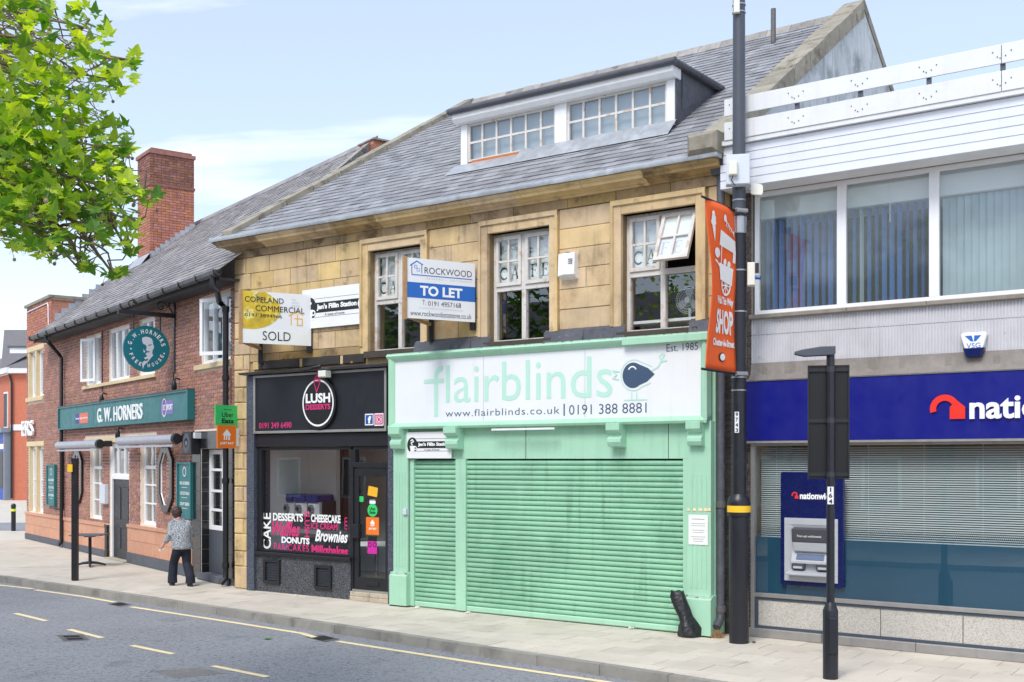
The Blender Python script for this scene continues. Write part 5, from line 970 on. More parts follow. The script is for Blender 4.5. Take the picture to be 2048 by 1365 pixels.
# party wall stub of red brick where the ridge meets the stone building
su = pur(PRW); MB().box(su - .02, su + .62, 3.7, 4.3, 8.2, 9.36).build('party_wall', 'red_mortar', PB); brickwork(PB, prf, B, su - .02, su + .62, 8.2, 9.36, 3.69, [], 'red_brick', depth=.02)
MB().cbox(su - .06, su + .66, 3.66, 4.34, 9.36, 9.40, .01).build('party_coping', 'ridge_stone', PB)
for k in range(8):
    t0, t1 = k / 8, (k + 1) / 8 - .006; w0, w1 = PEW + .6 + (PRW - PEW - .6) * t0, PEW + .6 + (PRW - PEW - .6) * t1
    MB().add([(pur(w) + x, w, pr_at(w) + h) for w in (w0, w1) for x, h in ((-.02, -.1), (.30, -.1), (.30, .09), (-.02, .09))], [(0, 1, 2, 3), (4, 7, 6, 5), (0, 4, 5, 1), (1, 5, 6, 2), (2, 6, 7, 3), (3, 7, 4, 0)]).build('verge_stone', 'ridge_stone', prf)
# chimney
cb = MB().box(CH[0] + .01, CH[1] - .01, CH[2] + .01, CH[3], 7.6, 11.25).build('chimney', 'red_mortar', PB)
for z0, z1, m in ((7.9, 10.28, 'red_brick'), (10.36, 11.2, 'sooty_brick')):
    brickwork(PB, cb, B, CH[0], CH[1], z0, z1, CH[2] - .01, [], m, joint=.014); brickwork(PB, cb, B, CH[2] - .01, CH[3], z0, z1, 0, [], m, joint=.014, xf=lambda p: Vector((CH[1] + .01 - p.y, p.x, p.z)))
MB().box(CH[0] - .035, CH[1] + .035, CH[2] - .035, CH[3] + .02, 10.28, 10.355).build('string_course', 'sooty_brick', cb); MB().box(CH[0] - .05, CH[1] + .05, CH[2] - .05, CH[3] + .03, 11.2, 11.30).box(CH[0] + .05, CH[1] - .05, CH[2] + .05, CH[3] - .05, 11.30, 11.38).build('chimney_cap', 'sooty_brick', cb)
for k in range(9): w = CH[2] + (CH[3] - CH[2]) * k / 9; MB().box(CH[1] + .011, CH[1] + .022, w, w + .16, pr_at(w) - .02, pr_at(w) + .22).build('step_flashing', 'lead', cb)
MB().add([(CH[0] - .1, CH[2] - .02, pr_at(CH[2]) + .16), (CH[1] + .1, CH[2] - .02, pr_at(CH[2]) + .16), (CH[1] + .1, CH[2] - .3, pr_at(CH[2] - .3) + .03), (CH[0] - .1, CH[2] - .3, pr_at(CH[2] - .3) + .03)], [(3, 2, 1, 0)]).build('lead_apron', 'lead', cb)
for k in range(7): w = .1 + k * .19; MB().box(-13.29, -13.275, w, w + .2, pr_at(w) - .02, pr_at(w) + .24).build('step_flashing', 'lead', PB)
# windows
def back_room(a, b, z0, z1, w=.5, m='curtain'): MB().box(a - .05, b + .05, w, w + .04, z0 - .05, z1 + .05).build('curtain_or_back', m, PB)
for (a, b, z0, z1) in (UH[1], UH[2], UH[3]):
    window(PB, B, a, b, z0, z1, .05, [], [], 'upvc', mull=[a + (b - a) / 2] if b - a < 1.2 else [a + (b - a) * .36, a + (b - a) * .68], fw=.075, dep=.07, trans=[]); back_room(a, b, z0, z1)
a, b, z0, z1 = UH[0]; window(PB, B, a, b, z0, z1, .05, [], [], 'upvc', mull=[a + .75], fw=.075, dep=.07); back_room(a, b, z0, z1)
def open_casement(u, uw, z0, z1, ang):          # a casement hinged at u and swung out over the street
    c_, s_ = math.cos(R(ang)), math.sin(R(ang)); f = lambda p: Vector((u + (p.x) * c_ - p.y * s_, -.0 - (p.x * s_ + p.y * c_) + 0, p.z))
    o = MB().box(0, uw, 0, .05, z0, z0 + .07).box(0, uw, 0, .05, z1 - .07, z1).box(0, .065, .001, .049, z0 + .07, z1 - .07).box(uw - .065, uw, .001, .049, z0 + .07, z1 - .07).xform(f).build('open_casement', 'upvc', PB)
    MB().poly([(.065, z0 + .07), (uw - .065, z0 + .07), (uw - .065, z1 - .07), (.065, z1 - .07)], .025).xform(f).build('pane', 'window_glass', o)
open_casement(-8.98, .60, 4.40, 5.5, 160); open_casement(-.26, .68, 4.42, 5.52, 152)
for (a, b, z0, z1) in (LH[0], LH[2]):
    m_ = (a + b) / 2; window(PB, B, a, b, z0, z1, .10, [m_], [z0 + .48, z0 + .90], 'upvc', trans=[z0 + 1.30], fw=.08, bar=.035, dep=.06); back_room(a, b, z0, z1, .9, 'room_dark')  # no curtain here: a dark sheet stands in for the unlit room
for (a, b, z0, z1) in BAY:
    a2 = a + .25
    MB().box(a, a + .12, -.0, .2, z0, z1).box(a + .85, a + 1.0, -.0, .2, z0, z1).build('stone_mullion', 'buff_stone', PB)
    for x0, x1 in ((a + .12, a + .85), (a + 1.0, b)): window(PB, B, x0, x1, z0, z1, .10, [], [z0 + .5, z0 + .95] if z0 < 2 else [], 'upvc', fw=.09, dep=.06); back_room(x0, x1, z0, z1)
# octagonal tiled windows
def octagon(uc, z0, z1, hw):
    ch = hw * .62; q = .13
    ou = [(uc - hw, z0 + ch * 1.1), (uc - hw + ch, z0), (uc + hw - ch, z0), (uc + hw, z0 + ch * 1.1), (uc + hw, z1 - ch * 1.1), (uc + hw - ch, z1), (uc - hw + ch, z1), (uc - hw, z1 - ch * 1.1)]
    zc = (z0 + z1) / 2; inn = [(uc + (x - uc) * (hw - q) / hw, zc + (z - zc) * ((z1 - z0) / 2 - q * 1.1) / ((z1 - z0) / 2)) for x, z in ou]
    o = MB().poly([(x, z) for x, z in inn], .012).build('octagon_window', 'window_glass', PB); MB().poly(inn, .016).build('dark_back', 'pub_black', o)
    for i in range(8):
        a, b, c, d = ou[i], ou[(i + 1) % 8], inn[(i + 1) % 8], inn[i]; e = .004
        MB().add([(a[0], -.06, a[1]), (b[0], -.06, b[1]), (c[0], -.06, c[1]), (d[0], -.06, d[1]), (a[0], .01, a[1]), (b[0], .01, b[1]), (c[0], .01, c[1]), (d[0], .01, d[1])], [(0, 1, 2, 3), (0, 4, 5, 1), (2, 6, 7, 3), (1, 5, 6, 2), (3, 7, 4, 0)]).build('surround_tile', 'black_tile', o)
        n_ = [(c[0] * .96 + uc * .04, c[1] * .985 + zc * .015), (d[0] * .96 + uc * .04, d[1] * .985 + zc * .015)]; MB().add([(c[0], -.03, c[1]), (d[0], -.03, d[1]), (n_[1][0], -.0, n_[1][1]), (n_[0][0], -.0, n_[0][1])], [(0, 1, 2, 3)]).build('inner_frame', 'upvc', o)
octagon(-3.62, 1.28, 2.70, .45); octagon(-10.45, 1.25, 2.66, .45)
# main door
a, b = -7.78, -6.24
MB().box(a, a + .11, .04, .16, 0.02, 2.8).box(b - .10, b, .04, .16, 0.02, 2.8).box(a + .11, b - .10, .041, .159, 1.93, 2.02).box(a + .11, b - .10, .041, .159, 2.74, 2.8).build('door_frame', 'upvc', PB, bevel=.006)
window(PB, B, a + .11, b - .10, 2.02, 2.74, .06, [], [], 'upvc', mull=[a + .52, b - .5], fw=.05, dep=.05, name='fanlight')
dn = MB().box(a + .111, b - .101, .08, .13, .02, 1.928).build('door', 'door_navy', PB)
for x0, x1 in ((a + .25, -7.08), (-6.95, b - .22)):
    for z0, z1 in ((.25, .78), (.95, 1.75)): MB().cbox(x0, x1, .066, .085, z0, z1, .02).build('door_panel', 'door_navy', dn)
MB().box(a + .11, b - .1, .3, .34, 0, 2.9).build('lobby', 'room_dark', PB); MB().box(a, b, -.12, .2, .0, .018).build('threshold', 'concrete_step', PB)
# black tiled doorway beside the stone building
tj = MB().box(-2.05, -1.602, -.012, .02, 0, 2.975).box(-.188, .30, -.012, .02, 0, 2.975).box(-1.602, -.188, -.012, .02, 2.62, 2.975).box(-1.60, -1.588, -.01, .17, .0, 2.62).build('tile_bed', 'tile_joint', PB)
z = 0.02; zs = [.02]
while z < 2.6: z = min(2.62, z + .29); zs.append(z)
for z0, z1 in zip(zs, zs[1:]):
    piece('black_tile', 'black_tile', tj, -2.045, -1.60, -.024, -.01, z0 + .004, z1 - .004); piece('black_tile', 'black_tile', tj, -.186, .02, -.024, -.01, z0 + .004, z1 - .004); piece('black_tile', 'black_tile', tj, .026, .30, -.024, -.01, z0 + .004, z1 - .004)
    piece('black_tile', 'black_tile', tj, -1.589, -1.579, .0, .15, z0 + .004, z1 - .004)
for k in range(5): x0 = -2.045 + 2.34 * k / 5; piece('black_tile', 'black_tile', tj, x0 + .003, x0 + 2.34 / 5 - .003, -.024, -.01, 2.626, 2.97)
window(PB, B, -1.578, -.18, 1.0, 2.6, .15, [-1.585 + .7], [1.40, 1.78, 2.2], 'upvc', fw=.09, bar=.05, dep=.06); MB().box(-1.58, -.19, .9, .94, .9, 2.7).build('louvre_blind', 'room_dark', PB)
MB().box(-1.578, -.19, .15, .2, .14, .999).build('infill_panel', 'grey_panel', PB); MB().cbox(-1.7, -.10, -.06, .19, 0, .138, .01).build('door_step', 'plinth_grey', PB)
MB().box(-16, .3, 2.2, 2.3, 0, 5.7).box(-16, .3, .31, 2.2, 3.0, 3.1).build('inner_wall', 'room_dark', PB)
# downpipes
u_ = B.pix(122, 900, -.1)[0]; un = B.pix(93, 692, -.5)[0]
MB().tube([(un, -.52, 5.77), (un, -.52, 5.66), (un + .05, -.48, 5.6), (u_ - .1, -.12, 5.28), (u_, -.09, 5.18), (u_, -.09, .42), (u_ - .0, -.09, .16), (u_, -.17, .06)], .05, 12).build('downpipe', 'pub_black', PB, smooth=True)
u_ = -.04; un = B.pix(428, 570, -.5)[0]
MB().tube([(un, -.52, 5.78), (un, -.52, 5.60), (un + .06, -.47, 5.52), (u_ - .16, -.18, 5.40), (u_, -.12, 5.26), (u_, -.12, .4), (u_, -.12, .16), (u_, -.22, .06)], .055, 12).build('downpipe', 'pub_black', PB, smooth=True)
for z in (5.2, 3.9, 1.95, .35): MB().lathe([(.07, z), (.072, z + .05), (.07, z + .1)], u_, -.12, 12).build('pipe_collar', 'pub_black', PB, smooth=True)
MB().tube([(-11.85, -.03, 2.75), (-11.85, -.03, 1.05), (-12.9, -.03, 1.03)], .02, 6).build('cable', 'pub_black', PB); MB().tube([(B.pix(206, 700, 0)[0], -.02, 5.6), (B.pix(206, 790, 0)[0], -.02, 4.1)], .012, 6).build('cable', 'pub_black', PB); MB().tube([(-3.15, -.02, 4.7), (-3.16, -.02, 4.05)], .012, 6).build('cable', 'pub_black', PB)
# raised letters at the corner
mb = MB(); text(mb, 'ERS', -16.34, -14.95, 3.12, 3.58, -.06, bold=.01, depth=.05); mb.build('lettering', 'vinyl_white', PB)
for px, py in ((205, 796), (350, 768), (237, 866)):
    u, z = B.pix(px, py, -.1); t = thing('spot_lamp', {205: 'small black spot lamp on the pub wall above the W of the fascia sign', 350: 'small black spot lamp on the pub wall under the hanging sign bracket', 237: 'small black spot lamp on the pub wall below the long fascia sign'}[px], 'lamp', B, (u, 0, z))
    MB().tube([(u, .0, z + .1), (u, -.08, z + .12), (u, -.12, z + .05)], .02, 8).build('arm', 'pub_black', t, smooth=True); MB().lathe([(.03, z - .14), (.06, z - .10), (.055, z), (.03, z + .06)], u, -.12, 10).build('lamp_head', 'pub_black', t, smooth=True)
# white wall box beside the door, meter plate
u0, u1, z0, z1 = pbox(B, -.06, 202, 969, 212, 1008); MB().cbox(u0, u1, -.10, 0, z0, z1, .015).build('menu_case', 'box_grey', PB)

# long fascia sign
u0, u1, z0, z1 = -11.95, -1.96, 3.215, 3.83
PS = thing('pub_sign', 'long teal fascia sign reading G. W. HORNERS on the brick wall', 'sign', B, ((u0 + u1) / 2, 0, z0)); panel(B, u0, u1, z0, z1, -.13, -.004).build('panel', 'teal_sign', PS)
MB().box(u0, u1, -.16, -.13, z0, z0 + .04).box(u0, u1, -.16, -.13, z1 - .04, z1).box(u0, u0 + .06, -.159, -.13, z0 + .04, z1 - .04).box(u1 - .06, u1, -.159, -.13, z0 + .04, z1 - .04).build('frame', 'teal_sign', PS)
MB().box(u0 + .0, u1, -.17, -.01, z1 + .002, z1 + .02).build('frame_cap', 'gutter_black', PS)
for k in (1, 2): x = u0 + (u1 - u0) * k / 3; MB().box(x - .004, x + .004, -.1325, -.129, z0 + .04, z1 - .04).build('seam', 'gutter_black', PS)
mb = MB(); a, b, c_, d = pbox(B, -.14, 195, 812, 285, 842); text(mb, 'G. W. HORNERS', a, b, c_, d, -.131, bold=.015, depth=.02); mb.build('lettering', 'vinyl_white', PS)
a, b, c_, d = pbox(B, -.132, 151, 827, 176, 847); m_ = a + (b - a) * .32; MB().poly([(a, c_), (m_, c_), (m_, d), (a, d)], -.1325).build('badge', 'sky_blue', PS); MB().poly([(m_, c_), (b, c_), (b, d), (m_, d)], -.1327).build('badge', 'sky_red', PS); mb = MB(); text(mb, 'sky', a + .02, m_ - .01, c_ + .10, d - .10, -.134, bold=.03); mb.build('lettering', 'vinyl_white', PS); mb = MB(); text(mb, 'sports', m_ + .02, b - .03, c_ + .10, d - .10, -.134, bold=.02); mb.build('lettering', 'vinyl_white', PS)
a, b, c_, d = pbox(B, -.132, 322, 801, 346, 829); MB().poly([(a, c_), (b, c_), (b, d), (a, d)], -.1325).build('badge', 'bt_violet', PS); uc, zc = a + (b - a) * .27, (c_ + d) / 2; mb = MB(); mb.ring(uc, zc, .17, .20, -.134, 24, 0, 360, .72); text(mb, 'BT', uc - .08, uc + .08, zc - .06, zc + .06, -.1345, bold=.03); mb.build('lettering', 'vinyl_white', PS); mb = MB(); text(mb, 'SPORT', uc + .14, b - .02, zc - .06, zc + .06, -.134, bold=.03); mb.build('lettering', 'vinyl_white', PS)
# hanging sign
HS = Frame(*B.world(-3.13, 0)[:2], B.ang + R(90)); HU, HZ = HS.pix(292.5, 698.5, 0); hr = HZ - HS.pix(292.5, 744.5, 0)[1]
hg = thing('hanging_sign', 'round teal pub sign with a portrait hanging from an iron bracket', 'sign', HS, (0, 0, HZ - hr))
mb = MB(); seg = 48
for w in (-.03, .03): mb.v += [(HU + hr * math.cos(2 * math.pi * i / seg), w, HZ + hr * math.sin(2 * math.pi * i / seg)) for i in range(seg)]
mb.f = [tuple(range(seg)), tuple(range(seg, 2 * seg))[::-1]] + [(i, (i + 1) % seg, seg + (i + 1) % seg, seg + i) for i in range(seg)]
disc = mb.build('disc', 'teal_round', hg); MB().ring(HU, HZ, hr * .965, hr * 1.005, -.034, 48).build('rim', 'teal_sign', disc)
def arc_text(s, rad, a_start, a_step, flip, h):
    mb = MB()
    for i, chh in enumerate(s):
        if chh == ' ': continue
        an = R(a_start + a_step * i); cxx, czz = HU + rad * math.cos(an), HZ + rad * math.sin(an); rot = an - R(90) if not flip else an + R(90); wd = h * (.62 if chh not in 'W.·' else (.95 if chh == 'W' else .2)); hh = h if chh not in '.·' else h * .2; zo = 0 if chh != '.' else -h * .4
        f = lambda p: (cxx + p[0] * math.cos(rot) - (p[1] + zo) * math.sin(rot), czz + p[0] * math.sin(rot) + (p[1] + zo) * math.cos(rot)); text(mb, chh, -wd / 2, wd / 2, -hh / 2, hh / 2, -.033, bold=.02, fn=f)
    return mb
arc_text('G.W.HORNERS', hr * .76, 163, -14.6, False, hr * .19).build('lettering', 'vinyl_white', disc); arc_text('FREE HOUSE', hr * .72, 202, 15.0, True, hr * .16).build('lettering', 'vinyl_white', disc)
MB().disc(HU - hr * .68, HZ - hr * .03, hr * .035, -.033, 10).build('dot', 'vinyl_white', disc); MB().disc(HU + hr * .76, HZ - hr * .16, hr * .035, -.033, 10).build('dot', 'vinyl_white', disc)
q = lambda x, y: HS.pix(240 + x / 12.41, 640 + y / 12.41, -.033)   # points read off the portrait, in sign coordinates
def face(pts, m, d=0, name='portrait'): MB().poly([q(*p) for p in pts], -.033 - d).build(name, m, disc)
face([(548, 470), (560, 440), (640, 420), (720, 432), (790, 470), (815, 540), (822, 620), (845, 650), (838, 710), (808, 760), (800, 830), (825, 885), (760, 960), (700, 1040), (660, 1075), (600, 1130), (572, 1225), (548, 1120), (560, 1050), (620, 1010), (600, 940), (680, 905), (640, 860), (585, 800), (580, 700), (620, 660), (575, 600), (548, 520)], 'portrait_pale')
face([(560, 590), (640, 625), (665, 700), (640, 740), (690, 790), (640, 800), (590, 740), (560, 660)], 'teal_round', .001, 'shade'); face([(700, 625), (780, 608), (790, 625), (740, 640), (705, 655)], 'teal_round', .0012, 'shade'); face([(615, 800), (740, 775), (730, 805), (660, 815), (640, 850), (600, 830)], 'teal_round', .0014, 'shade'); face([(590, 965), (640, 985), (700, 960), (690, 1005), (640, 1030), (600, 1000)], 'teal_round', .0016, 'shade')
ou = HS.pix(236, 640, 0)[0]; bz2 = HZ + hr + .26
br_ = MB().box(ou, .0, -.04, .04, bz2 - .05, bz2 + .04).build('bracket_arm', 'pub_black', hg); MB().box(-.03, .0, -.04, .04, bz2 - 1.2, bz2 + .5).build('wall_plate', 'pub_black', hg)
for x in (HU - hr * .55, HU + hr * .62): MB().tube([(x, 0, HZ + hr * .78), (x, 0, bz2)], .015, 6).build('hanger', 'pub_black', hg)
def scroll(u, z, r, turns, s=1): return [(u + s * r * (1 - t / (turns * 20)) * math.cos(R(18 * t)), 0, z + r * (1 - t / (turns * 20)) * math.sin(R(18 * t))) for t in range(int(turns * 18))]
MB().tube(scroll(ou + .28, bz2 + .17, .11, 1.2), .015, 6).build('scroll', 'pub_black', hg, smooth=True); MB().tube(scroll(-.30, bz2 + .16, .13, 1.3), .015, 6).build('scroll', 'pub_black', hg, smooth=True); MB().tube([(-.02, 0, bz2 + .45), (-.12, 0, bz2 + .4), (-.14, 0, bz2 + .2), (-.05, 0, bz2 + .05)], .018, 6).build('scroll', 'pub_black', hg, smooth=True)
# awnings
for lab, xa, xb, ya, yb in (('closed grey roller awning beside the pub downpipe', 117, 199, 891, 889), ('closed grey roller awning with black end cap beside the wall speaker', 239, 352, 883, 878)):
    wv = -.28; ua, za = B.pix(xa, ya, wv); ub, zb = B.pix(xb, yb, wv); zz = (za + zb) / 2; t = thing('roller_awning', lab, 'awning', B, ((ua + ub) / 2, 0, zz), 'roller awnings on the pub')
    MB().tube([(ua, wv, zz), (ub, wv, zz)], .10, 22).build('tube', 'awning_grey', t, smooth=True); MB().tube([(ub + .002, wv, zz), (ub + .10, wv, zz)], [.118, .10], 18).build('end_cap', 'pub_black', t, smooth=True); MB().box(ua + .05, ub - .05, wv - .06, wv - .02, zz - .16, zz - .118).build('front_rail', 'awning_grey', t)
    for x in (ua + .4, ub + .04): MB().box(x, x + .07, wv + .1, -.002, zz - .06, zz + .08).build('bracket', 'pub_black', t)
# teal notice boards
for lab, bx in (('teal BIG SCREEN COCKTAILS CRAFT BEERS notice board beside the black tiled doorway', (355, 925, 383, 1038)), ('teal notice board beside the pub downpipe and the stone-framed bay window', (94, 930, 110, 1013))):
    u0, u1, z0, z1 = pbox(B, -.06, *bx); z1 = 2.35 if 'BIG' in lab else 2.26; z0 = 1.19 if 'BIG' in lab else 1.10; t = thing('notice_board', lab, 'sign', B, ((u0 + u1) / 2, 0, z0)); panel(B, u0, u1, z0, z1, -.06, -.004).build('panel', 'teal_sign', t)
    MB().box(u0, u1, -.085, -.06, z0, z0 + .04).box(u0, u1, -.085, -.06, z1 - .04, z1).box(u0, u0 + .045, -.084, -.06, z0 + .04, z1 - .04).box(u1 - .045, u1, -.084, -.06, z0 + .04, z1 - .04).build('frame', 'teal_sign', t)
    W_ = u1 - u0; H_ = z1 - z0; MB().ring((u0 + u1) / 2, z0 + H_ * .83, .08, .10, -.0615, 20).build('emblem', 'vinyl_white', t)
    for s, zf in (('BIG SCREEN', .60), ('COCKTAILS', .42), ('CRAFT BEERS', .23)):
        mb = MB(); text(mb, s, u0 + W_ * .18, u0 + W_ * .84, z0 + H_ * zf, z0 + H_ * (zf + .055), -.0615, bold=.02); mb.build('lettering', 'vinyl_white', t)
        MB().stroke([(u0 + W_ * .3, z0 + H_ * (zf - .05)), (u0 + W_ * .7, z0 + H_ * (zf - .05))], .008, -.0615).build('rule', 'vinyl_white', t)
# loudspeaker
u0, u1, z0, z1 = pbox(B, -.15, 368, 864, 387, 909); t = thing('wall_speaker', 'black square loudspeaker fixed to the pub wall beside the awning', 'speaker', B, ((u0 + u1) / 2, 0, z0)); MB().cbox(u0, u1, -.2, -.01, z0, z1, .02).build('cabinet', 'pub_black', t); uc, zc = (u0 + u1) / 2, (z0 + z1) / 2; MB().ring(uc, zc, .10, .20, -.203, 24).build('cone', 'plinth_grey', t); MB().disc(uc, zc, .05, -.204, 16).build('dust_cap', 'iron_pale', t); MB().cbox(u1 - .04, u1 + .09, -.16, -.02, z1 - .14, z1 - .02, .01).build('junction_box', 'box_grey', t)
# projecting delivery signs
JS = Frame(*M.world(.10, -.03)[:2], M.ang + R(90))
def proj_sign(label, bx, m, off, extra):
    u0, u1, z0, z1 = pbox(JS, off, *bx); t = thing('delivery_sign', label, 'sign', JS, ((u0 + u1) / 2, off, z0)); MB().box(u0, u1, off, off + .02, z0, z1).build('panel', m, t); MB().box(u1 - .0, .0, off + .022, off + .05, z0 + .05, z0 + .09).box(u1 - .05, .0, off + .022, off + .05, z1 - .09, z1 - .05).build('bracket', 'pub_black', t); extra(t, u0, u1, z0, z1, off - .002); return t
def uber(t, u0, u1, z0, z1, d):
    W_, H_ = u1 - u0, z1 - z0; mb = MB(); text(mb, "WE'RE ON", u0 + W_ * .33, u0 + W_ * .67, z0 + H_ * .76, z0 + H_ * .82, d, bold=.02); mb.build('lettering', 'ink_black', t); mb = MB(); text(mb, 'Uber', u0 + W_ * .26, u0 + W_ * .75, z0 + H_ * .43, z0 + H_ * .67, d, bold=.01); mb.build('lettering', 'ink_black', t); mb = MB(); text(mb, 'Eats', u0 + W_ * .26, u0 + W_ * .75, z0 + H_ * .14, z0 + H_ * .37, d, bold=.035); mb.build('lettering', 'ink_black', t); MB().box(u1 + .001, u1 + .05, d + .004, d + .012, z0, z1).build('edge_strip', 'ink_black', t)
proj_sign('green Uber Eats sign projecting beside the pub downpipe', (431, 811, 479, 853), 'uber_green', 0, uber)
def just(t, u0, u1, z0, z1, d):
    W_, H_ = u1 - u0, z1 - z0; mb = MB(); house_logo(mb, (u0 + u1) / 2, z0 + H_ * .36, H_ * .5, d); mb.build('emblem', 'vinyl_white', t); mb = MB(); text(mb, 'JUST EAT', u0 + W_ * .12, u0 + W_ * .88, z0 + H_ * .14, z0 + H_ * .27, d, bold=.045, shear=.15); mb.build('lettering', 'vinyl_white', t); MB().box(u1 + .005, u1 + .13, d + .015, d + .022, z0 + H_ * .1, z1 - .05).build('blank_panel', 'board_white', t)
proj_sign('orange JUST EAT sign projecting under the green delivery sign', (435, 851, 472, 897), 'eat_orange', -.06, just)

# ------------------------------------------------------------------ far building at the end of the side street
fx_, fy_ = -29.85, 67.0; FB = Frame(fx_, fy_, 0)
FH = thing('corner_shop_building', 'distant red brick corner building with blue shopfront and white dormer', 'building', FB, (0, 0, 0))
MB().box(0, 7, 0, 10, 0, 7.55).build('wall', 'far_brick', FH); brickwork(FH, None, FB, 0.02, 3.2, .3, 7.5, -.02, [(.8, 3.2, 2.2, 7.0)], 'far_brick', course=.30, length=.9, joint=.02) if False else None
sl = Frame(fx_, fy_, B.ang); slv = lambda u, w, z: (u * sl.u[0] + w * sl.n[0], u * sl.u[1] + w * sl.n[1], z)
sx = lambda p: Vector((p.x * sl.u[0] + p.y * sl.n[0], p.x * sl.u[1] + p.y * sl.n[1], p.z))
MB().box(-14, -.02, .05, 5, 0, 7.55).xform(sx).build('street_wall', 'far_brick', FH)
MB().box(-14, .3, -.35, 0, 7.55, 7.85).xform(sx).build('eaves', 'white_board', FH); MB().box(-.3, 7, -.35, 0, 7.56, 7.86).build('eaves', 'white_board', FH)
MB().add([(-.4, -.4, 7.87), (7, -.4, 7.87), (7, 4, 10.6), (-2.2, 4, 10.6)], [(0, 1, 2, 3)]).build('roof', 'roof_far', FH); MB().add([tuple(sx(Vector(p))) for p in ((-14, -.4, 7.86), (.2, -.4, 7.86), (-.3, 4, 10.6), (-14, 4, 10.6))], [(0, 1, 2, 3)]).build('roof', 'roof_far', FH)
MB().box(-.6, 4, 1.2, 4, 7.9, 9.2).build('dormer', 'white_board', FH); MB().box(-.7, 4.1, 1.1, 4.1, 9.2, 9.3).build('dormer_roof', 'dark_lead', FH)
MB().box(0, 7, -.06, 0, 4.15, 4.5).build('string_course', 'white_board', FH); MB().box(1.0, 2.2, -.05, 0, 1.9, 6.6).build('tall_window', 'upvc', FH); MB().tube([(-.05, -.1, 7.5), (.1, -.12, 7.0), (.1, -.12, .1)], .06, 8).build('downpipe', 'pub_black', FH)
for k in range(5): MB().box(-1.9 - 2.4 * k, -.9 - 2.4 * k, -.0, .06, 4.3, 6.5).xform(sx).build('window', 'upvc', FH); MB().box(-1.8 - 2.4 * k, -1.0 - 2.4 * k, -.02, -.003, 4.4, 6.4).xform(sx).build('pane', 'pub_black', FH)
MB().box(-14, -.1, -.25, .05, 0, 4.0).xform(sx).build('shopfront', 'blue_shopfront', FH); MB().box(-14, .05, -.55, .05, 4.02, 4.3).xform(sx).build('fascia_hood', 'grey_paint', FH); MB().box(-.30, -.05, -.35, .04, 0, 4.0).xform(sx).build('corner_post', 'grey_paint', FH)
for k in range(3): MB().box(-3.4 - 3.2 * k, -.8 - 3.2 * k, -.28, -.252, .7, 2.9).xform(sx).build('shop_pane', 'room_dark', FH)
MB().box(-3.0, -.6, -.28, -.252, 3.05, 3.35).xform(sx).build('sign_strip', 'board_white', FH)

# ------------------------------------------------------------------ bank
BW = .25; BL, BR = 10.2, 14.97
BK = thing('bank_building', 'flat-roofed bank with white board fascia, blinds and ribbed concrete band', 'bank', M, (12.5, BW, 0))
wb = MB(); wb.box(9.81, BL, BW + .02, BW + .5, 0, 4.0).box(9.93, BL, BW + .02, BW + .5, 4.0, 6.5).box(BL, BR, BW + .03, BW + .4, 2.62, 4.34).box(9.93, BR, BW, BW + .4, 6.04, 6.6).box(BR, BR + .3, BW, BW + .4, 0, 6.6).box(9.95, BR + .3, 9, 9.3, 0, 6.6).box(9.95, 10.0, BW + .4, 9, 0, 6.6).box(BR + .2, BR + .3, BW + .4, 9, 0, 6.6)
bkw = wb.build('wall', 'bank_mortar', BK)
brickwork(BK, bkw, M, 9.81, BL, .0, 4.0, BW, [], 'bank_brick', single=lambda u, z: True)
brickwork(BK, bkw, M, 9.93, BL, 4.0, 6.1, BW, [], 'bank_brick', single=lambda u, z: True)
MB().box(9.85, BR + .3, -.12, 9.3, 6.60, 6.655).build('flat_roof', 'roof_far', BK); MB().box(9.99, BR + .2, BW + .41, 9, 2.78, 2.9).build('floor_slab', 'room_wall', BK); MB().box(9.99, BR + .2, BW + .41, 9, .0, .1).build('ground_floor', 'room_floor', BK); MB().box(9.99, BR + .2, 2.2, 2.3, .1, 6.6).build('inner_wall', 'room_dark', BK)
zz = 6.035; bh = (6.60 - 6.035) / 5; WF = -.15
sf = MB().box(9.93, BR, WF + .03, BW, 6.036, 6.06).build('soffit', 'white_timber', BK)
for k in range(5):
    z0 = zz + bh * k; MB().prism([(WF + .03, z0), (WF, z0 + .004), (WF - .004, z0 + bh - .014), (WF + .012, z0 + bh - .012), (WF + .012, z0 + bh), (WF + .03, z0 + bh)], 9.93, BR).build('fascia_plank', 'white_board', BK)
MB().box(9.86, BR, WF - .06, .02, 6.602, 6.66).build('roof_edge', 'rail_white', BK)
posts = [M.pix(x, 200, WF - .05)[0] for x in (1593, 1720, 1857, 2005)]; posts = [posts[0] - .82] + posts + [posts[-1] + .83, posts[-1] + 1.66]
for z0, z1 in ((6.662, 6.90), (6.985, 7.21)):
    rl = MB().box(10.02, posts[4] - .01, WF - .075, WF - .05, z0, z1).build('guard_rail', 'rail_white', BK, bevel=.004); MB().box(posts[4] - .003, BR, WF - .075, WF - .05, z0, z1).build('guard_rail', 'rail_white', BK, bevel=.004)
    bl = MB()
    for p in posts:
        for dx_, dz_ in ((-.10, .03), (-.05, -.03), (-.02, -.05), (.04, -.03), (.10, .02)):
            u, z = p + dx_, (z0 + z1) / 2 + dz_; bl.lathe([(.008, 0), (.007, .01)], 0, 0, 6); bl.v[-12:] = [(u + v[0], WF - .074 - v[2], z + v[1]) for v in bl.v[-12:]]
    bl.build('bolts', 'iron', BK, kind='stuff')
for p in posts: MB().box(p - .025, p + .025, WF - .048, WF + .0, 6.662, 7.20).build('rail_post', 'dark_lead', BK)
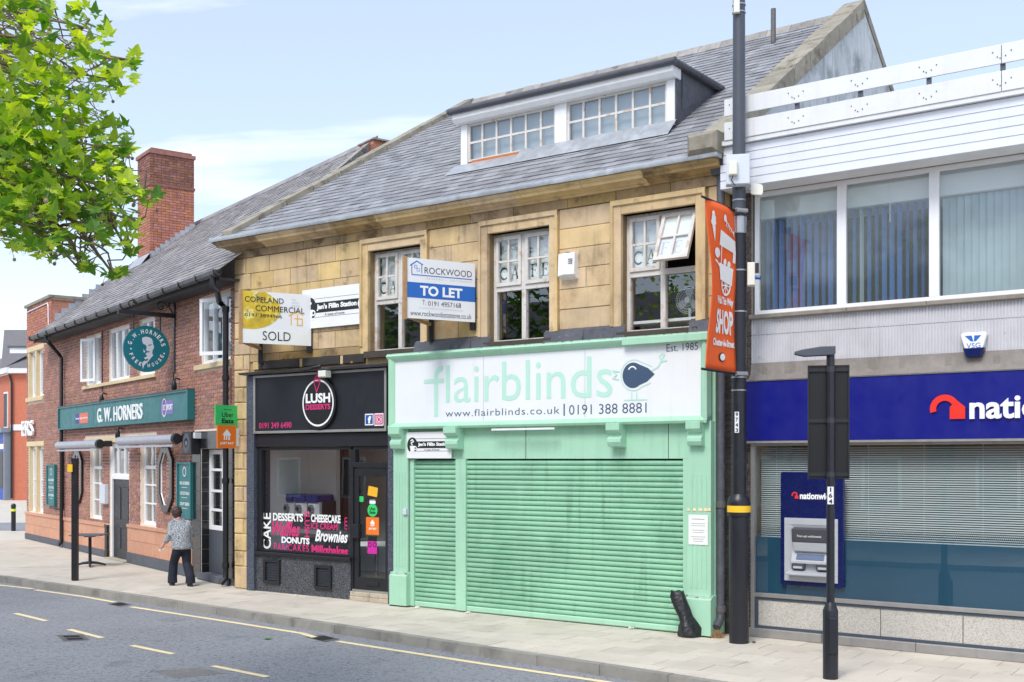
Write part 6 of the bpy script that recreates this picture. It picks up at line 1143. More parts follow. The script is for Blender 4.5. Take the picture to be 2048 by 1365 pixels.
# ribbed concrete band, sill, flashing
rb = MB(); u = BL; prof = []
while u < BR: prof += [(u, BW + .004), (u + .021, BW + .004), (u + .025, BW + .013), (u + .034, BW + .013)]; u += .038
for z0, z1 in ((3.70, 4.085), (4.095, 4.305)):
    n = len(prof); rb.add([(a, b, z0) for a, b in prof] + [(a, b, z1) for a, b in prof], [(i, i + 1, n + i + 1, n + i) for i in range(n - 1)])
rb.build('ribbed_panel', 'ribbed_concrete', BK); MB().box(BL, BR, BW + .014, BW + .03, 3.60, 4.31).build('panel_bed', 'ribbed_concrete', BK)
u = BL - .02
for L in (1.35, 1.0, 1.2, 1.26): MB().cbox(u + .002, u + L - .002, BW - .06, BW + .1, 4.305, 4.365, .01).build('sill_stone', 'concrete_sill', BK); u += L
fm = MB(); n = 60
for i in range(n):
    x0, x1 = BL + (BR - BL) * i / n, BL + (BR - BL) * (i + 1) / n
    fm.add([(x0, BW - .12, 3.47), (x1, BW - .12, 3.47), (x1, BW - .03 + .01 * math.sin(i + 1), 3.56 + .02 * math.sin(i * 1.7 + 1.7)), (x0, BW - .03 + .01 * math.sin(i), 3.56 + .02 * math.sin(i * 1.7)), (x1, BW - .005, 3.71), (x0, BW - .005, 3.71)], [(0, 1, 2, 3), (3, 2, 4, 5)])
fm.build('felt_flashing', 'felt_flashing', BK, smooth=True)
# upper windows
mus = [M.pix(1683, 600, BW + .05)[0], M.pix(1868, 580, BW + .05)[0]]; mus.append(2 * mus[1] - mus[0]); mus.append(mus[2] + mus[1] - mus[0])
edges = [BL + .03] + mus
for a, b in zip(edges, edges[1:]): window(BK, M, a, b, 4.365, 6.035, BW + .04, [], [], 'upvc', 'obscured_glass', fw=.06, dep=.07)
MB().box(BL, BR, BW + .24, 1.1, 5.70, 5.86).build('bulkhead', 'room_wall', BK); MB().box(BL, BR, BW + .22, BW + .238, 5.70, 6.04).build('pelmet', 'paper_white', BK)
nwin = 0
for wi, (a, b) in enumerate(zip(edges, edges[1:])):
    t = thing('vertical_blind', ('blue vertical blind behind the bank window beside the brick pier', 'blue vertical blind with a pull cord behind the middle upper bank window', 'pale grey vertical blind drawn across the upper bank window', 'pale grey vertical blind drawn behind the bank window past the railing joint')[wi], 'blind', M, ((a + b) / 2, BW + .3, 4.37), 'vertical blinds in the bank')
    k = 0; u = a + .08; step = .098 if wi < 2 else .088
    while u < b - .04:
        mm = 'blind_blue' if wi < 2 and rnd.random() < .92 else 'blind_grey'; an = R(rnd.uniform(60, 80) if wi < 2 else rnd.uniform(8, 22)); c_, s_ = .044 * math.cos(an), .044 * math.sin(an)
        MB().add([(u - c_, BW + .32 - s_, 4.39), (u + c_, BW + .32 + s_, 4.39), (u + c_, BW + .32 + s_, 5.69), (u - c_, BW + .32 - s_, 5.69)], [(0, 1, 2, 3)]).build('blind_slat', mm, t); u += step
MB().tube([(mus[0] + .58, BW + .2, 6.0), (mus[0] + .58, BW + .2, 5.45)], .006, 6).build('pull_cord', 'paper_white', BK)
# blue sign with raised letters
NS = thing('bank_sign', 'deep blue nationwide fascia sign with red arch and house emblem', 'sign', M, (12.8, BW, 2.65)); NW = BW - .10
MB().box(10.13, BR, NW, BW + .02, 2.655, 3.455).build('panel', 'bank_blue', NS); MB().box(10.12, BR, NW - .012, BW, 3.458, 3.485).box(10.12, BR, NW - .012, BW, 2.622, 2.652).build('trim', 'steel_trim', NS)
a, b0, c_, d = pbox(M, NW, 1940, 790, 2048, 838); mb = MB(); text(mb, 'nationwide', a, a + 1.78, c_, d, NW - .001, bold=.025, depth=.03); mb.build('lettering', 'bank_letter', NS)
lu, lz_ = M.pix(1897, 815, NW)
mb = MB(); mb.ring(lu - .04, lz_ - .02, .10, .175, NW - .022, 20, 25, 195); mb.build('emblem', 'bank_red', NS); MB().poly([(lu + .02, lz_ - .145), (lu + .20, lz_ - .145), (lu + .20, lz_ - .0), (lu + .10, lz_ + .085), (lu + .02, lz_ + .0)], NW - .024).build('emblem', 'bank_red', NS)
u0, u1, z0, z1 = pbox(M, BW - .08, 1921, 665, 1974, 714); t = thing('alarm_box', 'white and navy VSG bell alarm box on the ribbed concrete band', 'alarm', M, ((u0 + u1) / 2, BW, z0))
uc = (u0 + u1) / 2; MB().prism([(u0, z1 - .02), (u0 + .03, z1), (u1 - .03, z1), (u1, z1 - .02), (uc + .09, z0 + .05), (uc - .09, z0 + .05)], BW - .09, BW, 'w').build('case', 'upvc', t, bevel=.01); MB().prism([(uc - .125, z0 + .11), (uc + .125, z0 + .11), (uc + .085, z0), (uc - .085, z0)], BW - .095, BW, 'w').build('strobe', 'atm_navy', t, bevel=.01)
mb = MB(); text(mb, 'VSG', uc - .08, uc + .08, z1 - .19, z1 - .13, BW - .092); mb.poly([(uc - .10, z1 - .04), (uc - .02, z1 - .04), (uc + .0, z1 - .11), (uc - .03, z1 - .11)], BW - .0915).poly([(uc + .01, z1 - .04), (uc + .09, z1 - .04), (uc + .03, z1 - .11), (uc + .005, z1 - .11)], BW - .0915); mb.build('lettering', 'board_blue', t)
# ground floor glazing
gz0, gz1 = .60, 2.62
gw = MB().box(BL + .0, BL + .055, BW - .03, BW + .06, .12, gz1).box(BL, BR, BW - .028, BW + .06, gz0 - .055, gz0).box(BL + .055, BR, BW - .02, BW + .06, gz1 - .03, gz1 + .0).build('shop_window', 'steel_trim', BK, bevel=.004)
MB().poly([(BL + .055, gz0), (BR, gz0), (BR, gz1 - .03), (BL + .055, gz1 - .03)], BW + .02).build('pane', 'bank_glass', gw)
MB().poly([(BL + .055, gz0), (BR, gz0), (BR, 1.36), (BL + .055, 1.36)], BW + .024).build('privacy_film', 'teal_film', gw)
dots = MB()
for r_ in range(5):
    h_ = .016 - .0025 * r_; z = 1.375 + r_ * .032; u = BL + .07 + (.011 if r_ % 2 else 0)
    while u < 14.9: dots.poly([(u, z), (u + h_ * 1.1, z), (u + h_ * 1.1, z + h_), (u, z + h_)], BW + .0235); u += .022
dots.build('film_dots', 'teal_film', gw, kind='stuff')
# lower panels
MB().box(BL + .055, BR, BW - .008, BW + .05, .505, .545).box(BL + .055, BL + .10, BW - .007, BW + .05, .13, .505).box(BL + .055, BR, BW - .009, BW + .05, .125, .16).build('panel_surround', 'dark_trim', BK)
for a, b in ((BL + .10, 11.95), (11.956, 12.95), (12.956, 14.2), (14.206, BR)): MB().box(a + .002, b - .002, BW + .002, BW + .05, .16, .505).build('stone_panel', 'terrazzo', BK)
for a, b in ((BL - .03, 11.2), (11.2, 12.4), (12.4, 13.7), (13.7, BR)): MB().cbox(a + .002, b - .002, BW - .05, BW + .06, 0, .122, .01).build('base_trim', 'steel_trim', BK)
# venetian blinds
t = thing('venetian_blind', 'white venetian blind hanging behind the long bank window', 'blind', M, (12, BW + .15, 1.2))
bsm = MB().add([(BL + .08, -.009, -.008), (14.9, -.009, -.008), (14.9, .001, .003), (BL + .08, .001, .003), (14.9, .010, .008), (BL + .08, .010, .008)], [(0, 1, 2, 3), (3, 2, 4, 5)]).mesh('blind_slat', 'blind_white', Vector((12, 0, 0)))
z = 1.30
while z < 2.58: o = _new('blind_slat', bsm, t); o.location = (0, 0, z - 1.2); z += .0285
for u in (10.5, 10.95, 11.75, 12.45, 13.15, 13.85, 14.55): MB().tube([(u, BW + .152, 1.28), (u, BW + .152, 2.6)], .003, 5).build('ladder_cord', 'blind_white', t)
emit('lamp_warm', (255, 226, 150), 4.0)
for x in (11.6, 13.4): t = thing('ceiling_light', 'lit strip light on the bank ceiling seen through the %s' % ('blind above the cash machine' if x < 12 else 'blind under the bank emblem'), 'light', M, (x, 1.6, 2.7)); MB().box(x - .5, x + .5, 1.5, 1.62, 2.70, 2.72).build('diffuser', 'lamp_warm', t); MB().box(x - .52, x + .52, 1.48, 1.64, 2.721, 2.778).build('housing', 'paper_white', t)
# cash machine
u0, u1, z0, z1 = 10.635, 11.49, .735, 2.24; AT = thing('cash_machine', 'navy nationwide cash machine with grey keypad recess set in the bank window', 'cash machine', M, ((u0 + u1) / 2, BW, z0)); AW = BW - .045
MB().prism([(u0 + .02, z0), (u1 - .02, z0), (u1, z0 + .02), (u1, z1 - .02), (u1 - .02, z1), (u0 + .02, z1), (u0, z1 - .02), (u0, z0 + .02)], AW, BW + .015, 'w').build('surround', 'atm_navy', AT, bevel=.008)
mb = MB(); text(mb, 'nationwide', u0 + .27, u0 + .72, 1.88, 1.97, AW - .002, bold=.04); mb.build('lettering', 'vinyl_white', AT); MB().ring(u0 + .20, 1.93, .025, .045, AW - .002, 14, 25, 195).poly([(u0 + .20, 1.885), (u0 + .25, 1.885), (u0 + .25, 1.92), (u0 + .225, 1.945), (u0 + .20, 1.92)], AW - .0025).build('emblem', 'bank_red', AT)
a, b, c_, d = u0 + .06, u1 - .07, z0 + .06, 1.63
MB().box(a, b, AW - .02, AW - .001, c_, c_ + .09).box(a, b, AW - .02, AW - .001, d - .09, d).box(a, a + .09, AW - .019, AW - .001, c_ + .09, d - .09).box(b - .09, b, AW - .019, AW - .001, c_ + .09, d - .09).build('facia', 'atm_grey', AT, bevel=.006)
ia, ib, ic, id_ = a + .09, b - .09, c_ + .09, d - .09
MB().add([(ia, AW - .018, ic), (ib, AW - .018, ic), (ib, AW - .018, id_), (ia, AW - .018, id_), (ia + .05, AW - .0015, ic + .06), (ib - .05, AW - .0015, ic + .06), (ib - .05, AW - .0015, id_ - .05), (ia + .05, AW - .0015, id_ - .05)], [(0, 1, 5, 4), (1, 2, 6, 5), (2, 3, 7, 6), (3, 0, 4, 7), (4, 5, 6, 7)]).build('recess', 'atm_grey', AT)
MB().prism([(AW - .10, id_ - .05), (AW - .085, id_ - .22), (AW - .002, id_ - .24), (AW - .002, id_ - .03)], ia + .04, ib - .02).build('header_panel', 'atm_dark', AT, bevel=.006); MB().prism([(AW - .09, id_ - .225), (AW - .06, id_ - .34), (AW - .002, id_ - .36), (AW - .002, id_ - .241)], ia + .06, ib - .04).build('hood', 'atm_grey', AT, bevel=.006)
mb = MB(); text(mb, 'Free cash withdrawals', ia + .12, ib - .1, id_ - .155, id_ - .125, AW - .099); mb.build('lettering', 'vinyl_white', AT)
MB().prism([(AW - .012, id_ - .36), (AW - .07, ic + .18), (AW - .07, ic + .15), (AW - .002, ic + .15), (AW - .002, id_ - .36)], ia + .02, ib - .02).build('screen_housing', 'atm_grey', AT, bevel=.006); MB().add([(ia + .09, AW - .068, ic + .205), (ib - .08, AW - .068, ic + .205), (ib - .08, AW - .022, id_ - .38), (ia + .09, AW - .022, id_ - .38)], [(0, 1, 2, 3)]).build('screen', 'atm_screen', AT)
for x0, x1 in ((ia + .03, ia + .20), (ib - .18, ib - .02)): MB().cbox(x0, x1, AW - .075, AW - .01, ic + .07, ic + .145, .01).build('slot_module', 'atm_dark', AT); MB().box(x0 + .03, x1 - .02, AW - .085, AW - .07, ic + .085, ic + .115).build('key_row', 'atm_grey', AT)
MB().prism([(AW - .15, ic + .0), (AW - .15, ic + .03), (AW - .01, ic + .06), (AW - .01, ic - .02)], ia - .02, ib + .02).build('shelf', 'atm_grey', AT, bevel=.008)
# downpipe and hopper at the joint of stone building and bank
u_ = M.pix(1444, 700, .02)[0]
MB().prism([(-.20, 6.56), (.12, 6.56), (.10, 6.40), (.04, 6.26), (-.10, 6.26), (-.17, 6.40)], u_ - .10, u_ + .10).build('hopper', 'dark_lead', SB); MB().tube([(u_, -.02, 6.27), (u_, -.02, .35), (u_, -.05, .22), (u_ + .0, -.16, .14)], .055, 12).build('downpipe', 'dark_lead', SB, smooth=True)
for z in (4.9, 1.75, .33): MB().lathe([(.068, z), (.072, z + .04), (.068, z + .09)], u_, -.02, 12).build('pipe_collar', 'iron', SB, smooth=True)

# ------------------------------------------------------------------ lamp column and what hangs on it
lx, ly = ground(1478, 1286); LC = thing('lamp_column', 'tall black lamp column with yellow band in front of the brick pier', 'lamp post', W0, (lx, ly, 0))
MB().lathe([(.128, 0), (.128, .80), (.131, .81), (.131, 1.66), (.15, 1.665), (.152, 1.70), (.152, 1.83), (.15, 1.85), (.14, 1.90), (.10, 1.945), (.098, 1.95)], lx, ly, 28).build('base', 'pole_black', LC, smooth=True)
MB().lathe([(.1545, 1.715), (.1545, 1.80)], lx, ly, 28).build('yellow_band', 'band_yellow', LC, smooth=True); MB().lathe([(.098, 1.95), (.098, 4.2), (.094, 5.6)], lx, ly, 24).build('shaft', 'pole_black', LC, smooth=True); MB().lathe([(.086, 5.6), (.082, 7.2), (.074, 10.5)], lx, ly, 24).build('upper_shaft', 'pole_grey', LC, smooth=True)
MB().tube([(lx, ly, 10.4), (lx - .3, ly - .4, 10.8), (lx - .9, ly - 1.3, 10.95)], .045, 10).build('arm', 'pole_grey', LC, smooth=True); MB().tube([(lx - .9, ly - 1.3, 10.95), (lx - 1.2, ly - 1.72, 10.93)], [.10, .13], 12).build('lantern', 'pole_grey', LC, smooth=True)
for z in (5.79, 5.53, 4.87, 4.33, 3.47, 3.3, 8.35, 8.25): MB().lathe([(.101 if z < 5.6 else .089, z), (.101 if z < 5.6 else .089, z + .018)], lx, ly, 22).build('strap', 'machine_steel', LC)
MB().lathe([(.1005, 5.36), (.102, 5.37), (.102, 5.57), (.1005, 5.58)], lx, ly, 22).build('clamp', 'machine_steel', LC)
def facing(px, y, ang): return Frame(*ground(px, y)[:2], ang)
th_ = math.atan2(ly, lx) - R(90)
CF = Frame(lx, ly, th_)                          # faces the street, u to the right
def vlab(name, s, u0, u1, z0, z1, w, par): MB().box(u0, u1, w, w + .002, z0, z1).build(name, 'board_white', par); mb = MB(); n = len(s); [text(mb, c_, u0 + (u1 - u0) * (.2 if c_ != '1' else .40), u1 - (u1 - u0) * (.2 if c_ != '1' else .38), z1 - (z1 - z0) * (i + .88) / n, z1 - (z1 - z0) * (i + .12) / n, w - .002, bold=.03) for i, c_ in enumerate(s)]; mb.build('numerals', 'ink_black', par)
NPL = thing('number_plate', 'white vertical number plate 9743 on the lamp column', 'sign', CF, (0, -.1, 2.8)); z0, z1 = CF.pix(1474, 866, -.11)[1], CF.pix(1474, 824, -.11)[1]; vlab('plate', '9743', -.055, .0, z0, z1, -.104, NPL)
u0, u1, z0, z1 = pbox(CF, -.15, 1452, 312, 1500, 372); t = thing('equipment_box', 'pale grey equipment box strapped high on the lamp column', 'box', CF, ((u0 + u1) / 2, -.1, z0)); MB().cbox(u0, u1, -.24, -.09, z0, z1, .01).build('case', 'box_grey', t); a, b, c_, d = pbox(CF, -.25, 1457, 325, 1475, 352); MB().cbox(a, b, -.31, -.242, c_, d, .012).build('sub_box', 'box_cream', t); MB().tube([((a + b) / 2, -.27, c_), ((a + b) / 2 - .02, -.26, c_ - .06), ((a + b) / 2 + .03, -.25, z0 - .02)], .006, 6).build('wire', 'pub_black', t)
u0, u1, z0, z1 = pbox(CF, 0, 1501, 368, 1526, 391); t = thing('flat_antenna', 'cream flat panel antenna on the side of the lamp column', 'antenna', CF, (u0, 0, z0)); MB().prism([(u0, z0 + .02), (u0 + .02, z0 + .005), (u1 - .02, z0 - .01), (u1, z0 + .02), (u1, z1 - .04), (u1 - .03, z1 - .015), (u0 + .02, z1), (u0, z1 - .02)], -.04, .0, 'w').build('panel', 'box_cream', t, bevel=.006); MB().tube([(.09, -.02, (z0 + z1) / 2), (u0 + .02, -.02, (z0 + z1) / 2)], .02, 8).build('bracket', 'machine_steel', t)
u0, u1, z0, z1 = pbox(CF, 0, 1496, 527, 1513, 573); t = thing('control_box', 'cream control box clipped to the lamp column beside the banner', 'box', CF, (u0, 0, z0)); MB().cbox(u0 - .01, u1 - .02, -.09, .06, z0, z1, .01).build('case', 'box_cream', t); MB().box(u1 - .02, u1 + .03, -.07, .03, z1 - .13, z1 - .01).build('lid', 'pub_black', t); MB().tube([(u1 - .02, -.03, z0 + .11), (u1 + .05, -.05, z0 + .10)], .025, 8).build('lens', 'vinyl_blue', t)
u0, u1, z0, z1 = pbox(CF, -.1, 1484, 26 - 12, 1500, 32); t = thing('cream_tag', 'small cream box strapped near the top of the lamp column', 'box', CF, (u0, -.09, z0)); MB().cbox(-.07, .01, -.13, -.08, 8.22, 8.42, .008).build('case', 'box_cream', t)
# banner on two arms, reaching out over the pavement
BNF = Frame(lx, ly, M.ang + R(90))               # u points at the building, the banner hangs on its negative side
def bn(x, y): return BNF.pix(x, y, 0)
ztop = bn(1472, 424)[1]; zbot = bn(1468, 746)[1]; uo = bn(1411, 420)[0]; BL_ = -.115
t = thing('street_banner', 'orange Walk This Way SHOP banner hanging from the lamp column', 'banner', BNF, (0, 0, zbot))
n, m = 14, 26; mb = MB(); grid = {}
def bpt(s, v):                                    # s 0..1 outer->column, v 0..1 bottom->top
    wav = .035 * math.sin(3.1 * v + .6) * math.sin(math.pi * s) + .012 * math.sin(9 * v + 5 * s); pinch = .16 * math.sin(math.pi * v) ** 1.2 * (1 - s); u = uo + (BL_ - uo) * s + pinch; return (u, wav, zbot + (ztop - zbot) * v)
for j in range(m + 1):
    for i in range(n + 1): mb.v.append(bpt(i / n, j / m))
mb.f = [(j * (n + 1) + i, j * (n + 1) + i + 1, (j + 1) * (n + 1) + i + 1, (j + 1) * (n + 1) + i) for j in range(m) for i in range(n)]
cloth = mb.build('cloth', 'banner_orange', t, smooth=True); so = cloth.modifiers.new('thick', 'SOLIDIFY'); so.thickness = .003
for z in (ztop + .01, zbot - .01): MB().tube([(uo - .1, 0, z), (.02, 0, z)], .016, 8).build('arm', 'pub_black', t); MB().tube([(-.16, -.03, z), (-.02, -.12, z)], .03, 8).build('arm_bracket', 'machine_steel', t)
def bw_(p, d=.012):                               # (s, v) print coordinates -> a point just in front of the cloth
    q_ = bpt(p[0], p[1]); return (q_[0], q_[1] - d, q_[2])
def bprint(polys, matn='banner_white', d=.010):
    mb = MB()
    for k, pl in enumerate(polys): mb.add([bw_(p, d + .0004 * k) for p in pl], [tuple(range(len(pl)))])
    return mb.build('print', matn, cloth)
def btext(s, s0, s1, v0, v1, **k):
    mb = MB(); text(mb, s, s0, s1, v0, v1, 0, **k); mb.xform(lambda p: Vector(bw_((p.x, p.z), .010))); mb.build('lettering', 'banner_white', cloth)
btext('Walk This Way', .28, .93, .395, .455, bold=.045); btext('SHOP', .27, .93, .225, .375, bold=.04); btext('Chester-le-Street', .22, .94, .15, .195, bold=.045)
ell = lambda cs, cv, rs, rv, n=16: [(cs + rs * math.cos(2 * math.pi * i / n), cv + rv * math.sin(2 * math.pi * i / n)) for i in range(n)]
bprint([[(.16, .86), (.26, .86), (.24, .77)], ell(.2, .88, .075, .022), ell(.205, .905, .06, .02), ell(.195, .928, .04, .018)])
bprint([ell(.56, .925, .05, .022)] + [[(.60 + k * .06, .915 - k * .012), (.625 + k * .06, .915 - k * .012), (.60 + k * .06, .875 - k * .008), (.58 + k * .06, .88 - k * .008)] for k in range(4)] + [[(.58, .92), (.88, .855), (.88, .848), (.58, .912)], [(.84, .855), (.93, .875), (.90, .85), (.92, .825)]])
bprint([[(.42, .85), (.95, .81), (.96, .73), (.40, .76)], [(.46, .77), (.485, .77), (.485, .63), (.46, .63)], [(.86, .75), (.96, .745), (.94, .67), (.85, .675)], [(.40, .655), (.88, .635), (.86, .53), (.45, .555)], ell(.32, .71, .10, .03), [(.22, .67), (.30, .665), (.43, .64), (.43, .625), (.30, .65), (.22, .655)], ell(.6, .665, .05, .022), ell(.73, .655, .05, .022)])
mb = MB()
for i in range(24):
    a0, a1 = 2 * math.pi * i / 24, 2 * math.pi * (i + 1) / 24; mb.add([bw_((.66 + r_ * math.cos(a), .525 + r_ * .36 * math.sin(a)), .0125) for r_, a in ((.13, a0), (.17, a0), (.17, a1), (.13, a1))], [(0, 1, 2, 3)])
for i in range(4): a = math.pi * i / 4; mb.add([bw_((.66 + r_ * math.cos(a) + o_ * math.sin(a), .525 + .36 * (r_ * math.sin(a) - o_ * math.cos(a))), .013) for r_, o_ in ((-.14, -.012), (.14, -.012), (.14, .012), (-.14, .012))], [(0, 1, 2, 3)])
mb.build('print', 'banner_white', cloth); bprint([ell(.56, .085, .10, .028)], 'ink_black', .009); bprint([ell(.57, .086, .075, .022)], 'banner_white', .012)

# ------------------------------------------------------------------ sign post near the kerb
sx_, sy_ = ground(1661, 1358); SP = thing('sign_post', 'black post with a small lamp and the back of a tall sign plate', 'sign post', W0, (sx_, sy_, 0)); SF = Frame(sx_, sy_, R(-12))
MB().lathe([(.082, 0), (.082, .74), (.078, .76), (.05, .83), (.046, .84)], sx_, sy_, 24).build('base', 'pole_black', SP, smooth=True); MB().lathe([(.044, .84), (.044, 3.55)], sx_, sy_, 20).build('shaft', 'pole_black', SP, smooth=True)
rot = lambda p: Vector((sx_ + p.x * SF.u[0] + p.y * SF.n[0], sy_ + p.x * SF.u[1] + p.y * SF.n[1], p.z))
MB().cbox(-.02, .075, -.10, -.06, .28, .68, .01).xform(rot).build('access_door', 'pole_black', SP)
z0, z1 = 2.19, 3.44; MB().box(-.24, .20, .05, .065, z0, z1).xform(rot).build('sign_plate', 'plate_black', SP)
for z in (z1 - .05, 2.83, z0 + .05): MB().box(-.24, .20, .03, .05, z - .02, z + .02).xform(rot).build('plate_rail', 'pub_black', SP); MB().lathe([(.048, z - .03), (.048, z + .03)], sx_, sy_, 16).build('clip', 'machine_dark', SP)
for x in (-.24, .19): MB().box(x, x + .012, .02, .05, z0, z1).xform(rot).build('plate_edge', 'pub_black', SP)
a = SF.pix(1589, 704, 0)[0]; MB().prism([(a, 3.56), (a + .10, 3.535), (.03, 3.545), (.05, 3.56), (.05, 3.64), (-.10, 3.64), (a + .08, 3.61), (a, 3.59)], -.07, .06, 'w').xform(rot).build('lamp_head', 'pole_grey', SP, bevel=.006)
SNP = thing('number_plate', 'white vertical number plate 164 on the sign post', 'sign', SF, (0, -.045, 1.9)); z0, z1 = SF.pix(1661, 1009, -.045)[1], SF.pix(1661, 974, -.045)[1]; vlab('plate', '164', -.035, .03, z0, z1, -.0475, SNP)

# ------------------------------------------------------------------ small street things
px_, py_ = ground(150, 1161); t = thing('square_post', 'slim square black post with a yellow tag near the kerb by the pub', 'post', W0, (px_, py_, 0)); MB().cbox(px_ - .055, px_ + .055, py_ - .055, py_ + .055, 0, 2.40, .006).build('shaft', 'pub_black', t); MB().box(px_ - .115, px_ - .02, py_ - .09, py_ - .06, 2.16, 2.31).build('tag', 'band_yellow', t); MB().box(px_ - .055, px_ + .055, py_ - .06, py_ + .06, 2.40, 2.43).build('cap', 'pub_black', t)
bx_, by_ = ground(27, 1062); t = thing('bollard', 'black bollard with lime band at the corner of the side street', 'bollard', W0, (bx_, by_, 0)); MB().lathe([(.075, 0), (.075, .80), (.085, .82), (.08, .87), (.045, .92)], bx_, by_, 18).build('shaft', 'pole_black', t, smooth=True); MB().lathe([(.078, .66), (.078, .74)], bx_, by_, 18).build('band', 'lime_band', t, smooth=True)
tx, ty = ground(180, 1133); t = thing('pavement_table', 'small grey table on a black pedestal standing outside the pub', 'table', W0, (tx, ty, 0)); MB().cbox(tx - .36, tx + .34, ty - .32, ty + .32, .70, .722, .008).build('table_top', 'plinth_grey', t); MB().box(tx - .10, tx + .1, ty - .1, ty + .1, .66, .70).build('mount', 'iron_pale', t); MB().lathe([(.045, .05), (.035, .12), (.035, .66)], tx, ty, 14).build('pedestal', 'pub_black', t, smooth=True)
for a in (20, 110, 200, 290): MB().tube([(tx, ty, .09), (tx + .15 * math.cos(R(a)), ty + .15 * math.sin(R(a)), .075), (tx + .34 * math.cos(R(a)), ty + .34 * math.sin(R(a)), .025)], [.035, .028, .02], 8).build('foot', 'pub_black', t, smooth=True)
# black bin bag slumped against the plinth
gx, gy = ground(1379, 1274); rb_ = random.Random(3); mb = MB(); seg = 20
rings = [(0, 0, .0, .145, .12), (0, 0, .04, .165, .14), (-.005, 0, .12, .155, .13), (-.02, .01, .20, .115, .10), (-.05, .02, .27, .10, .09), (-.085, .04, .36, .105, .085), (-.115, .06, .46, .105, .08), (-.14, .08, .55, .10, .07), (-.155, .09, .61, .085, .05), (-.155, .09, .595, .05, .025)]
for k, (ox, oy, z, rx, ry) in enumerate(rings):
    for i in range(seg): a = 2 * math.pi * i / seg; f = 1 + .10 * math.sin(3 * a + k * .7) + .06 * math.sin(7 * a - k * 1.3) + rb_.uniform(-.03, .03); mb.v.append((gx + ox + rx * f * math.cos(a), gy + oy + ry * f * math.sin(a), max(.003, z + (.012 * math.sin(5 * a + k) if k > 0 else 0))))
for k in range(len(rings) - 1): mb.f += [(k * seg + i, k * seg + (i + 1) % seg, (k + 1) * seg + (i + 1) % seg, (k + 1) * seg + i) for i in range(seg)]
mb.f += [tuple(range(seg))[::-1], tuple(range((len(rings) - 1) * seg, len(rings) * seg))]; solo('bin_bag', mb, 'bin_bag', 'black bin bag with twisted neck slumped against the mint plinth', 'bin bag', W0, (gx, gy, 0), smooth=True)
wx, wy = M.world(9.90, -.17)[:2]; mb = MB(); rw = random.Random(5)
for k in range(110): a = rw.uniform(0, 6.28); r_ = rw.uniform(.0, .09); h_ = rw.uniform(.03, .16); x, y = wx + r_ * math.cos(a), wy + r_ * .6 * math.sin(a); dx_, dy_ = rw.uniform(-.07, .07), rw.uniform(-.05, .05); mb.add([(x - .004, y, .001), (x + .004, y, .001), (x + dx_, y + dy_, h_)], [(0, 1, 2)])
solo('dry_weeds', mb, 'dry_weed', 'tuft of dry brown weeds under the downpipe shoe', 'weeds', W0, (wx, wy, 0), kind='stuff')
for k, (px2, py2, lab) in enumerate(((834, 1217, 'scrap of white litter at the foot of the narrow shutter'), (936, 1228, 'scrap of white litter at the foot of the mullion between shutters'), (1262, 1259, 'scrap of white litter at the foot of the wide shutter'), (592, 1193, 'small pale pebble of litter below the dessert shop vents'), (1508, 1287, 'dark twig litter beside the lamp column foot'))):
    x, y = ground(px2, py2); mb = MB(); rr = random.Random(k); mb.ball((x, y, .018), .03 if k < 3 else .018, 8, 5, (1.5, .8, .6)); mb.v = [(a + rr.uniform(-.008, .008), b + rr.uniform(-.008, .008), max(.002, c + rr.uniform(-.008, .008))) for a, b, c in mb.v]
    solo('litter', mb, 'litter' if k < 4 else 'iron', lab, 'litter', W0, (x, y, 0), 'litter along the shopfronts')

# ------------------------------------------------------------------ trees: plane trees along the near kerb
rt = random.Random(11)
LEAF = []
def leaf_outline(k):
    r2 = random.Random(k); prof = [(-90, .10), (-62, .30), (-28, .62), (-14, .40), (2, .50), (24, .88), (38, .52), (56, .58), (72, .74), (90, 1.06), (108, .74), (124, .58), (142, .52), (156, .88), (178, .50), (194, .40), (208, .62), (242, .30)]
    return [(r * (1 + r2.uniform(-.08, .08)) * math.cos(R(a)), r * (1 + r2.uniform(-.08, .08)) * math.sin(R(a)) + .12) for a, r in prof]
for k in range(4):
    o = leaf_outline(k); fold = .18 + .08 * k; droop = .16 + .05 * k
    zf = lambda x, y: fold * abs(x) - droop * (x * x + y * y)
    LEAF.append(([(0, .12, 0)] + [(x, y, zf(x, y)) for x, y in o] + [(-.02, -.55, -.1), (.02, -.55, -.1)], [(0, i, i % len(o) + 1) for i in range(1, len(o) + 1)] + [(1, len(o) + 1, len(o) + 2)]))
def leaf_matrix(p, s):
    out = Matrix.Rotation(rt.uniform(0, 6.28), 4, 'Z') @ Matrix.Rotation(rt.gauss(.75, .5), 4, 'X') @ Matrix.Rotation(rt.uniform(-.6, .6), 4, 'Y')
    return Matrix.Translation(p) @ out @ Matrix.Scale(s, 4)
def add_leaf(mb, p, s):
    vs_, fs = LEAF[rt.randrange(4)]; m = leaf_matrix(p, s); mb.add([m @ Vector(v) for v in vs_], fs)
def in_frame(p):
    if p.y <= .3: return False
    x = CX + FPX * p.x / p.y; y = HORY - FPX * (p.z - CAMH) / p.y; return -25 < x < 2080 and -25 < y < 1400
def px3(x, y, Z): return Vector(((x - CX) / FPX * Z, Z, CAMH + (HORY - y) * Z / FPX))
TX, TY = -7.6, 7.6
PT = thing('plane_tree', 'leafy green plane tree overhanging the road, branches reaching towards the pub', 'tree', W0, (TX, TY, 0))
